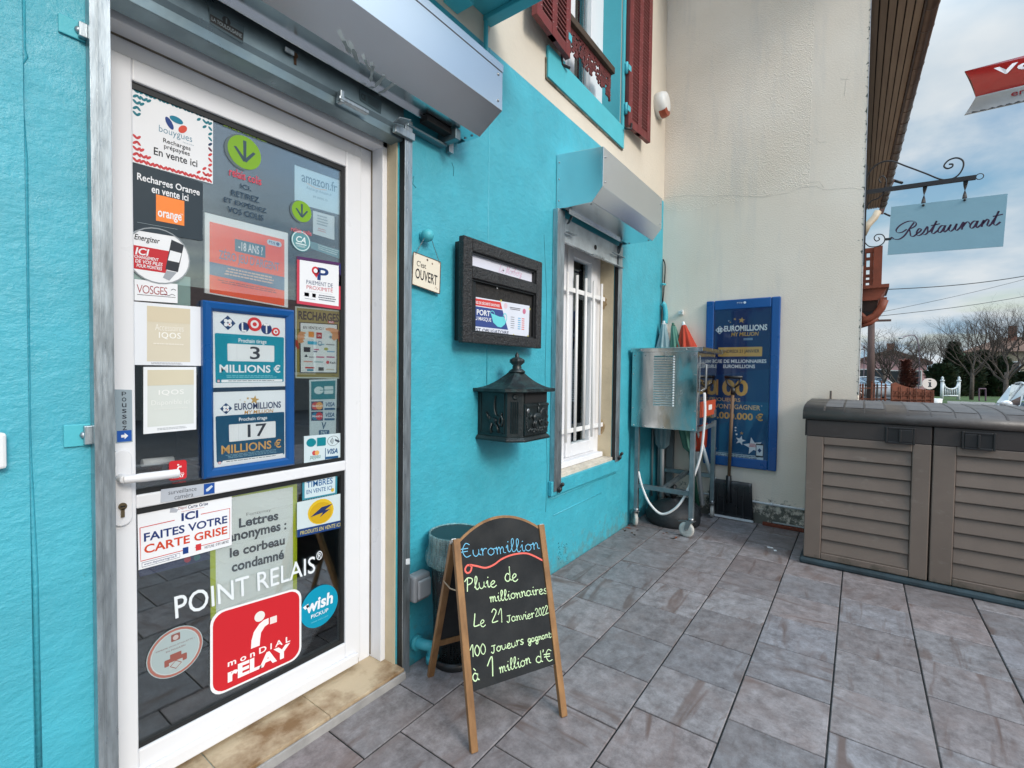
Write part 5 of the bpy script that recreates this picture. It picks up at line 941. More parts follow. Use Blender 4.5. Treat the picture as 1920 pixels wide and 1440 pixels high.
# ================================================================== chalkboard
F1 = Vector((1.162, .997, 0)); F2 = Vector((1.504, .833, 0)); ub = (F2-F1).normalized(); nb = Vector((-ub.y, ub.x, 0)); TI = .27
sb = (nb*TI+Vector((0, 0, 1))); sb.normalize(); BN = ub.cross(sb)      # BN points away from viewer
if BN.y < 0: BN = -BN
AB = thing('chalkboard', (1.36, 1.12, 0), 'wooden folding pavement chalkboard with coloured handwriting beside the shop door', 'chalkboard')
M_wood = mat('board_wood', (.16, .075, .026), .55, var=.5, scale=5, bump=.15, bscale=60, streak=(5, 5, .7), col2=(.33, .17, .065))
M_slate = mat('slate_black', (.006, .0075, .009), .7, var=.5, scale=6, rvar=.12, col2=(.016, .018, .020), spec=.35)
bp_ = lambda u, h, k=0: F1+ub*u+sb*h-BN*k
LW = .379
def leg(u, h0, h1): return MB().use(M_wood).obox(bp_(u, (h0+h1)/2), ub*.0125, BN*.010, sb*((h1-h0)/2)).build('leg', parent=AB, bevel=.002)
leg(.0125, 0.0, .672); leg(LW-.0125, 0.0, .672)
sbn = (nb*-.385+Vector((0, 0, 1))).normalized(); top = bp_(0, .655)+BN*.03; BL = .655*.9655/sbn.z
BN2 = ub.cross(sbn); BN2 = BN2 if BN2.y > 0 else -BN2
b2 = lambda u, h, k=0: top+ub*u-sbn*h+BN2*k
for u in (.0125, LW-.0125): MB().use(M_wood).obox(b2(u, BL/2), ub*.0125, BN2*.010, sbn*(BL/2)).build('leg', parent=AB, bevel=.002)
for u0, u1 in ((.0255, LW-.0255),): MB().use(M_wood).obox(b2((u0+u1)/2, BL*.72), ub*((u1-u0)/2), BN2*.009, sbn*.014).build('cross_rail', parent=AB, bevel=.0015)
def panel(P, nd, name, h0, h1, arch, up=1):
    f = []; n = 16; a, b = .0255, LW-.0255
    pts = [(a, h0), (b, h0)]+[(a+(b-a)*(1-i/n), h1+arch*math.sin(math.pi*(.5+.0)*1)*(1-((1-2*i/n)**2))) for i in range(n+1)]
    f = [P(u, h, .004) for u, h in pts]; g = [P(u, h, -.004) for u, h in pts]; m = MB().use(M_slate); k = len(pts)
    return m.add(f+g, [tuple(range(k)), tuple(range(k, 2*k))[::-1]]+[(i, (i+1) % k, (i+1) % k+k, i+k) for i in range(k)])
sl1 = panel(bp_, BN, 'slate', .176, .658, .062)
panel(lambda u, h, k: b2(u, BL*1.0-h, k), BN2, 'slate', .20, .655, .0).build('slate_panel', parent=AB)
rim = MB().use(M_wood); n = 16; pts = [bp_(.0255+(LW-.051)*i/n, .660+.062*(1-((1-2*i/n)**2))) for i in range(n+1)]
for p, q in zip(pts[:-1], pts[1:]): rim.bar(p, q, .014, .006, BN)
rim.build('arched_rim', parent=AB)
MB().use(M_screw).bar(bp_(.006, .668), b2(.006, -.004), .016, .012).bar(bp_(LW-.006, .668), b2(LW-.006, -.004), .016, .012).build('hinge', parent=AB)
ct = MB().use(mat('cord', (.45, .35, .25), .8)); ct.tube([bp_(.0, .50, -.012), (bp_(0, .5)+b2(0, .17))/2+Vector((0, 0, -.01)), b2(.0, .17)], .0025, 6); ct.build('stay_cord', parent=AB)
wear(M_slate, 5, .50, .75, .5, (.035, .038, .040), (1, 1, .5)); wear(M_wood, 7, .58, .75, .4, (.10, .055, .025))
F = Flat(bp_(.0255, .72, .0045), bp_(LW-.0255, .72, .0045), bp_(LW-.0255, .176, .0045), bp_(.0255, .176, .0045), .0002)
Yp = (208, 234, 184); Cb = (110, 190, 226); Rd = (236, 104, 92)
def bpx(x, y):
    "a point of the 740,940 crop of the photograph on the slanted slate -> sheet coordinates"
    r = ray(740+x*.3403, 940+y*.3403); N_ = BN; t = ((F.c[0]-CAM).dot(N_))/r.dot(N_); p = CAM+r*t-F.c[0]; X = F.c[1]-F.c[0]; Z = F.c[3]-F.c[0]
    return (p.dot(X)/X.length_squared, p.dot(Z)/Z.length_squared)
def wr(t, a, b, col, wd, asc): (u0, v0), (u1, v1) = bpx(*a), bpx(*b); hand(F, t, u0, v0, u1, v1, col, wd*.68, 1, asc=asc*.95, jit=.09)
wr('€uromillion', (370, 312), (800, 262), Cb, 0.0039, 1.47)
F.stroke([bpx(*p) for p in ((425, 358), (402, 352), (388, 375), (398, 394), (416, 388), (424, 362), (412, 350), (450, 356), (500, 366), (545, 350), (590, 318), (650, 294), (720, 286), (770, 302), (822, 330))], .0060, Rd, 1)
wr('Pluie', (392, 500), (562, 468), Yp, 0.0048, 1.60); wr('de', (608, 446), (680, 436), Yp, 0.0048, 1.93)
wr('millionnaires', (525, 556), (842, 506), Yp, 0.0044, 1.60)
wr('Le', (434, 694), (502, 686), Yp, 0.0048, 1.85); wr('21', (536, 672), (600, 662), Yp, 0.0044, 1.93); wr('Janvier', (618, 664), (772, 640), Yp, 0.0041, 1.68); wr('2022', (776, 634), (850, 618), Yp, .0040, 2.2)
wr('100', (416, 858), (506, 840), Yp, 0.0046, 1.85); wr('Joueurs', (532, 834), (712, 786), Yp, 0.0044, 1.60); wr('gagnants', (734, 778), (874, 746), Yp, 0.0041, 1.76)
wr('à', (430, 990), (468, 984), Yp, 0.0049, 2.02); wr('1', (512, 968), (556, 955), Yp, .0052, 1.65); wr('million', (578, 948), (752, 892), Yp, 0.0046, 1.68); wr("d'€", (778, 888), (878, 876), Yp, 0.0048, 1.43)
sl1.merge(F).build('slate_panel', parent=AB, recalc=False)

# ================================================================== waste basket with its bag
wb = thing('waste_basket', (1.50, 1.385, 0), 'black mesh waste basket with a white plastic bag standing behind the chalkboard', 'waste basket')
bc = Vector((1.505, 1.385, 0)); Hb = .548
def mesh_mat():
    m = bpy.data.materials.new('wire_mesh'); m.use_nodes = True; t = m.node_tree; b = t.nodes['Principled BSDF']; b.inputs['Base Color'].default_value = (.012, .013, .014, 1); b.inputs['Roughness'].default_value = .4
    v = N(t, 'ShaderNodeTexVoronoi'); v.feature = 'DISTANCE_TO_EDGE'; v.inputs['Scale'].default_value = 110; v.inputs['Randomness'].default_value = .25; tc = N(t, 'ShaderNodeTexCoord'); t.links.new(tc.outputs['Object'], v.inputs['Vector'])
    g = math_(t, 'LESS_THAN', v.outputs['Distance'], .17); mxs = N(t, 'ShaderNodeMixShader'); tr = N(t, 'ShaderNodeBsdfTransparent'); t.links.new(g, mxs.inputs[0]); t.links.new(tr.outputs[0], mxs.inputs[1]); t.links.new(b.outputs[0], mxs.inputs[2]); t.links.new(mxs.outputs[0], t.nodes['Material Output'].inputs[0]); return m
MB().use(mesh_mat()).lathe([(.088, .03), (.108, Hb)], bc, 36).build('mesh_wall', parent=wb)
MB().use(M_blk).lathe([(.0, .004), (.093, .0), (.096, .004), (.096, .035), (.091, .035), (.088, .012), (0, .012)], bc, 36).lathe([(.107, Hb-.006), (.114, Hb-.006), (.114, Hb+.006), (.107, Hb+.006)], bc, 36).build('rim', parent=wb)
def bag_mat():
    m = bpy.data.materials.new('bag_film'); m.use_nodes = True; t = m.node_tree; b = t.nodes['Principled BSDF']; b.inputs['Base Color'].default_value = (.46, .64, .64, 1); b.inputs['Roughness'].default_value = .3; b.inputs['Transmission Weight'].default_value = .0
    tc = N(t, 'ShaderNodeTexCoord'); mp = N(t, 'ShaderNodeMapping'); mp.inputs['Scale'].default_value = (60, 60, 6); n = N(t, 'ShaderNodeTexNoise'); n.inputs['Scale'].default_value = 1; n.inputs['Detail'].default_value = 5; t.links.new(tc.outputs['Object'], mp.inputs[0]); t.links.new(mp.outputs[0], n.inputs['Vector'])
    bp = N(t, 'ShaderNodeBump'); bp.inputs['Strength'].default_value = .8; bp.inputs['Distance'].default_value = .01; t.links.new(n.outputs['Fac'], bp.inputs['Height']); t.links.new(bp.outputs[0], b.inputs['Normal'])
    tr = N(t, 'ShaderNodeBsdfTransparent'); tr.inputs[0].default_value = (.75, .95, .95, 1); mxs = N(t, 'ShaderNodeMixShader'); f = math_(t, 'MULTIPLY_ADD', n.outputs['Fac'], .7, -.05, clamp=True); t.links.new(f, mxs.inputs[0]); t.links.new(tr.outputs[0], mxs.inputs[1]); t.links.new(b.outputs[0], mxs.inputs[2]); t.links.new(mxs.outputs[0], t.nodes['Material Output'].inputs[0]); return m
rw = random.Random(5); wv = [rw.uniform(-1, 1) for _ in range(48)]
MB().use(bag_mat()).lathe([(.085, .20), (.098, .38), (.103, Hb-.01), (.109, Hb+.012), (.116, Hb+.010), (.117, Hb-.03), (.119, Hb-.055), (.127, Hb-.07), (.130, Hb-.095), (.124, Hb-.115)], bc, 48, f=lambda j, z: 1+(.035 if z < Hb-.05 else .012)*wv[j]).build('plastic_bag', parent=wb)

# ================================================================== stainless cart
ct_ = thing('steel_trolley', (4.0, 1.22, 0), 'stainless steel cabinet on a tall wheeled frame in the corner of the terrace', 'trolley')
def steel():
    m = mat('stainless_steel', (.56, .58, .58), .2, metal=1, var=.03, scale=3, bump=.07, bscale=3, rvar=.10, streak=(2.2, 2.2, .7)); return m
M_ss = wear(steel(), 4, .5, .8, .4, (.36, .38, .38), (4, 4, .45)); M_ssm = mat('polished_steel', (.62, .64, .64), .08, metal=1, var=.06, scale=4, bump=.01, bscale=4, rvar=.05)
M_frame = mat('grey_steel_frame', (.22, .26, .28), .42, metal=.7, var=.3, scale=8, rvar=.1)
cx0, cx1, cy0, cy1, cz0, cz1 = 3.662, 4.27, .978, 1.478, .815, 1.412
MB().use(M_ss).box(cx0+.03, cx1, cy0+.012, cy1-.004, cz0+.03, cz1-.004).build('cabinet', parent=ct_, bevel=.003)
fp = MB().use(M_ss).box(cx0, cx0+.006, cy0-.004, cy1, cz0, cz1).box(cx0+.006, cx0+.03, cy0-.004, cy0, cz0, cz1).box(cx0+.006, cx0+.03, cy1-.004, cy1, cz0, cz1).build('front_panel', parent=ct_, bevel=.002)
lv = MB().use(M_ss); n = 20; ly0, ly1, lz0_, lz1_ = 1.150, 1.300, .998, 1.372
for i in range(n):
    z = lz0_+(lz1_-lz0_)*i/(n-1); lv.prism([(cx0-.0005, z-.006), (cx0-.009, z-.004), (cx0-.0005, z+.007)], 1, ly0, ly1)
lv.build('louvre_vents', parent=ct_)
ld = MB().use(mat('glint_slit', (.85, .88, .9), .3))
for i in range(n): z = lz0_+(lz1_-lz0_)*i/(n-1); ld.lathe([(0, 0), (.0075, 0), (.006, .004), (0, .004)], (cx0-.0055, ly0-.004, z), 8, (-1, 0, 0))
ld.build('vent_end', parent=ct_)
MB().use(M_ss).prism([(cx0-.022, cz1-.004), (cx0-.022, cz1+.026), (cx0-.012, cz1+.030), (cx1+.02, cz1+.030), (cx1+.02, cz1-.004)], 1, cy0-.045, cy1+.008).build('lid_top', parent=ct_, bevel=.003)
sc_ = MB().use(M_screw)
for y in (cy0+.02, cy0+.24, cy1-.11, cy1-.02):
    for z in (cz0+.012, cz1-.03): sc_.lathe([(.006, 0), (.0055, .003), (0, .005)], (cx0, y, z), 8, (-1, 0, 0))
for y in (cy0+.008, cy1-.01):
    for z in (cz0+.15, cz0+.42): sc_.lathe([(.005, 0), (.0045, .003), (0, .004)], (cx0, y, z), 8, (-1, 0, 0))
for y in (1.05, 1.40): sc_.lathe([(.006, 0), (.0055, .003), (0, .005)], (cx0-.022, y, cz1+.012), 8, (-1, 0, 0))
sc_.build('screw', parent=ct_)
sp = MB().use(M_ssm).box(cx0+.09, cx1-.01, cy0-.002, cy0+.011, cz0+.04, cz1-.03).use(M_ss).box(cx0+.035, cx0+.085, cy0+.002, cy0+.0115, cz0+.02, cz1-.01).build('side_panel', parent=ct_, bevel=.002)
MB().use(mat('orange_label', (.42, .06, .02), .5, var=.1)).box(cx0+.11, cx1-.04, cy0-.006, cy0-.003, cz0+.095, cz0+.215).use(mat('white_label', (.75, .75, .75), .5)).box(cx0+.34, cx0+.44, cy0-.0085, cy0-.0062, cz0+.14, cz0+.18).build('warning_label', parent=ct_)
lt = MB().use(M_screw)
lt.box(cx1-.09, cx1-.03, cy0-.012, cy0-.003, cz0+.07, cz0+.13).tube([(cx0+.13, cy0-.004, cz1-.09), (cx0+.13, cy0-.035, cz1-.10), (cx0+.13, cy0-.035, cz1-.28), (cx0+.13, cy0-.004, cz1-.30)], .007, 8)
lt.build('side_handle', parent=ct_, bevel=.001); MB().use(M_blackp).ball((cx0+.16, cy0-.02, cz1-.235), .014, 10).build('knob', parent=ct_)
lx = (3.70, 4.33); lyy = (1.005, 1.438)
for x in lx:
    for y in lyy: MB().use(M_frame).box(x-.017, x+.017, y-.017, y+.017, .152, cz0+.03).build('leg', parent=ct_, bevel=.003)
fb = MB().use(M_frame)
for x, z in ((lx[0], .335), (lx[1], .365)): fb.box(x-.012, x+.012, lyy[0]+.0175, lyy[1]-.0175, z-.018, z+.018)
fb.bar((lx[0]+.012, 1.22, .342), (lx[1]-.012, 1.22, .372), .03, .03).box(lx[0]+.0175, lx[1]-.0175, lyy[0]-.012, lyy[0]+.012, cz0-.02, cz0+.012); fb.build('frame_bar', parent=ct_, bevel=.002)
M_wheel = mat('pale_rubber', (.50, .49, .46), .6, var=.2, scale=20)
for x in lx:
    for y in lyy:
        a = random.uniform(-.5, .5)+(R(20) if y > 1.2 else R(75)); 
        if x > 4: a = R(5)
        d = Vector((math.cos(a), math.sin(a), 0)); s_ = Vector((-d.y, d.x, 0)); c = Vector((x, y, .058))+d*.034
        cst = MB().use(M_screw).cyl((x, y, .153), (x, y, .132), .022, n=14)
        for k in (-1, 1): cst.add([Vector((x, y, .131))+s_*.018*k-d*.015, Vector((x, y, .131))+s_*.018*k+d*.03, c+s_*.018*k+d*.014, c+s_*.018*k-d*.014]+[Vector((x, y, .131))+s_*.0145*k-d*.015, Vector((x, y, .131))+s_*.0145*k+d*.03, c+s_*.0145*k+d*.014, c+s_*.0145*k-d*.014], [(0, 1, 2, 3), (7, 6, 5, 4), (0, 4, 5, 1), (1, 5, 6, 2), (2, 6, 7, 3), (3, 7, 4, 0)])
        cst.obox(Vector((x, y, .1305)), d*.03, s_*.019, Vector((0, 0, .002))).bar(Vector((x, y, .128))+d*.03, Vector((x, y, .112))+d*.095, .022, .005); cst.cyl(c-s_*.02, c+s_*.02, .007, n=10)
        cst = cst.build('caster', parent=ct_)
        wh = MB().use(M_wheel).lathe([(.040, -.014), (.055, -.013), (.058, -.006), (.058, .006), (.055, .013), (.040, .014)], c, 24, s_).use(M_screw).lathe([(.0, -.010), (.031, -.011), (.031, .011), (0, .010)], c, 20, s_).use(M_blackp).lathe([(.031, -.0115), (.040, -.0135), (.040, .0135), (.031, .0115)], c, 20, s_).build('wheel', parent=cst)
hose = smooth_path([(3.80, .955, 1.10), (3.79, .945, .95), (3.78, .95, .80), (3.765, .965, .62), (3.74, 1.02, .42), (3.70, 1.10, .235), (3.69, 1.22, .145), (3.685, 1.32, .21), (3.69, 1.385, .33), (3.70, 1.425, .45)], 8)
MB().use(mat('white_hose', (.70, .70, .70), .45, var=.05)).tube(hose, .0095, 10).build('gas_hose', parent=ct_)
ws = MB().use(M_blackp)
# parasol foot under the trolley
pf = MB().use(mat('black_concrete', (.022, .024, .027), .6, var=.4, scale=10, bump=.3, bscale=60)).lathe([(0, .0), (.205, .0), (.218, .03), (.216, .085), (.195, .125), (.10, .172), (.04, .19), (.035, .20), (0, .20)], (4.02, 1.24, 0), 40).use(M_blackp).cyl((4.02, 1.24, .195), (4.02, 1.24, .31), .024).bar((3.98, 1.22, .265), (3.98, 1.28, .275), .02, .04).lathe([(.03, .22), (.034, .23), (.034, .26), (.03, .27)], (4.02, 1.24, 0), 16)
tag(pf.build('parasol_base'), 'round black parasol base on the floor under the steel trolley', 'parasol base')
pf = MB().use(mat('black_rubber_foot', (.02, .021, .023), .55, var=.4, scale=10)).lathe([(0, .0), (.16, .0), (.17, .02), (.168, .09), (.13, .13), (.05, .145), (0, .145)], (4.21, 1.235, 0), 36).lathe([(.09, .137), (.10, .144), (.11, .141)], (4.21, 1.235, 0), 30)
tag(pf.build('parasol_base'), 'second black parasol base behind the trolley, next to the snow shovel', 'parasol base')
# closed parasols in the corner
def parasol(top, footp, rmax, col, tip, label):
    top, footp = Vector(top), Vector(footp); ax = (footp-top).normalized(); L = (footp-top).length
    t = thing('closed_parasol', footp, label, 'parasol', 'closed parasols in the corner')
    ps = [rw.uniform(.7, 1.2) for _ in range(40)]
    M = mat('canvas_%d' % int(col[0]*1000), col, .85, var=.2, scale=6, bump=.2, bscale=200)
    prof = [(.013, .03), (.022, .05), (rmax*.55, .14), (rmax*.85, .25), (rmax, .5), (rmax*1.0, .95), (rmax*.75, 1.12), (.02, 1.16)]
    MB().use(M).lathe(prof, top, 40, ax, f=lambda j, z: (1+.30*math.cos(8*2*math.pi*j/40)*min(1, z*4))*(.94+.1*ps[j])).build('folded_canopy', parent=t)
    MB().use(mat('parasol_pole_%d' % int(col[0]*1000), tip if tip[0] < .3 else (.6, .6, .6), .5)).cyl(top+ax*.03, footp, .018, n=12).build('pole', parent=t)
    MB().use(mat('tip_%d' % int(tip[1]*1000), tip, .45)).lathe([(0, .005), (.010, .008), (.012, .02), (.011, .036), (.0145, .05)], top, 14, ax).build('tip', parent=t)
parasol((4.32, 1.452, 1.725), (4.20, 1.40, .14), .062, (.20, .30, .33), (.55, .58, .6), 'closed blue grey parasol, nearest the turquoise wall of three behind the trolley')
parasol((4.34, 1.378, 1.705), (4.25, 1.10, .10), .060, (.09, .22, .17), (.02, .10, .06), 'closed green parasol, middle one of three behind the trolley')
parasol((4.35, 1.288, 1.712), (4.32, 1.08, .10), .085, (.42, .045, .02), (.8, .8, .8), 'closed orange red parasol with a white tip behind the trolley')
# corner services
cb_ = thing('corner_wiring', (4.39, 1.48, .1), 'cables, conduit and grey junction box running down the inner corner of the walls', 'wiring')
q = lambda x, y, pl=1, v=1.485: on(pl, v, x, y)
MB().use(M_blackp).tube(smooth_path([(4.375, 1.49, 2.29), (4.395, 1.475, 2.22), (4.395, 1.485, 1.98), (4.37, 1.49, 1.78), (4.355, 1.49, 1.60)]), .0055, 6).tube([(4.38, 1.492, 2.28), (4.382, 1.494, 1.85)], .004, 6).build('cable', parent=cb_)
MB().use(M_turq_s).tube(smooth_path([(4.375, 1.49, 1.885), (4.388, 1.475, 1.87), (4.398, 1.465, 1.80), (4.400, 1.465, 1.70)]), .022, 10).tube([(4.36, 1.49, 2.06), (4.40, 1.47, 2.06)], .01, 8).build('conduit', parent=cb_)
MB().use(mat('pale_trunking', (.55, .57, .58), .45, var=.1)).box(4.385, 4.416, 1.448, 1.482, .12, 1.70).cyl((4.355, 1.485, .13), (4.355, 1.485, 1.34), .010).build('trunking', parent=cb_)
MB().use(mat('grey_plastic', (.33, .33, .34), .4)).box(4.345, 4.419, 1.435, 1.495, 1.475, 1.62).build('junction_box', parent=cb_, bevel=.005)
MB().use(mat('grey_duct', (.16, .19, .2), .5)).box(4.36, 4.41, 1.36, 1.42, .12, .84).tube([(4.20, 1.492, .14), (4.205, 1.492, .9)], .010, 8).build('duct', parent=cb_)
# cold white tube and pole behind the trolley
tb_ = MB().use(mat('white_tube', (.62, .66, .68), .4, var=.1)).cyl((4.26, 1.13, .80), (4.34, 1.02, .36), .016).cyl((4.34, 1.02, .36), (4.36, .99, .34), .012); tag(tb_.build('plastic_tube'), 'white plastic tube leaning behind the trolley', 'tube')
# snow shovel
sh = thing('snow_shovel', (4.35, .87, 0), 'black snow shovel with a wooden handle leaning against the cream wall', 'snow shovel')
M_shv = mat('black_shovel', (.013, .015, .018), .35, var=.3, scale=6, rvar=.1)
bl = MB().use(M_shv); rows = []
for i in range(9):
    t = i/8; z = .02+.32*t; x = 4.405-.055*math.sin(t*1.9)+.010*t; w0 = .165+.012*(1-t)
    rows.append([Vector((x-.004*abs(math.sin(k*math.pi*3/12)) if 0 < k < 12 else x-.012, .865+.0-w0+2*w0*k/12, z)) for k in range(13)])
vs = [p for r in rows for p in r]; fs = [(i*13+k, i*13+k+1, (i+1)*13+k+1, (i+1)*13+k) for i in range(8) for k in range(12)]
bl.add(vs, fs, True); o = bl.build('blade', parent=sh, recalc=False); md = o.modifiers.new('solid', 'SOLIDIFY'); md.thickness = .006
rb_ = MB().use(M_shv)
for k in (-.10, -.05, .05, .10): rb_.bar((4.348, .865+k, .05), (4.347, .865+k, .30), .008, .008)
rb_.cyl((4.352, .875, .15), (4.352, .882, .38), .022, n=14); rb_.build('blade_rib', parent=sh)
MB().use(mat('white_wear_strip', (.75, .76, .78), .4)).bar((4.392, .690, .014), (4.392, 1.042, .014), .016, .018).build('wear_strip', parent=sh)
MB().use(mat('grey_wood_handle', (.13, .075, .04), .65, var=.4, scale=6, streak=(4, 4, .6), bump=.15)).tube([(4.345, .878, .35), (4.345, .872, .70), (4.36, .866, 1.10)], .0135, 12).build('shaft', parent=sh)
MB().use(M_blackp).tube([(4.36, .866, 1.07), (4.362, .865, 1.13)], .018, 12).tube([(4.362, .865, 1.12), (4.363, .91, 1.16), (4.364, .925, 1.215)], .009, 8).tube([(4.362, .865, 1.12), (4.363, .82, 1.16), (4.364, .805, 1.215)], .009, 8).tube([(4.364, .935, 1.217), (4.364, .795, 1.217)], .013, 10).build('grip', parent=sh)
# pipe along the gable foot and a loose batten
tag(MB().use(mat('white_pipe', (.62, .64, .66), .4)).tube([(4.405, 1.40, .185), (4.405, .5, .178), (4.405, .05, .178)], .010, 8).lathe([(.014, -.012), (.014, .012)], (4.405, .56, .179), 10, (0, 1, 0)).build('wall_pipe'), 'thin white pipe running along the foot of the cream wall', 'pipe')
tag(MB().use(mat('red_brown_batten', (.17, .035, .015), .7, var=.3)).bar((4.395, .62, .014), (4.385, .14, .014), .03, .024).build('wooden_batten', bevel=.002), 'red brown wooden batten lying at the foot of the cream wall', 'batten')
tag(MB().use(mat('grey_rod', (.35, .37, .38), .5)).cyl((4.402, .55, .034), (4.400, .10, .034), .007).build('metal_rod'), 'thin grey rod lying on the batten by the cream wall', 'rod')
for i, (x, y, lab) in enumerate(((1441, 1026, 'leftmost'), (1447, 1027, 'middle'), (1453.5, 1032, 'rightmost'))):
    p = on(2, .0015, x, y); tag(MB().use(mat('paper_white', (.8, .8, .8), .8)).obox(p, (.012, .004, 0), (-.004, .008, 0), (0, 0, .0006)).build('paper_scrap'), lab+' of the three white paper scraps on the tiles before the storage box', 'paper scrap', 'paper scraps on the tiles')
lfm = [mat('dry_leaf', (.16, .075, .02), .8, var=.4), mat('dark_leaf', (.03, .02, .012), .8, var=.4), mat('red_leaf', (.20, .05, .02), .8, var=.4)]
for i, (x, y) in enumerate([(1168, 992), (1172, 995), (1178, 990), (1185, 999), (1190, 1003), (1244, 1000), (1250, 999), (1262, 1010), (1268, 1008), (1302, 985), (1196, 994), (1180, 985)]):
    p = on(2, .002, x, y); a = random.uniform(0, 6); d = Vector((math.cos(a), math.sin(a), 0)); e = Vector((-d.y, d.x, 0)); s_ = random.uniform(.012, .028)
    tag(MB().use(lfm[i % 3]).add([p-d*s_, p+e*s_*.4+Vector((0, 0, .004)), p+d*s_, p-e*s_*.4+Vector((0, 0, .005)), p-d*s_*.4+e*s_*.35, p+Vector((0, 0, -.001))], [(0, 4, 1, 5), (1, 2, 5), (2, 3, 5), (3, 0, 5)]).build('dead_leaf', recalc=False), 'dead brown leaf on the tiles by the wheels of the steel trolley', 'leaf', 'dead leaves by the trolley')

# ================================================================== storage box
bx = thing('storage_box', (4.0, -.35, 0), 'low brown plastic garden storage box with two louvred doors against the house corner', 'storage box')
M_tp = mat('taupe_plastic', (.160, .120, .097), .5, var=.12, scale=3, bump=.08, bscale=90, rvar=.08); M_dbr = mat('dark_brown_plastic', (.040, .031, .028), .45, var=.12, scale=3, bump=.1, bscale=90, rvar=.06); M_lid = mat('lid_brown_plastic', (.056, .046, .042), .42, var=.15, scale=3, bump=.08, bscale=60, rvar=.08); M_pl = mat('plinth_blue_grey', (.022, .04, .05), .6, var=.4, scale=8)
wear(M_tp, 6, .60, .78, .35, (.34, .31, .29), (1, 1, 2.2)); wear(M_tp, 9, .50, .64, .6, (.05, .045, .03), (1, 1, 1), 7, (.02, .16)); wear(M_dbr, 7, .58, .8, .3, (.10, .09, .088)); wear(M_lid, 5, .52, .75, .45, (.13, .12, .12))
BX, BY0, BY1 = 3.69, -.985, .282; BB = 4.38; YS = (BY0+BY1)/2
MB().use(M_pl).box(BX-.025, BB, BY0-.02, BY1+.015, 0, .038).build('plinth', parent=bx, bevel=.012)
MB().use(M_tp).box(BX+.05, BB, BY0+.004, BY1-.004, .038, .95).build('side_walls', parent=bx, bevel=.01)
def bdoor(y0, y1, hy0, hy1, flip):
    d = MB().use(M_tp); z0, z1 = .042, .845; ry0, ry1, rz0, rz1 = (y0+.085, y1-.095, .085, .795) if not flip else (y0+.095, y1-.10, .085, .795)
    for b in ((y0, ry0, z0, z1), (ry1, y1, z0, z1), (ry0, ry1, z0, rz0), (ry0, ry1, rz1, z1)): d.box(BX, BX+.045, b[0], b[1], b[2], b[3])
    n = 8; h = (rz1-rz0)/n
    for i in range(n): z = rz0+h*i; d.prism([(BX+.016, z+.001), (BX+.005, z+.001), (BX+.020, z+h-.001), (BX+.03, z+h)], 1, ry0, ry1)
    o = d.build('box_door', parent=bx, bevel=.006)
    m = MB().use(M_dbr).box(BX-.002, BX+.04, y0, y1, .8455, .952); m.build('top_band', parent=o, bevel=.004)
    k = MB().use(M_dbr).box(BX-.010, BX-.0025, hy0, hy1, .838, .938).box(BX-.018, BX-.0105, hy0, hy0+.012, .838, .938).box(BX-.018, BX-.0105, hy1-.012, hy1, .838, .938).box(BX-.018, BX-.0105, hy0+.012, hy1-.012, .926, .938).box(BX-.018, BX-.0105, hy0+.012, hy1-.012, .838, .850)
    mid = (hy0+hy1)/2; k.box(BX-.020, BX-.0105, (hy0+.012 if not flip else mid), (mid if not flip else hy1-.012), .851, .925).box(BX-.030, BX-.0105, mid-.006, mid+.006, .851, .925)
    k.mats = [mat('latch_black', (.017, .015, .015), .4)]; k.build('latch_handle', parent=o, bevel=.003)
bdoor(-.347, BY1-.006, -.272, -.132, False); bdoor(BY0+.006, -.355, -.612, -.472, True)
MB().use(M_dbr).box(BX+.004, BX+.045, BY1-.005, BY1+.004, .845, .952).build('corner_trim', parent=bx, bevel=.003)
lidp = [(BX-.012, .955), (BX-.016, .985), (BX+.0, 1.012), (BX+.04, 1.030), (BX+.12, 1.044), (BX+.30, 1.056), (BB+.01, 1.062), (BB+.01, .955)]
lid = MB().use(M_lid).prism(lidp, 1, BY0-.02, BY1+.018, True).build('lid', parent=bx)
sm = MB().use(M_dbr)
yy = BY1-.10
sm_l = []
for k, y in enumerate([BY1-.10-.105*i for i in range(12)]):
    for a, b in zip(lidp[2:6], lidp[3:7]): sm.bar((a[0], y, a[1]+.0005), (b[0], y, b[1]+.0005), .004 if k % 4 else .010, .002)
sm.build('lid_seam', parent=lid)
sd = MB().use(mat('sky_sheen_lid_panel', (.10, .096, .098), .6, var=.2, scale=4))  # paler grey paints the sky's reflection onto the lid's top panels
for k in range(11):
    if k % 4 == 3: continue
    y1 = BY1-.104-.105*k; y0 = y1-.094
    sd.add([(BX+.075, y0, 1.0385), (BX+.075, y1, 1.0385), (BX+.13, y1, 1.0465), (BX+.30, y1, 1.0572), (BX+.62, y1, 1.0625), (BX+.62, y0, 1.0625), (BX+.30, y0, 1.0572), (BX+.13, y0, 1.0465)], [(0, 1, 2, 7), (7, 2, 3, 6), (6, 3, 4, 5)])
sd.build('lid_panel', parent=lid, recalc=False)
p = on(0, 4.36, 1557, 745); tag(MB().use(mat('rusty_stake', (.07, .055, .045), .8, var=.4, scale=20)).cyl((4.395, p.y, .0), (4.395, p.y, 1.125), .007, n=10).build('metal_stake'), 'short rusty metal stake standing behind the storage box against the cream wall', 'stake')

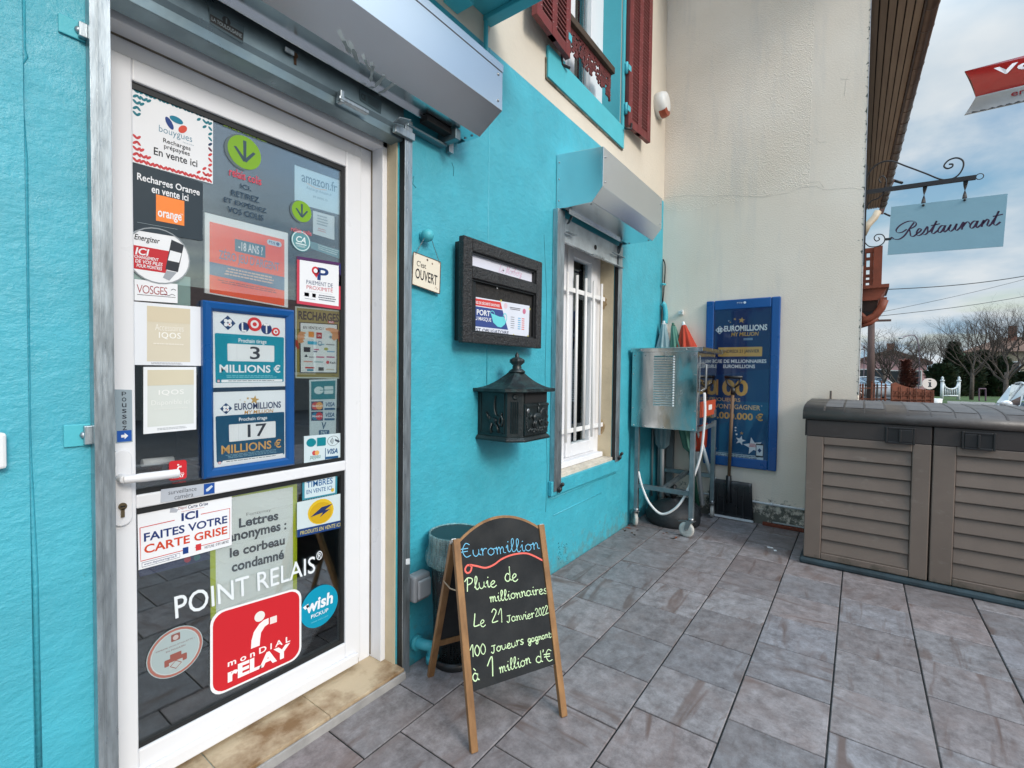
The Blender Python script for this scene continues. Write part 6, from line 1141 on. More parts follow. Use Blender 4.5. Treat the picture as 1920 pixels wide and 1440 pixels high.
# ================================================================== lottery light-box poster on the gable
lp = thing('lottery_showcase', (CX, .82, .45), 'tall blue framed lottery poster case on the cream wall behind the shovel', 'poster case')
PX = CX-.032; py0, py1, pz0, pz1 = .532, 1.104, .454, 1.876
fr2 = MB().use(M_blue); bw = .066
for b in ((py0, py0+bw, pz0, pz1), (py1-bw, py1, pz0, pz1), (py0+bw, py1-bw, pz0, pz0+.085), (py0+bw, py1-bw, pz1-.085, pz1)): fr2.box(PX, CX-.001, *b)
fr2.build('frame', parent=lp, bevel=.010, seg=3)
F = Flat((PX+.006, py1-bw, pz1-.085), (PX+.006, py0+bw, pz1-.085), (PX+.006, py0+bw, pz0+.085), (PX+.006, py1-bw, pz0+.085), .0004); F.back((10, 46, 104), .002); GO = (212, 170, 96)
F.rect(0, .62, 1, 1, (8, 84, 130), .5); F.poly([(0, .45), (1, .40), (1, .62), (0, .62)], (9, 62, 116), .5)
F.star(.50, .075, .062, (196, 160, 98), 2, 8); F.star(.38, .065, .028, (196, 160, 98), 2, 20); F.star(.30, .085, .016, (196, 160, 98), 2); F.ell(.27, .075, .008, WHT, 2); F.ell(.36, .105, .008, WHT, 2)
k = F.W/F.H; F.poly([(.03, .135), (.11, .135-.08*k), (.19, .135), (.11, .135+.08*k)], WHT, 2); F.poly([(.045, .135), (.11, .135-.066*k), (.175, .135), (.11, .135+.066*k)], (10, 46, 104), 3)
for a in range(4): F.ell(.11+.028*math.cos(R(a*90+45)), .135+.028*k*math.sin(R(a*90+45)), .02, WHT, 4)
F.text('EUROMILLIONS', .19, .108, .94, .148, WHT, .03); F.text('MY MILLION', .32, .155, .80, .182, GO, .02, .15); F.rect(.54, .195, .70, .210, (120, 146, 176), 2)
F.rr(.09, .255, .865, .318, GO, 2, .012); F.text('VENDREDI 21 JANVIER', .12, .272, .82, .300, (40, 44, 66), .012, l=3)
F.text('PLUIE DE MILLIONNAIRES', -.04, .338, .94, .362, WHT, .02); F.text('EUROMILLIONS', .19, .373, .75, .397, WHT, .02)
F.text('100', .03, .475, .64, .585, GO, .035); F.text('JOUEURS', .05, .60, .51, .632, (220, 190, 140), .012); F.text('VONT GAGNER', .05, .643, .86, .675, (220, 190, 140), .012); F.text("*", .87, .64, .89, .65, WHT); F.text('1.000.000 €', .03, .695, .91, .745, GO, .03)
F.star(.53, .885, .095, WHT, 2, 14); F.star(.75, .915, .17, WHT, 3, -12); F.star(.55, .835, .035, (196, 160, 98), 2); F.ell(.44, .80, .016, WHT, 2); F.ell(.44, .82, .016, WHT, 2); F.ell(.46, .845, .018, WHT, 2)
F.rr(.80, .895, .93, .985, (20, 26, 40), 4, .015); F.rect(.81, .905, .92, .975, (226, 232, 238), 5); F.poly([(.83, .94), (.865, .925), (.90, .94), (.865, .955)], (24, 60, 110), 6); F.lines(3, .68, .90, .80, .925, (206, 60, 70), 5)
F.ell(.055, .955, .042, (226, 214, 222), 2); F.ring(.055, .955, .035, .012, (110, 90, 120), 3); F.lines(1, .13, .968, .62, .974, (120, 160, 190), 2); F.rr(.01, .978, .93, 1.012, (206, 220, 228), 3, .02); F.lines(2, .04, .983, .90, 1.006, (90, 110, 130), 4); F.done('jackpot_poster', parent=lp)
F = Flat((PX-.0012, .86, pz1-.02), (PX-.0012, .78, pz1-.02), (PX-.0012, .78, pz1-.045), (PX-.0012, .86, pz1-.045)); F.text('FDJ', 0.05, .25, .55, .75, (206, 220, 236), .01, l=1); F.ell(.8, .5, .13, (206, 220, 236)); F.done('frame_logo', parent=lp)
MB().box(PX+.0015, PX+.003, py0+bw, py1-bw, pz0+.085, pz1-.085).build('cover_sheet', glass('showcase_cover', .5, .0, (.98, .99, .99), .03), parent=lp)
# alarm siren
p = Vector((4.21, W, 3.60)); sn = thing('alarm_siren', p, 'round white alarm siren with an orange lens high on the cream corner', 'alarm siren')
MB().use(mat('siren_white', (.72, .72, .70), .4, var=.05)).lathe([(0, 0), (.105, 0), (.105, .055), (.095, .085), (.06, .095), (0, .097)], p, 28, (0, -1, 0)).build('siren_case', parent=sn); MB().use(mat('orange_lens', (.30, .05, .02), .3)).lathe([(.02, .058), (.106, .050), (.107, .075), (.09, .095), (.02, .099)], p+Vector((.0, 0, 0)), 28, (0, -1, 0)).build('lens', parent=sn) if False else MB().use(mat('orange_lens', (.33, .06, .025), .3)).add([p+Vector((.0, 0, 0))+Vector((math.cos(R(a))*r, -y, math.sin(R(a))*r)) for r, y in ((.107, .035), (.107, .06), (.097, .0865), (.065, .096)) for a in range(230, 321, 10)], [(i*10+j, i*10+j+1, (i+1)*10+j+1, (i+1)*10+j) for i in range(3) for j in range(9)]).build('lens', parent=sn, recalc=False)
tag(MB().use(mat('white_bracket', (.7, .7, .68), .5)).box(CX-.03, CX-.001, 1.305, 1.345, 1.775, 1.81).box(CX-.05, CX-.03, 1.30, 1.32, 1.79, 1.815).build('wall_clip', bevel=.003), 'small white plastic clip screwed to the cream wall above the parasols', 'clip')
# ================================================================== cream house with the gable
hs_ = thing('cream_house', (8, .8, 0), 'cream roughcast house with brown boarded eaves, its gable wall facing the terrace', 'house')
EZ = 4.62
MB().use(M_gable).box(CX, 12.2, .008, W+.30, -.36, 5.6).build('gable_wall', parent=hs_, bevel=.004)
MB().use(mat('corner_bead', (.55, .56, .60), .5, metal=.3)).box(CX-.0025, CX+.012, .0045, .0075, 1.1, EZ).build('corner_bead', parent=hs_)
def soffit_mat():
    m = bpy.data.materials.new('soffit_boards'); m.use_nodes = True; t = m.node_tree; b = t.nodes['Principled BSDF']; b.inputs['Roughness'].default_value = .55
    tc = N(t, 'ShaderNodeTexCoord'); mp = N(t, 'ShaderNodeMapping'); mp.inputs['Scale'].default_value = (1.2, 14, 14); t.links.new(tc.outputs['Object'], mp.inputs[0]); n = N(t, 'ShaderNodeTexNoise'); n.inputs['Scale'].default_value = 2; n.inputs['Detail'].default_value = 6; t.links.new(mp.outputs[0], n.inputs['Vector'])
    r = N(t, 'ShaderNodeValToRGB'); r.color_ramp.elements[0].color = (.17, .11, .07, 1); r.color_ramp.elements[1].color = (.34, .235, .155, 1); t.links.new(n.outputs['Fac'], r.inputs[0]); t.links.new(r.outputs[0], b.inputs['Base Color']); return m
sfm = soffit_mat(); so_ = MB().use(sfm); nb_ = 6
yA, yB = -.43, -.235                      # outer edge of the eaves near and far
for i in range(nb_):
    a0, a1 = i/nb_, (i+1)/nb_-.03
    f = lambda a, x: .005+(yA-.005)*a if x == 0 else .005+(yB-.005)*a
    h = .012 if i % 2 else .0
    so_.add([(CX-.5, f(a0, 0), EZ), (12.2, f(a0, 1), EZ), (12.2, f(a1, 1), EZ), (CX-.5, f(a1, 0), EZ), (CX-.5, f(a0, 0), EZ+.02), (12.2, f(a0, 1), EZ+.02), (12.2, f(a1, 1), EZ+.02), (CX-.5, f(a1, 0), EZ+.02)], [(0, 1, 2, 3), (7, 6, 5, 4), (0, 4, 5, 1), (1, 5, 6, 2), (2, 6, 7, 3), (3, 7, 4, 0)])
so_.use(mat('soffit_gap', (.02, .012, .008), .9)).add([(CX-.5, .005, EZ+.021), (12.2, .005, EZ+.021), (12.2, yB-.0, EZ+.021), (CX-.5, yA-.0, EZ+.021)], [(0, 1, 2, 3)])
so_.build('soffit', parent=hs_)
M_zinc = mat('brown_gutter', (.10, .055, .035), .4, metal=.2, var=.3, scale=5, rvar=.1)
gt = MB().use(M_zinc); gp = lambda k: Vector((CX-.5, yA-.055, EZ+.02)).lerp(Vector((12.2, yB-.045, EZ+.02)), k)
gt.tube([gp(0), gp(1)], [.062, .055], 16)
for i in range(24): p = gp((i+.5)/24); gt.tube([p-Vector((.006, 0, 0)), p+Vector((.006, 0, 0))], .0625, 16)
gt.build('gutter', parent=hs_)
gi = MB().use(mat('gutter_iron', (.015, .015, .016), .5))
for i in range(24): p = gp((i+.5)/24); gi.tube([p+Vector((.02, -.06, .02)), p+Vector((.02, -.061, 0)), p+Vector((.02, -.04, -.048)), p+Vector((.02, .06, -.03))], .003, 5)
gi.build('gutter_hook', parent=hs_)
MB().use(mat('fascia_brown', (.05, .028, .02), .5)).add([(CX-.5, yA+.004, EZ-.03), (12.2, yB+.004, EZ-.03), (12.2, yB+.004, EZ+.12), (CX-.5, yA+.004, EZ+.12), (CX-.5, yA-.012, EZ-.03), (12.2, yB-.012, EZ-.03), (12.2, yB-.012, EZ+.12), (CX-.5, yA-.012, EZ+.12)], [(0, 1, 2, 3), (7, 6, 5, 4), (0, 4, 5, 1), (1, 5, 6, 2), (2, 6, 7, 3), (3, 7, 4, 0)]).build('fascia', parent=hs_)
MB().use(mat('roof_tile_brown', (.16, .07, .045), .8, var=.3, scale=8, bump=.5, bscale=20)).add([(CX-.5, yA-.05, EZ+.10), (12.2, yB-.05, EZ+.10), (12.2, 1.9, EZ+1.1), (CX-.5, 1.9, EZ+1.1), (CX-.5, yA-.05, EZ+.16), (12.2, yB-.05, EZ+.16), (12.2, 1.9, EZ+1.16), (CX-.5, 1.9, EZ+1.16)], [(0, 1, 2, 3), (7, 6, 5, 4), (0, 4, 5, 1), (1, 5, 6, 2), (2, 6, 7, 3), (3, 7, 4, 0)]).build('roof', parent=hs_)
# swan-neck and small tiled roof edge further on, and the brown balcony
D = 11.2; d_ = lambda x, y, k=D: dep(x, y, k)
MB().use(mat('cream_pipe', (.50, .40, .28), .5)).tube([d_(1646, 397), d_(1640, 408), d_(1627, 422), d_(1618, 440)], .075, 10).build('rain_pipe', parent=hs_)
MB().use(mat('dark_tile_edge', (.06, .025, .02), .8, var=.4, scale=12, bump=.4)).add([d_(1663, 336), d_(1679, 336), d_(1673, 348), d_(1656, 402), d_(1647, 402), d_(1652, 372)]+[d_(x, y, D+.5) for x, y in ((1663, 336), (1679, 336), (1673, 348), (1656, 402), (1647, 402), (1652, 372))], [(0, 1, 2, 3, 4, 5), (11, 10, 9, 8, 7, 6)]+[(i, (i+1) % 6, (i+1) % 6+6, i+6) for i in range(6)]).build('verge_tile', parent=hs_)
MB().use(M_blackp).tube([d_(1678, 339), d_(1692, 343)], .03, 6).tube([d_(1658, 400), d_(1669, 405)], .02, 6).build('roof_bracket', parent=hs_)
bal = thing('timber_balcony', (12.8, -.3, 2.5), 'red brown timber balcony on curved brackets beyond the cream corner', 'balcony')
M_bal = mat('balcony_brown', (.19, .045, .022), .6, var=.25, scale=3, bump=.1); M_bal2 = mat('balcony_dark', (.035, .016, .012), .7, var=.2)
bx0, bx1 = 12.3, 13.6
yb_ = lambda px, y, x=bx0: on(0, x, px, y)
e = yb_(1660, 540); zf0, zf1 = yb_(1650, 562).z, yb_(1650, 540).z
MB().use(M_bal).prism([(.3, zf0), (e.y+.10, zf0), (e.y-.03, zf1), (.3, zf1)], 0, bx0, bx1).box(bx0-.05, bx1, e.y-.06, .3, zf1+.001, zf1+.07).build('floor_edge', parent=bal)
MB().use(M_bal2).box(bx0+.05, bx1, e.y+.12, .3, yb_(1640, 583).z, zf0-.002).build('joists', parent=bal)
rl_ = MB().use(M_bal); yo = yb_(1648, 500).y; zt = yb_(1648, 462).z
rl_.box(bx0-.05, bx0+.12, yo-.05, yo+.09, zf1+.07, zt)
for z in (yb_(1630, 485).z, yb_(1630, 503).z, yb_(1630, 517).z, yb_(1630, 527).z): rl_.box(bx0, bx0+.05, yo+.09, .3, z-.03, z+.03)
for y in (yb_(1621, 500).y, yb_(1634, 500).y): rl_.box(bx0-.01, bx0+.06, y-.03, y+.03, zf1+.07, yb_(1630, 470).z)
rl_.box(bx0-.02, bx0+.07, yo+.0, .3, yb_(1630, 470).z-.04, yb_(1630, 470).z+.05)
for i in range(4): rl_.box(bx0+.25+i*.3, bx0+.32+i*.3, yo-.03, yo+.04, zf1+.07, zt-.25)
rl_.box(bx0, bx1, yo-.04, yo+.05, zt-.25, zt-.16); rl_.build('railing', parent=bal)
MB().use(M_bal).tube([yb_(*p) for p in ((1658, 562), (1652, 578), (1641, 592), (1627, 599), (1611, 602))], .075, 8).tube([yb_(*p) for p in ((1645, 596), (1632, 606), (1612, 612))], .045, 8).tube([yb_(1612, 588), yb_(1622, 597)], .05, 8).box(bx0-.05, bx0+.12, yb_(1663, 560).y, yb_(1650, 560).y, yb_(1656, 565).z, yb_(1656, 558).z).build('curved_bracket', parent=bal)

gk = MB().use(mat('gable_crack_line', (.40, .36, .31), .95))
for pp in ([(1247, 371), (1290, 366), (1330, 369), (1372, 366), (1430, 370), (1476, 362), (1502, 352), (1530, 349), (1545, 356), (1600, 352), (1618, 356)], [(1545, 352), (1536, 340), (1515, 343)], [(1583, 180), (1586, 150), (1597, 130)], [(1575, 148), (1592, 149)], [(1530, 260), (1538, 268), (1552, 266)], [(1255, 920), (1262, 915), (1268, 924)], [(1262, 880), (1270, 876)]):
    gk.tube([on(0, CX-.0004, *p) for p in pp], .0006, 4)
for q in gk.islands(): q.build('hairline_crack', parent=hs_)
# ================================================================== hanging signs
X_S = 4.60; sg = lambda x, y, k=X_S: on(0, k, x, y)
rsn = thing('restaurant_sign', sg(1640, 358), 'pale blue hanging restaurant sign with purple script on a black scrolled iron bracket', 'sign')
M_wi = mat('wrought_iron', (.012, .012, .015), .5, var=.3, scale=20)
ir = MB().use(M_wi); ir.bar(sg(1622, 361), sg(1830, 332.5), .022, .030)
ir.tube(smooth_path([sg(*p) for p in ((1622, 345), (1629, 325), (1645, 308), (1670, 302), (1700, 312), (1735, 325), (1763, 336), (1782, 336), (1797, 328), (1806, 313), (1805, 301), (1793, 296), (1778, 301), (1770, 311), (1776, 316), (1785, 313), (1786, 308), (1779, 308))]), .0055, 6)
ir.tube(smooth_path([sg(*p) for p in ((1622, 395), (1632, 378), (1646, 372), (1656, 362), (1662, 340), (1655, 330), (1648, 336), (1652, 343))]), .0045, 6)
ir.tube(smooth_path([sg(*p) for p in ((1622, 455), (1630, 462), (1645, 462), (1656, 456), (1659, 447), (1654, 440), (1644, 440), (1639, 446), (1643, 452), (1649, 449), (1647, 445))]), .004, 6)
c = sg(1837, 331); ir.tube([c+Vector((0, .020*math.cos(a), .020*math.sin(a))) for a in [R(i*30) for i in range(13)]], .003, 5); ir.bar(sg(1658, 449), sg(1671, 448), .014, .016); ir.box(X_S-.03, X_S+.05, -.006, .008, 2.1, 2.85)
ir.build('iron_bracket', parent=rsn)
st2 = MB().use(M_wi)
for a, b in (((1735, 346), (1731, 384)), ((1811, 337), (1808.5, 374))):
    p, q = sg(*a), sg(*b); n = 14
    rings = []
    for i in range(n+1):
        t = i/n; c = p.lerp(q, t); an = math.pi*t*1.0; d = Vector((math.sin(an), math.cos(an), 0)); e_ = Vector((d.y, -d.x, 0)); rings.append([c+d*.013+e_*.002, c-d*.013+e_*.002, c-d*.013-e_*.002, c+d*.013-e_*.002])
    st2.loft(rings, True, True, False).ball(q+Vector((-.01, 0, -.006)), .009, 8)
st2.build('twisted_strap', parent=rsn)
F = Flat(sg(1671, 388, X_S-.004), sg(1889.5, 363, X_S-.004), sg(1881, 462, X_S-.004), sg(1664, 478, X_S-.004), .0006); F.back((138, 176, 192), .006); PU = (58, 30, 62)
def script(F, pts, wd): F.stroke(pts, wd, PU, 1, nib=62)
bl0, bl1 = (.10, .665), (.985, .60)
B = lambda x, y: (.115+x*.0985, .665-.0105*x*1.0-y*.165)       # pen space -> sheet
def pen(*ps, wd=.0098): F.stroke([B(*p) for p in ps], wd, PU, 1, nib=35)
pen((-.72, -.02), (-.95, .12), (-.85, .22), (-.75, .12), (-.55, -.08), (-.1, -.12), (.35, .25), (.75, 1.0), (1.15, 1.72))
pen((.5, .98), (.1, .7), (-.35, .72), (-.5, 1.1), (-.1, 1.65), (.6, 1.95), (1.2, 1.8), (1.35, 1.4), (1.1, 1.1), (.75, .98), wd=.009)
pen((.75, .98), (.85, .5), (.95, .05), (1.2, -.02), (1.45, .2))
pen((1.4, .2), (1.75, .45), (1.85, .75), (1.62, .8), (1.45, .4), (1.55, .02), (1.85, .05), (2.15, .4))
pen((2.1, .35), (2.4, .95), (2.45, .6), (2.45, .2), (2.25, 0), (2.05, .1)); pen((2.45, .2), (2.7, .35), wd=.008)
pen((2.65, .3), (3.0, .95), (3.2, 1.5)); pen((3.2, 1.5), (2.9, .5), (2.85, .1), (3.05, 0), (3.35, .3)); pen((2.7, 1.0), (3.5, 1.08), wd=.009)
def a_(x): pen((x+.55, .75), (x+.25, .8), (x+.0, .4), (x+.05, .05), (x+.3, .1), (x+.6, .8)); pen((x+.62, .8), (x+.5, .2), (x+.6, 0), (x+.9, .3))
a_(3.4)
pen((4.25, .3), (4.5, .8)); pen((4.5, .8), (4.35, .25), (4.5, 0), (4.75, .2), (5.0, .8)); pen((5.0, .8), (4.9, .2), (5.05, 0), (5.35, .35))
pen((5.3, .3), (5.5, .8), (5.6, .85)); pen((5.6, .85), (5.45, .0)); pen((5.5, .3), (5.8, .8), (6.05, .78)); pen((6.0, .78), (6.1, .5), wd=.009)
a_(6.15)
pen((7.05, .25), (7.25, .8)); pen((7.25, .8), (7.1, .0)); pen((7.15, .3), (7.5, .8), (7.65, .65), (7.55, .15), (7.7, 0), (7.95, .3))
pen((7.9, .3), (8.2, .95), (8.4, 1.6)); pen((8.4, 1.6), (8.1, .5), (8.1, .1), (8.3, 0), (8.6, .3)); pen((7.95, 1.05), (8.75, 1.15), wd=.009)
F.done('sign_board', parent=rsn)
# press sign: a folded sheet, red over white
X_V = 5.6; vv = lambda x, y, k=X_V: on(0, k, x, y)
ps_ = thing('press_sign', vv(1860, 170), 'curved red and white newspaper shop sign hanging against the sky', 'sign')
A = vv(1810.5, 129); Bm = vv(1830, 181); Cc = vv(1807.5, 217.5); y0 = A.y; yE = y0-2.3
zt, zm, zbt = A.z, Bm.z, Cc.z; dx = .10
def vprof(k): return None
red = mat('sign_red_gloss', (.56, .030, .028), .22, var=.1, scale=3, coat=.5); wsh = mat('sign_white_grey', (.46, .48, .50), .4, var=.15, scale=5)
def vsheet(m, z0, z1, x0, x1, mm, ya, yb, n=8, th=.012, bul=.0):
    ra = []
    for i in range(n+1):
        t = i/n; z = z0+(z1-z0)*t; x = x0+(x1-x0)*t+bul*math.sin(math.pi*t); ra.append((x, z, ya+(yb-ya)*t))
    fr_ = [Vector((x, y, z)) for x, z, y in ra]; bk = [Vector((x, yE, z)) for x, z, y in ra]; off = Vector((th, 0, 0)); k = n+1
    m.use(mm).add(fr_+bk+[p+off for p in fr_]+[p+off for p in bk], [(i, i+1, k+i+1, k+i) for i in range(n)]+[(2*k+i+1, 2*k+i, 3*k+i, 3*k+i+1) for i in range(n)]+[(i+1, i, 2*k+i, 2*k+i+1) for i in range(n)]+[(k+i, k+i+1, 3*k+i+1, 3*k+i) for i in range(n)]+[(0, k, 3*k, 2*k), (n, 2*k+n, 3*k+n, k+n)], True)
m = MB(); vsheet(m, zt, zm, X_V+.04, X_V, red, y0, Bm.y+.0, bul=-.05); m.build('red_face', parent=ps_, recalc=True)
m = MB(); vsheet(m, zm-.001, zbt, X_V, X_V-.02, wsh, Bm.y, Cc.y, bul=.03); m.build('white_face', parent=ps_)
m = MB(); vsheet(m, zt, zm, X_V+.05, X_V+.012, mat('sign_back_brown', (.16, .07, .05), .5, var=.4, scale=8), y0, Bm.y, bul=-.015, th=.004); m.build('rear_face', parent=ps_)
def curved_text(txt, ya, yb, z0, z1, col, bold, name):
    "lettering laid on the curved sheet, along y from ya to yb, from height z0 down to z1"
    vs, fs = glyphs(txt, bold, 0); out = []
    for x, y in vs:
        z = z0+(z1-z0)*y
        if z > zm: t = (zt-z)/(zt-zm); X = X_V+.04-.04*t-.05*math.sin(math.pi*t)
        else: t = (zm-z)/(zm-zbt); X = X_V-.02*t+.03*math.sin(math.pi*t)
        out.append((X-.006, ya+(yb-ya)*x, z))
    m = MB().use(ink(*col)); m.add(out, fs); m.build(name, parent=ps_, recalc=False)
curved_text('Vosges', vv(1863, 120).y, vv(2063, 120).y, zt+(zm-zt)*.24, zt+(zm-zt)*.66, (236, 232, 236), .03, 'sign_lettering')
curved_text('en vente ici', vv(1896, 185).y, vv(2050, 150).y, zm+(zbt-zm)*.16, zm+(zbt-zm)*.44, (150, 24, 32), .012, 'sign_lettering')
dk = MB().use(mat('water_stain', (.05, .055, .06), .8)); 
for i in range(26): yy = Cc.y-.04-i*.05; dk.add([(X_V-.0215, yy, zbt+.001), (X_V-.0215, yy-.05, zbt+.001), (X_V-.0195, yy-.03, zbt+random.uniform(.008, .02)), (X_V-.0205, yy-.01, zbt+random.uniform(.008, .015))], [(0, 1, 2, 3)])
dk.build('drip_stain', parent=ps_, recalc=False)
MB().use(M_wi).cyl((X_V+.05, yE-.02, GZ), (X_V+.05, yE-.02, zt+.3), .045).bar((X_V+.03, yE, zt-.03), (X_V+.03, yE+.5, zt-.03), .03, .03).bar((X_V+.03, yE, zbt+.12), (X_V+.03, yE+.5, zbt+.12), .03, .03).build('sign_post', parent=ps_)

# ================================================================== far side: fence, gate, houses, trees, cars
# rusty iron fence and sheet gate at the end of the yard
fe = thing('iron_fence', dep(1635, 760, 9.5), 'rusty iron railing with spear heads beyond the storage box', 'fence'); M_rust = mat('rusty_iron', (.10, .030, .014), .85, var=.5, scale=18, bump=.2); M_rust2 = mat('rusty_sheet', (.115, .030, .014), .8, var=.5, scale=6, bump=.2, col2=(.20, .06, .03))
DF = 9.5; ff = lambda x, y, k=DF: dep(x, y, k)
for i, x in enumerate((1609, 1613, 1618, 1623, 1635, 1640, 1645, 1653, 1660.5)):
    h = 722 if i not in (4, 7) else 717
    t = ff(x, h); b = ff(x, 800); MB().use(M_rust if i % 3 else mat('dark_iron', (.02, .017, .016), .8, var=.3)).cyl((t.x, t.y, GZ), t, .010 if i % 2 else .016, n=6).lathe([(0, .04), (.022, 0), (.0, -.05)], t, 6, (0, 0, 1), False).build('railing_bar', parent=fe)
MB().use(M_rust).bar(ff(1606, 728), ff(1664, 727), .012, .018).bar(ff(1606, 748), ff(1664, 748), .012, .018).build('rail', parent=fe)
gp_ = [(1671, 720), (1680, 717), (1690, 722), (1700, 725), (1712, 728), (1722, 729), (1732, 730), (1741, 731), (1748, 732), (1751, 740), (1751, 790), (1671, 790)]
ga_ = thing('rusty_gate', ff(1710, 762), 'solid rust brown sheet iron gate with a sloping wavy top behind the storage box', 'gate')
A = [ff(*p) for p in gp_]; Bk = [p+Vector((.03, .01, 0)) for p in A]; n = len(A)
MB().use(M_rust2).add(A+Bk, [tuple(range(n)), tuple(range(n, 2*n))[::-1]]+[(i, (i+1) % n, (i+1) % n+n, i+n) for i in range(n)]).build('gate_sheet', parent=ga_)
gd = MB().use(M_rust)
for x in (1672, 1689, 1706, 1718, 1734, 1750): gd.cyl(ff(x, 790, DF-.03), ff(x, 722+(x-1671)*.12, DF-.03), .012, n=6)
gd.bar(ff(1671, 749, DF-.03), ff(1751, 749, DF-.03), .01, .02).bar(ff(1671, 741, DF-.03), ff(1751, 741, DF-.03), .01, .014)
for x in range(1676, 1750, 7): c = ff(x, 736+(x-1671)*.03, DF-.035); gd.tube([c+Vector((0, .035*math.cos(a), .03*math.sin(a))) for a in [R(k*45) for k in range(9)]], .005, 4)
gd.build('gate_ironwork', parent=ga_)
M_white_f = mat('distant_white', (.72, .72, .70), .7, var=.1)
# info sign
isg = thing('information_sign', dep(1743, 745, 16), 'white oval information sign with a letter i, standing beyond the rusty gate', 'sign'); c = dep(1743, 719.5, 16); u_ = crt.copy(); u_.z = 0; u_.normalize()
F = Flat(*[c+u_*(i*.245)+Vector((0, 0, k*.185)) for i, k in ((-1, 1), (1, 1), (1, -1), (-1, -1))]); F.back((222, 212, 206), .02, pts=circ(28)); F.rect(.42, .14, .60, .25, (40, 52, 62)); F.poly([(.40, .36), (.60, .36), (.60, .70), (.66, .74), (.66, .80), (.40, .80), (.40, .74), (.45, .70), (.45, .44), (.40, .42)], (40, 52, 62)); F.done('sign_face', parent=isg)
MB().use(M_wi).cyl((c.x+.05, c.y, GZ), (c.x+.05, c.y, c.z), .03).build('post', parent=isg)
fp_ = dep(1752, 742, 18); o = MB().use(M_white_f).lathe([(.0, GZ+.0), (.13, GZ), (.14, GZ+.2), (.22, GZ+.55), (.24, GZ+.75), (.2, GZ+.75), (0, GZ+.6)], (fp_.x, fp_.y, 0), 16).build('planter'); tag(o, 'white urn planter beside the oval information sign', 'planter')
# white ornamental gate
wg = thing('ornamental_gate', dep(1783, 742, 30), 'white ornamental gate with a sagging curved top rail before the dark hedge', 'gate'); wp = lambda x, y, k=30: dep(x, y, k)
M_wg = mat('gate_white', (.55, .60, .62), .6, var=.15)
for x in (1767, 1798):
    b, t = wp(x, 750), wp(x, 715); MB().use(M_wg).cyl((t.x, t.y, GZ), t, .085, n=8).lathe([(.11, 0), (.11, .08), (.04, .12), (.075, .22), (0, .32)], t, 10).build('gate_post', parent=wg)
gg = MB().use(M_wg); cur = [(1768, 718), (1772, 726), (1777, 729), (1783, 730), (1789, 729), (1794, 726), (1797, 718)]; gg.tube([wp(*p) for p in cur], .06, 6).tube([wp(1768, 742), wp(1797, 742)], .05, 6)
for i in range(9): x = 1769+i*3.4; y = 718+12*math.sin(math.pi*min(1, max(0, (x-1767)/31)))**.5; gg.cyl(wp(x, y), wp(x, 742), .025, n=5)
gg.build('gate_leaf', parent=wg)
MB_ = MB().use(mat('gravel_path', (.22, .21, .20), .9, var=.3, scale=3)); a_1, b_1 = on(2, GZ+.125, 1770, 746), on(2, GZ+.125, 1800, 746)
tag(MB_.add([(22, -2.5, GZ+.126), (22, -4.2, GZ+.126), (38, -6.2, GZ+.126), (38, -4.2, GZ+.126)], [(0, 1, 2, 3)]).build('path'), kind='structure')
# hoop
hp = MB().use(mat('purple_hoop', (.10, .055, .085), .6)).tube(smooth_path([dep(1836, 752, 26), dep(1836, 731, 26), dep(1838, 729, 26), dep(1846, 729, 26), dep(1848, 731, 26), dep(1848, 752, 26)]), .032, 8); tag(hp.build('barrier_hoop'), 'purple metal hoop barrier on the grass at the foot of the hedge', 'hoop barrier')
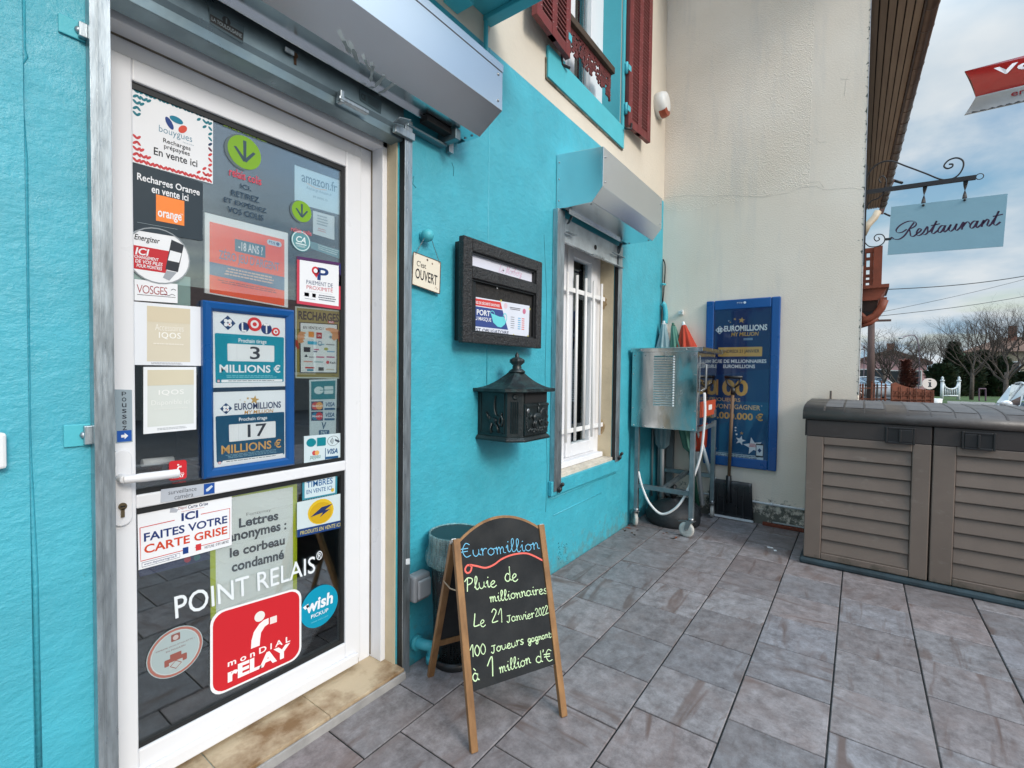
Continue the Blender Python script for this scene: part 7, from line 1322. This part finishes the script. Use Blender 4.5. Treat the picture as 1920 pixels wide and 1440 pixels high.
# pink house and tan house
def house(name, lab, px0, px1, pyr, pye, depth, wall, roof, wins, ridge, dpt=9):
    h = thing(name, dep((px0+px1)/2, 745, depth), lab, 'house'); c_ = dep((px0+px1)/2, pye, depth); rr_ = (c_-CAM); rr_.z = 0; k_ = rr_.length; rr_.normalize()
    def hit(px, py): q = ray(px, py); return CAM+q*(k_/q.dot(rr_))
    a, b = hit(px0, pye), hit(px1, pye); zr = hit((px0+px1)/2, pyr).z; d = (b-a); d.z = 0; L = d.length; d.normalize(); n = Vector((-d.y, d.x, 0)); n = n if n.x > 0 else -n
    ze = (a.z+b.z)/2; o = Vector((a.x, a.y, 0)); P = lambda u, v, z: o+d*u+n*v+Vector((0, 0, z))
    MW = mat(name+'_wall', wall, .85, var=.08, scale=.6); MR = mat(name+'_roof', roof, .85, var=.25, scale=1.2, bump=.3, bscale=4)
    w = MB().use(MW).add([P(0, 0, GZ), P(L, 0, GZ), P(L, dpt, GZ), P(0, dpt, GZ), P(0, 0, ze), P(L, 0, ze), P(L, dpt, ze), P(0, dpt, ze)], [(0, 1, 5, 4), (1, 2, 6, 5), (2, 3, 7, 6), (3, 0, 4, 7)])
    if ridge == 'gable': w.add([P(0, 0, ze), P(L, 0, ze), P(L/2, 0, zr)], [(0, 1, 2)]).add([P(0, dpt, ze), P(L, dpt, ze), P(L/2, dpt, zr)], [(2, 1, 0)])
    w.build('wall', parent=h); r = MB().use(MR); E = .4
    if ridge == 'gable': r.loft([[P(-E, -E, ze-.15), P(L/2, -E, zr), P(L+E, -E, ze-.15), P(L+E, -E, ze+.1), P(L/2, -E, zr+.28), P(-E, -E, ze+.1)], [P(-E, dpt+E, ze-.15), P(L/2, dpt+E, zr), P(L+E, dpt+E, ze-.15), P(L+E, dpt+E, ze+.1), P(L/2, dpt+E, zr+.28), P(-E, dpt+E, ze+.1)]], smooth=False)
    else: q = ridge; r.add([P(-E, -E, ze), P(L+E, -E, ze), P(L+E, dpt+E, ze), P(-E, dpt+E, ze), P(q, dpt/2, zr), P(L-q*.2, dpt/2, zr)], [(0, 1, 5, 4), (1, 2, 5), (2, 3, 4, 5), (3, 0, 4), (3, 2, 1, 0)])
    rf = r.build('roof', parent=h); MB().use(mat('brick_stack', (.22, .10, .07), .9)).add([], []).obox(P(L*.5, dpt*.4, zr+.3), d*.3, n*.3, Vector((0, 0, .7))).build('chimney', parent=rf)
    for u, z, ww, hh in wins:
        f = MB().use(M_white_f).obox(P(u*L, -.03, z), d*(ww/2+.1), n*.05, Vector((0, 0, hh/2+.1))).build('window', parent=h); MB().use(mat('far_window_dark', (.03, .035, .04), .25)).obox(P(u*L, -.09, z), d*(ww/2), n*.01, Vector((0, 0, hh/2))).build('pane', parent=f)
    return h
house('pink_house', 'pink rendered house with a low brown gable roof behind the bare trees', 1604, 1738, 660, 680, 46, (.62, .36, .36), (.12, .065, .05), [(.12, 1.0, .9, 1.5), (.36, 1.0, .9, 1.5), (.60, 1.0, .9, 1.3), (.84, 1.0, .9, 1.3)], 'gable')
house('tan_house', 'tan house with a big brown hipped roof behind the dark hedge', 1812, 1990, 627, 659, 42, (.46, .38, .27), (.14, .08, .055), [(.2, 1.8, 1, 1.4), (.5, 1.8, 1, 1.4)], 2.2)
# opposite side of the street (mirrored in the door glass)
def opp(name, lab, x0, x1, y, ze, zr, wall, wins):
    h = thing(name, ((x0+x1)/2, y, GZ), lab, 'house'); MB().use(mat(name+'_opp_wall', wall, .85, var=.1)).box(x0, x1, y-8, y, GZ, ze).build('wall', parent=h)
    MB().use(mat('opp_roof', (.13, .06, .045), .85, var=.3, scale=2)).prism([(y+.4, ze), (y-4, zr), (y-8.4, ze)], 0, x0-.3, x1+.3).build('roof', parent=h)
    for x in wins: f = MB().use(M_white_f).box(x-.6, x+.6, y+.001, y+.05, 1.0, 2.5).build('window', parent=h); MB().use(mat('far_window_dark', (.03, .035, .04), .25)).box(x-.5, x+.5, y+.051, y+.06, 1.1, 2.4).build('pane', parent=f)
opp('street_house', 'low grey rendered house across the street, seen only in the door glass', 2, 14, -14, 2.7, 4.4, (.30, .29, .27), (4, 7, 10, 13)); opp('street_house', 'low buff house across the street, second from the shop, seen only in the door glass', 15.5, 30, -15, 2.9, 4.8, (.34, .28, .2), (17, 20, 24, 27))
# utility pole and wires
up_ = dep(1634, 590, 23); pb = dep(1632, 760, 23); tag(MB().use(mat('creosote_pole', (.085, .052, .045), .85, var=.3, streak=(5, 5, .5))).tube([(pb.x, pb.y, GZ), (up_.x, up_.y, up_.z)], [.17, .13], 12).bar(up_+Vector((-.1, .3, -.3)), up_+Vector((.1, -.75, -.3)), .08, .1).build('utility_pole'), 'brown wooden utility pole under the balcony beyond the cream corner', 'utility pole')
def wire(a, b, r, lab, sag=.2):
    tag(MB().use(M_blackp).tube([a.lerp(b, i/12)-Vector((0, 0, sag*math.sin(math.pi*i/12))) for i in range(13)], r, 5).build('overhead_wire'), lab, 'wire')
wire(dep(1655, 543, 13), dep(2000, 503, 14), .012, 'thick twisted overhead cable, uppermost of the wires', .12); wire(dep(1653, 585, 23), dep(2050, 487, 26), .010, 'thin overhead wire, middle of the three wires', .15); wire(dep(1645, 593, 23), dep(2000, 540, 27), .014, 'thin overhead wire just above the bare tree tops, lowest of the three', .15)
# street lamps
def lamp(px, depth, ytop, arm, lab):
    t = dep(px, ytop, depth); l = thing('street_lamp', (t.x, t.y, GZ), lab, 'street lamp'); m = mat('lilac_pole', (.17, .13, .16), .5)
    e = dep(px-arm, ytop-6 if arm > 20 else ytop, depth); MB().use(m).tube(smooth_path([(t.x, t.y, GZ), (t.x, t.y, t.z-1), tuple(t.lerp(e, .25)+Vector((0, 0, .25))), tuple(e)]), .028, 8).build('pole', parent=l); MB().use(mat('lamp_grey', (.35, .36, .38), .4)).ball(e, .13, 10, (1, 1, .4)).build('lamp_head', parent=l)
lamp(1725, 27, 640, 36, 'lilac street lamp with a long arm among the bare trees'); lamp(1621, 34, 655, 3, 'thin street lamp post beside the wooden utility pole')
# bare trees: trunk and a crown of twigs
M_bark = mat('bark', (.075, .060, .050), .95, var=.4, scale=8, bump=.3); M_twig = mat('twig', (.055, .042, .034), .95, var=.3)
def bare_tree(px, pyb, pyt, depth, spread, lab, seed, lean=0, trunkw=.13, group='bare winter trees', lev=7):
    rnd = random.Random(seed); top = dep(px, pyt, depth); x, y = top.x, top.y; Ht = top.z-GZ; root = Vector((x, y, GZ)); t = thing('bare_tree', root, lab, 'tree', group); tr = MB().use(M_bark); cr_ = MB().use(M_twig); fk = Ht*.34
    s = Vector((lean*Ht, -lean*Ht*.3, 0)); p1 = root+s*.2+Vector((0, 0, fk)); tr.tube([root, root.lerp(p1, .5)+Vector((rnd.uniform(-.08, .08), rnd.uniform(-.08, .08), 0)), p1], [trunkw, trunkw*.85, trunkw*.75], 8)
    def br(p, d, L, r, l):
        q = p+d*L*.5+Vector((rnd.gauss(0, .04), rnd.gauss(0, .04), rnd.gauss(0, .03)))*L; e = p+d*L+Vector((0, 0, .03*L))
        (tr if l >= lev-1 else cr_).tube([p, q, e], [r, r*.85, r*.68], 5 if l > 2 else 3, caps=False)
        if l == 0: return
        for k in range(3 if l > 3 else rnd.choice((2, 2, 3))):
            nd = (d+Vector((rnd.gauss(0, .42), rnd.gauss(0, .42), rnd.gauss(.13, .28)))).normalized(); st = p.lerp(e, rnd.uniform(.45, 1) if k else 1); br(st, nd, L*rnd.uniform(.6, .86), r*.56, l-1)
    nl = rnd.choice((4, 5))
    for k in range(nl):
        a = 2*math.pi*k/nl+rnd.uniform(-.4, .4); d = Vector((math.cos(a)*spread, math.sin(a)*spread, 1)).normalized(); br(p1-Vector((0, 0, rnd.uniform(0, .12)*Ht)), d, Ht*.222, trunkw*.45, lev-1)
    tr.build('trunk', parent=t); cr_.build('crown', parent=t, recalc=False)
for a in ((1661, 745, 612, 31, .75, 'bare tree with a pale trunk in front of the pink house', 11), (1686, 742, 640, 27, .7, 'low leaning bare tree beside the bare tree in front of the pink house', 12, -.06), (1704, 742, 606, 44, .45, 'tall thin bare tree standing behind the pink house roof', 13), (1744, 742, 618, 36, .65, 'bushy bare tree between the pink house and the conifer', 14), (1790, 742, 612, 46, .6, 'bare tree rising behind the tall conifer', 15),
          (1828, 748, 572, 30, .62, 'tall bare tree with a leaning pale trunk beside the purple hoop barrier', 16, .03, .115), (1870, 748, 560, 38, .6, 'bare tree behind the middle of the tan roof', 17), (1893, 752, 566, 24, .75, 'big bare tree with a pale trunk in front of the tan house', 18, 0, .115), (1938, 752, 545, 36, .6, 'bare tree standing beyond the far end of the tan roof', 19)): bare_tree(*a)
# conifers and hedge: many small sprays through each crown
M_con = mat('conifer_green', (.018, .045, .024), .9, var=.7, scale=1.5, col2=(.040, .075, .035)); M_con2 = mat('conifer_olive', (.035, .045, .016), .9, var=.5, scale=1.5, col2=(.06, .065, .025)); M_dead = mat('withered_cypress', (.075, .020, .014), .9, var=.6, scale=6, col2=(.14, .045, .03))
def conifer(px, pyt, depth, wpx, lab, seed, m1, m2, shape, n=2600, group='conifers of the hedge', sz=.16):
    rnd = random.Random(seed); top = dep(px, pyt, depth); root = Vector((top.x, top.y, GZ)); Ht = top.z-GZ; rad = wpx*depth/FPX/2; t = thing('conifer', root, lab, 'tree', group); MB().use(M_bark).tube([root, root+Vector((0, 0, Ht*.85))], [.14, .04], 8).build('trunk', parent=t); c = MB()
    lumps = [(rnd.uniform(0, 6.28), rnd.uniform(0, 1), rnd.uniform(.75, 1.15)) for _ in range(60)]
    for i in range(n):
        h = rnd.random()**.9; a = rnd.uniform(0, 6.283); lf_ = min(lumps, key=lambda q: abs((q[0]-a+3.14) % 6.28-3.14)+abs(q[1]-h)*5)[2]; prof = (1-h)**.8 if shape == 'cone' else (1-h**5)**.5*(.85+.15*math.sin(h*7+seed)); r = rad*prof*lf_*rnd.uniform(.72, 1.0); p = root+Vector((r*math.cos(a), r*math.sin(a), Ht*(h*.98+.01)))
        d = Vector((math.cos(a), math.sin(a), rnd.uniform(.1, 1.1))).normalized(); e = Vector((-math.sin(a), math.cos(a), rnd.uniform(-.4, .4))).normalized(); s = sz*rnd.uniform(.6, 1.9); c.use(m1 if rnd.random() < .7 else m2); c.add([p, p+d*s+e*s*.35, p+d*s*1.7, p+d*s-e*s*.35], [(0, 1, 2, 3)])
    c.build('crown', parent=t, recalc=False)
conifer(1788, 646, 36, 46, 'dark pointed conifer standing above the white ornamental gate', 21, M_con, M_con2, 'cone', 3600)
for a in ((1766, 686, 35, 40, 'rounded dark conifer between the pink house and the white ornamental gate', 22), (1812, 668, 36, 50, 'dense dark conifer between the white ornamental gate and the purple hoop', 23), (1842, 660, 37, 50, 'olive tinged conifer behind the leaning pale trunk', 24), (1872, 672, 36, 46, 'dark conifer in front of the tan house roof', 25), (1905, 700, 38, 50, 'low dark conifer behind the parked car', 26)): conifer(a[0], a[1], a[2], a[3], a[4], a[5], M_con, M_con2, 'round', 3000)
conifer(1699, 676, 11, 13, 'withered red brown columnar cypress behind the rusty gate, taller of two', 31, M_dead, M_rust, 'round', 1500, 'withered cypresses', .05); conifer(1709, 697, 11, 9, 'withered red brown columnar cypress behind the rusty gate, shorter of two', 32, M_dead, M_rust, 'round', 900, 'withered cypresses', .05)
# cars
def car(name, loc, head, paint, lab):
    m = mat('paint_'+name, paint, .28, metal=.35, var=.04, coat=.6); cg = glass('car_glass', 1.6, .30, (.18, .26, .32)); t = thing('parked_car', (0, 0, 0), lab, 'car')
    # stations along the length: x, half width, sill z, belt z, roof z (0 = none), roof half width
    st = [(-2.05, .62, .38, .62), (-1.95, .76, .26, .70), (-1.3, .84, .22, .80), (-.75, .86, .20, .90), (.2, .87, .20, .94), (1.2, .86, .20, .97), (1.85, .80, .26, .95), (2.02, .70, .36, .80)]
    b = MB().use(m); b.loft([[Vector((x, -w*.92, s)), Vector((x, -w, s+.22)), Vector((x, -w*.99, z-.08)), Vector((x, -w*.90, z)), Vector((x, 0, z+.05)), Vector((x, w*.90, z)), Vector((x, w*.99, z-.08)), Vector((x, w, s+.22)), Vector((x, w*.92, s))] for x, w, s, z in st], True, True, True)
    rs = [(-.80, .93, .66), (-.42, 1.22, .60), (-.05, 1.42, .57), (.45, 1.485, .56), (1.0, 1.46, .55), (1.45, 1.34, .54), (1.85, 1.00, .60)]
    roof = [[Vector((x, -w, z)), Vector((x, -w*.5, z+.035)), Vector((x, 0, z+.045)), Vector((x, w*.5, z+.035)), Vector((x, w, z)), Vector((x, w*.98, z-.03)), Vector((x, -w*.98, z-.03))] for x, z, w in rs[2:6]]; b.loft(roof, True, True, True)
    for k in (-1, 1):
        b.tube([Vector((x, k*w, z)) for x, z, w in rs[:3]], .035, 8); b.tube([Vector((rs[5][0], k*rs[5][2], rs[5][1])), Vector((rs[6][0], k*rs[6][2]*1.1, rs[6][1]-.05))], .06, 8); b.bar((.42, k*.80, .95), (.42, k*.565, 1.46), .07, .03)
        b.tube([Vector((x, k*(w+.012), z-.005)) for x, z, w in rs[2:6]], .02, 6)
    b.build('body', parent=t)
    ws_ = [[Vector((x, s*w, z)) for s in (-.94, -.5, 0, .5, .94)] for x, z, w in rs[:3]]
    for r in ws_:
        for i, q in enumerate((0, .025, .035, .025, 0)): r[i].z += q; r[i].x -= q
    MB().loft(ws_, False, False, True).build('windscreen', cg, parent=t); MB().loft([[Vector((x, s*w*.93, z+.01)) for s in (-1, 0, 1)] for x, z, w in rs[5:]], False, False).build('rear_window', cg, parent=t)
    for k in (-1, 1):
        for u0, u1 in ((-.55, .36), (.48, 1.45)):
            q = lambda u: min(1.45, .93+(u+.80)*.72)
            MB().add([(u0 if u0 > -.5 else -.62, k*.79, .95), (u1, k*.80, .97), (min(u1, 1.30), k*.575, 1.42), (max(u0, -.02), k*.58, 1.41)], [(0, 1, 2, 3)]).build('side_window', cg, parent=t)
        mi = MB().use(m).ball((-.52, k*.98, 1.02), .10, 12, (.6, 1.1, .75)).bar((-.52, k*.82, .97), (-.52, k*.95, 1.0), .05, .04); mi.build('door_mirror', parent=t)
        MB().use(mat('headlight_lens', (.6, .62, .64), .1, coat=1)).ball((-1.93, k*.60, .68), .13, 12, (.5, 1.2, .6)).build('headlight', parent=t); MB().use(mat('tail_lens', (.35, .01, .01), .2)).ball((1.92, k*.66, .82), .12, 12, (.4, .8, 1.2)).build('tail_light', parent=t)
        for x in (-1.25, 1.25):
            w_ = MB().use(mat('tyre', (.015, .015, .016), .8)).lathe([(.20, -.09), (.30, -.10), (.32, -.06), (.32, .06), (.30, .10), (.20, .09)], (x, k*.78, .32), 24, (0, 1, 0)).build('wheel', parent=t); MB().use(mat('alloy', (.5, .5, .52), .3, metal=.8)).lathe([(0, -.07), (.20, -.092), (.20, .092), (0, .07)], (x, k*.78, .32), 18, (0, 1, 0)).build('rim', parent=w_)
    MB().use(M_blackp).box(-2.03, -1.96, -.45, .45, .40, .56).build('grille', parent=t); F = Flat(*[Vector(p) for p in ((-2.045, .26, .50), (-2.045, -.26, .50), (-2.045, -.26, .40), (-2.045, .26, .40))]); F.back((220, 222, 224), .008); F.done('number_plate', parent=t)
    t.location = loc; t.rotation_euler = (0, 0, head); return t
c1 = car('silver', (9.3, -3.30, GZ), R(180-205+0), (.46, .48, .50), 'silver car with a blue reflecting windscreen, parked behind the storage box')
c2 = copy_tree(c1); c2['label'] = 'small far-off silver car seen through the iron railing, before the pink house'; c2.location = (40, -1.0, GZ); c2.rotation_euler = (0, 0, R(100)); c1['group'] = 'parked cars'; c2['group'] = 'parked cars'
c3 = car('white', (15.2, -3.55, GZ), R(0), (.72, .72, .72), 'white car with red tail lights behind the silver car'); c3['group'] = 'parked cars'
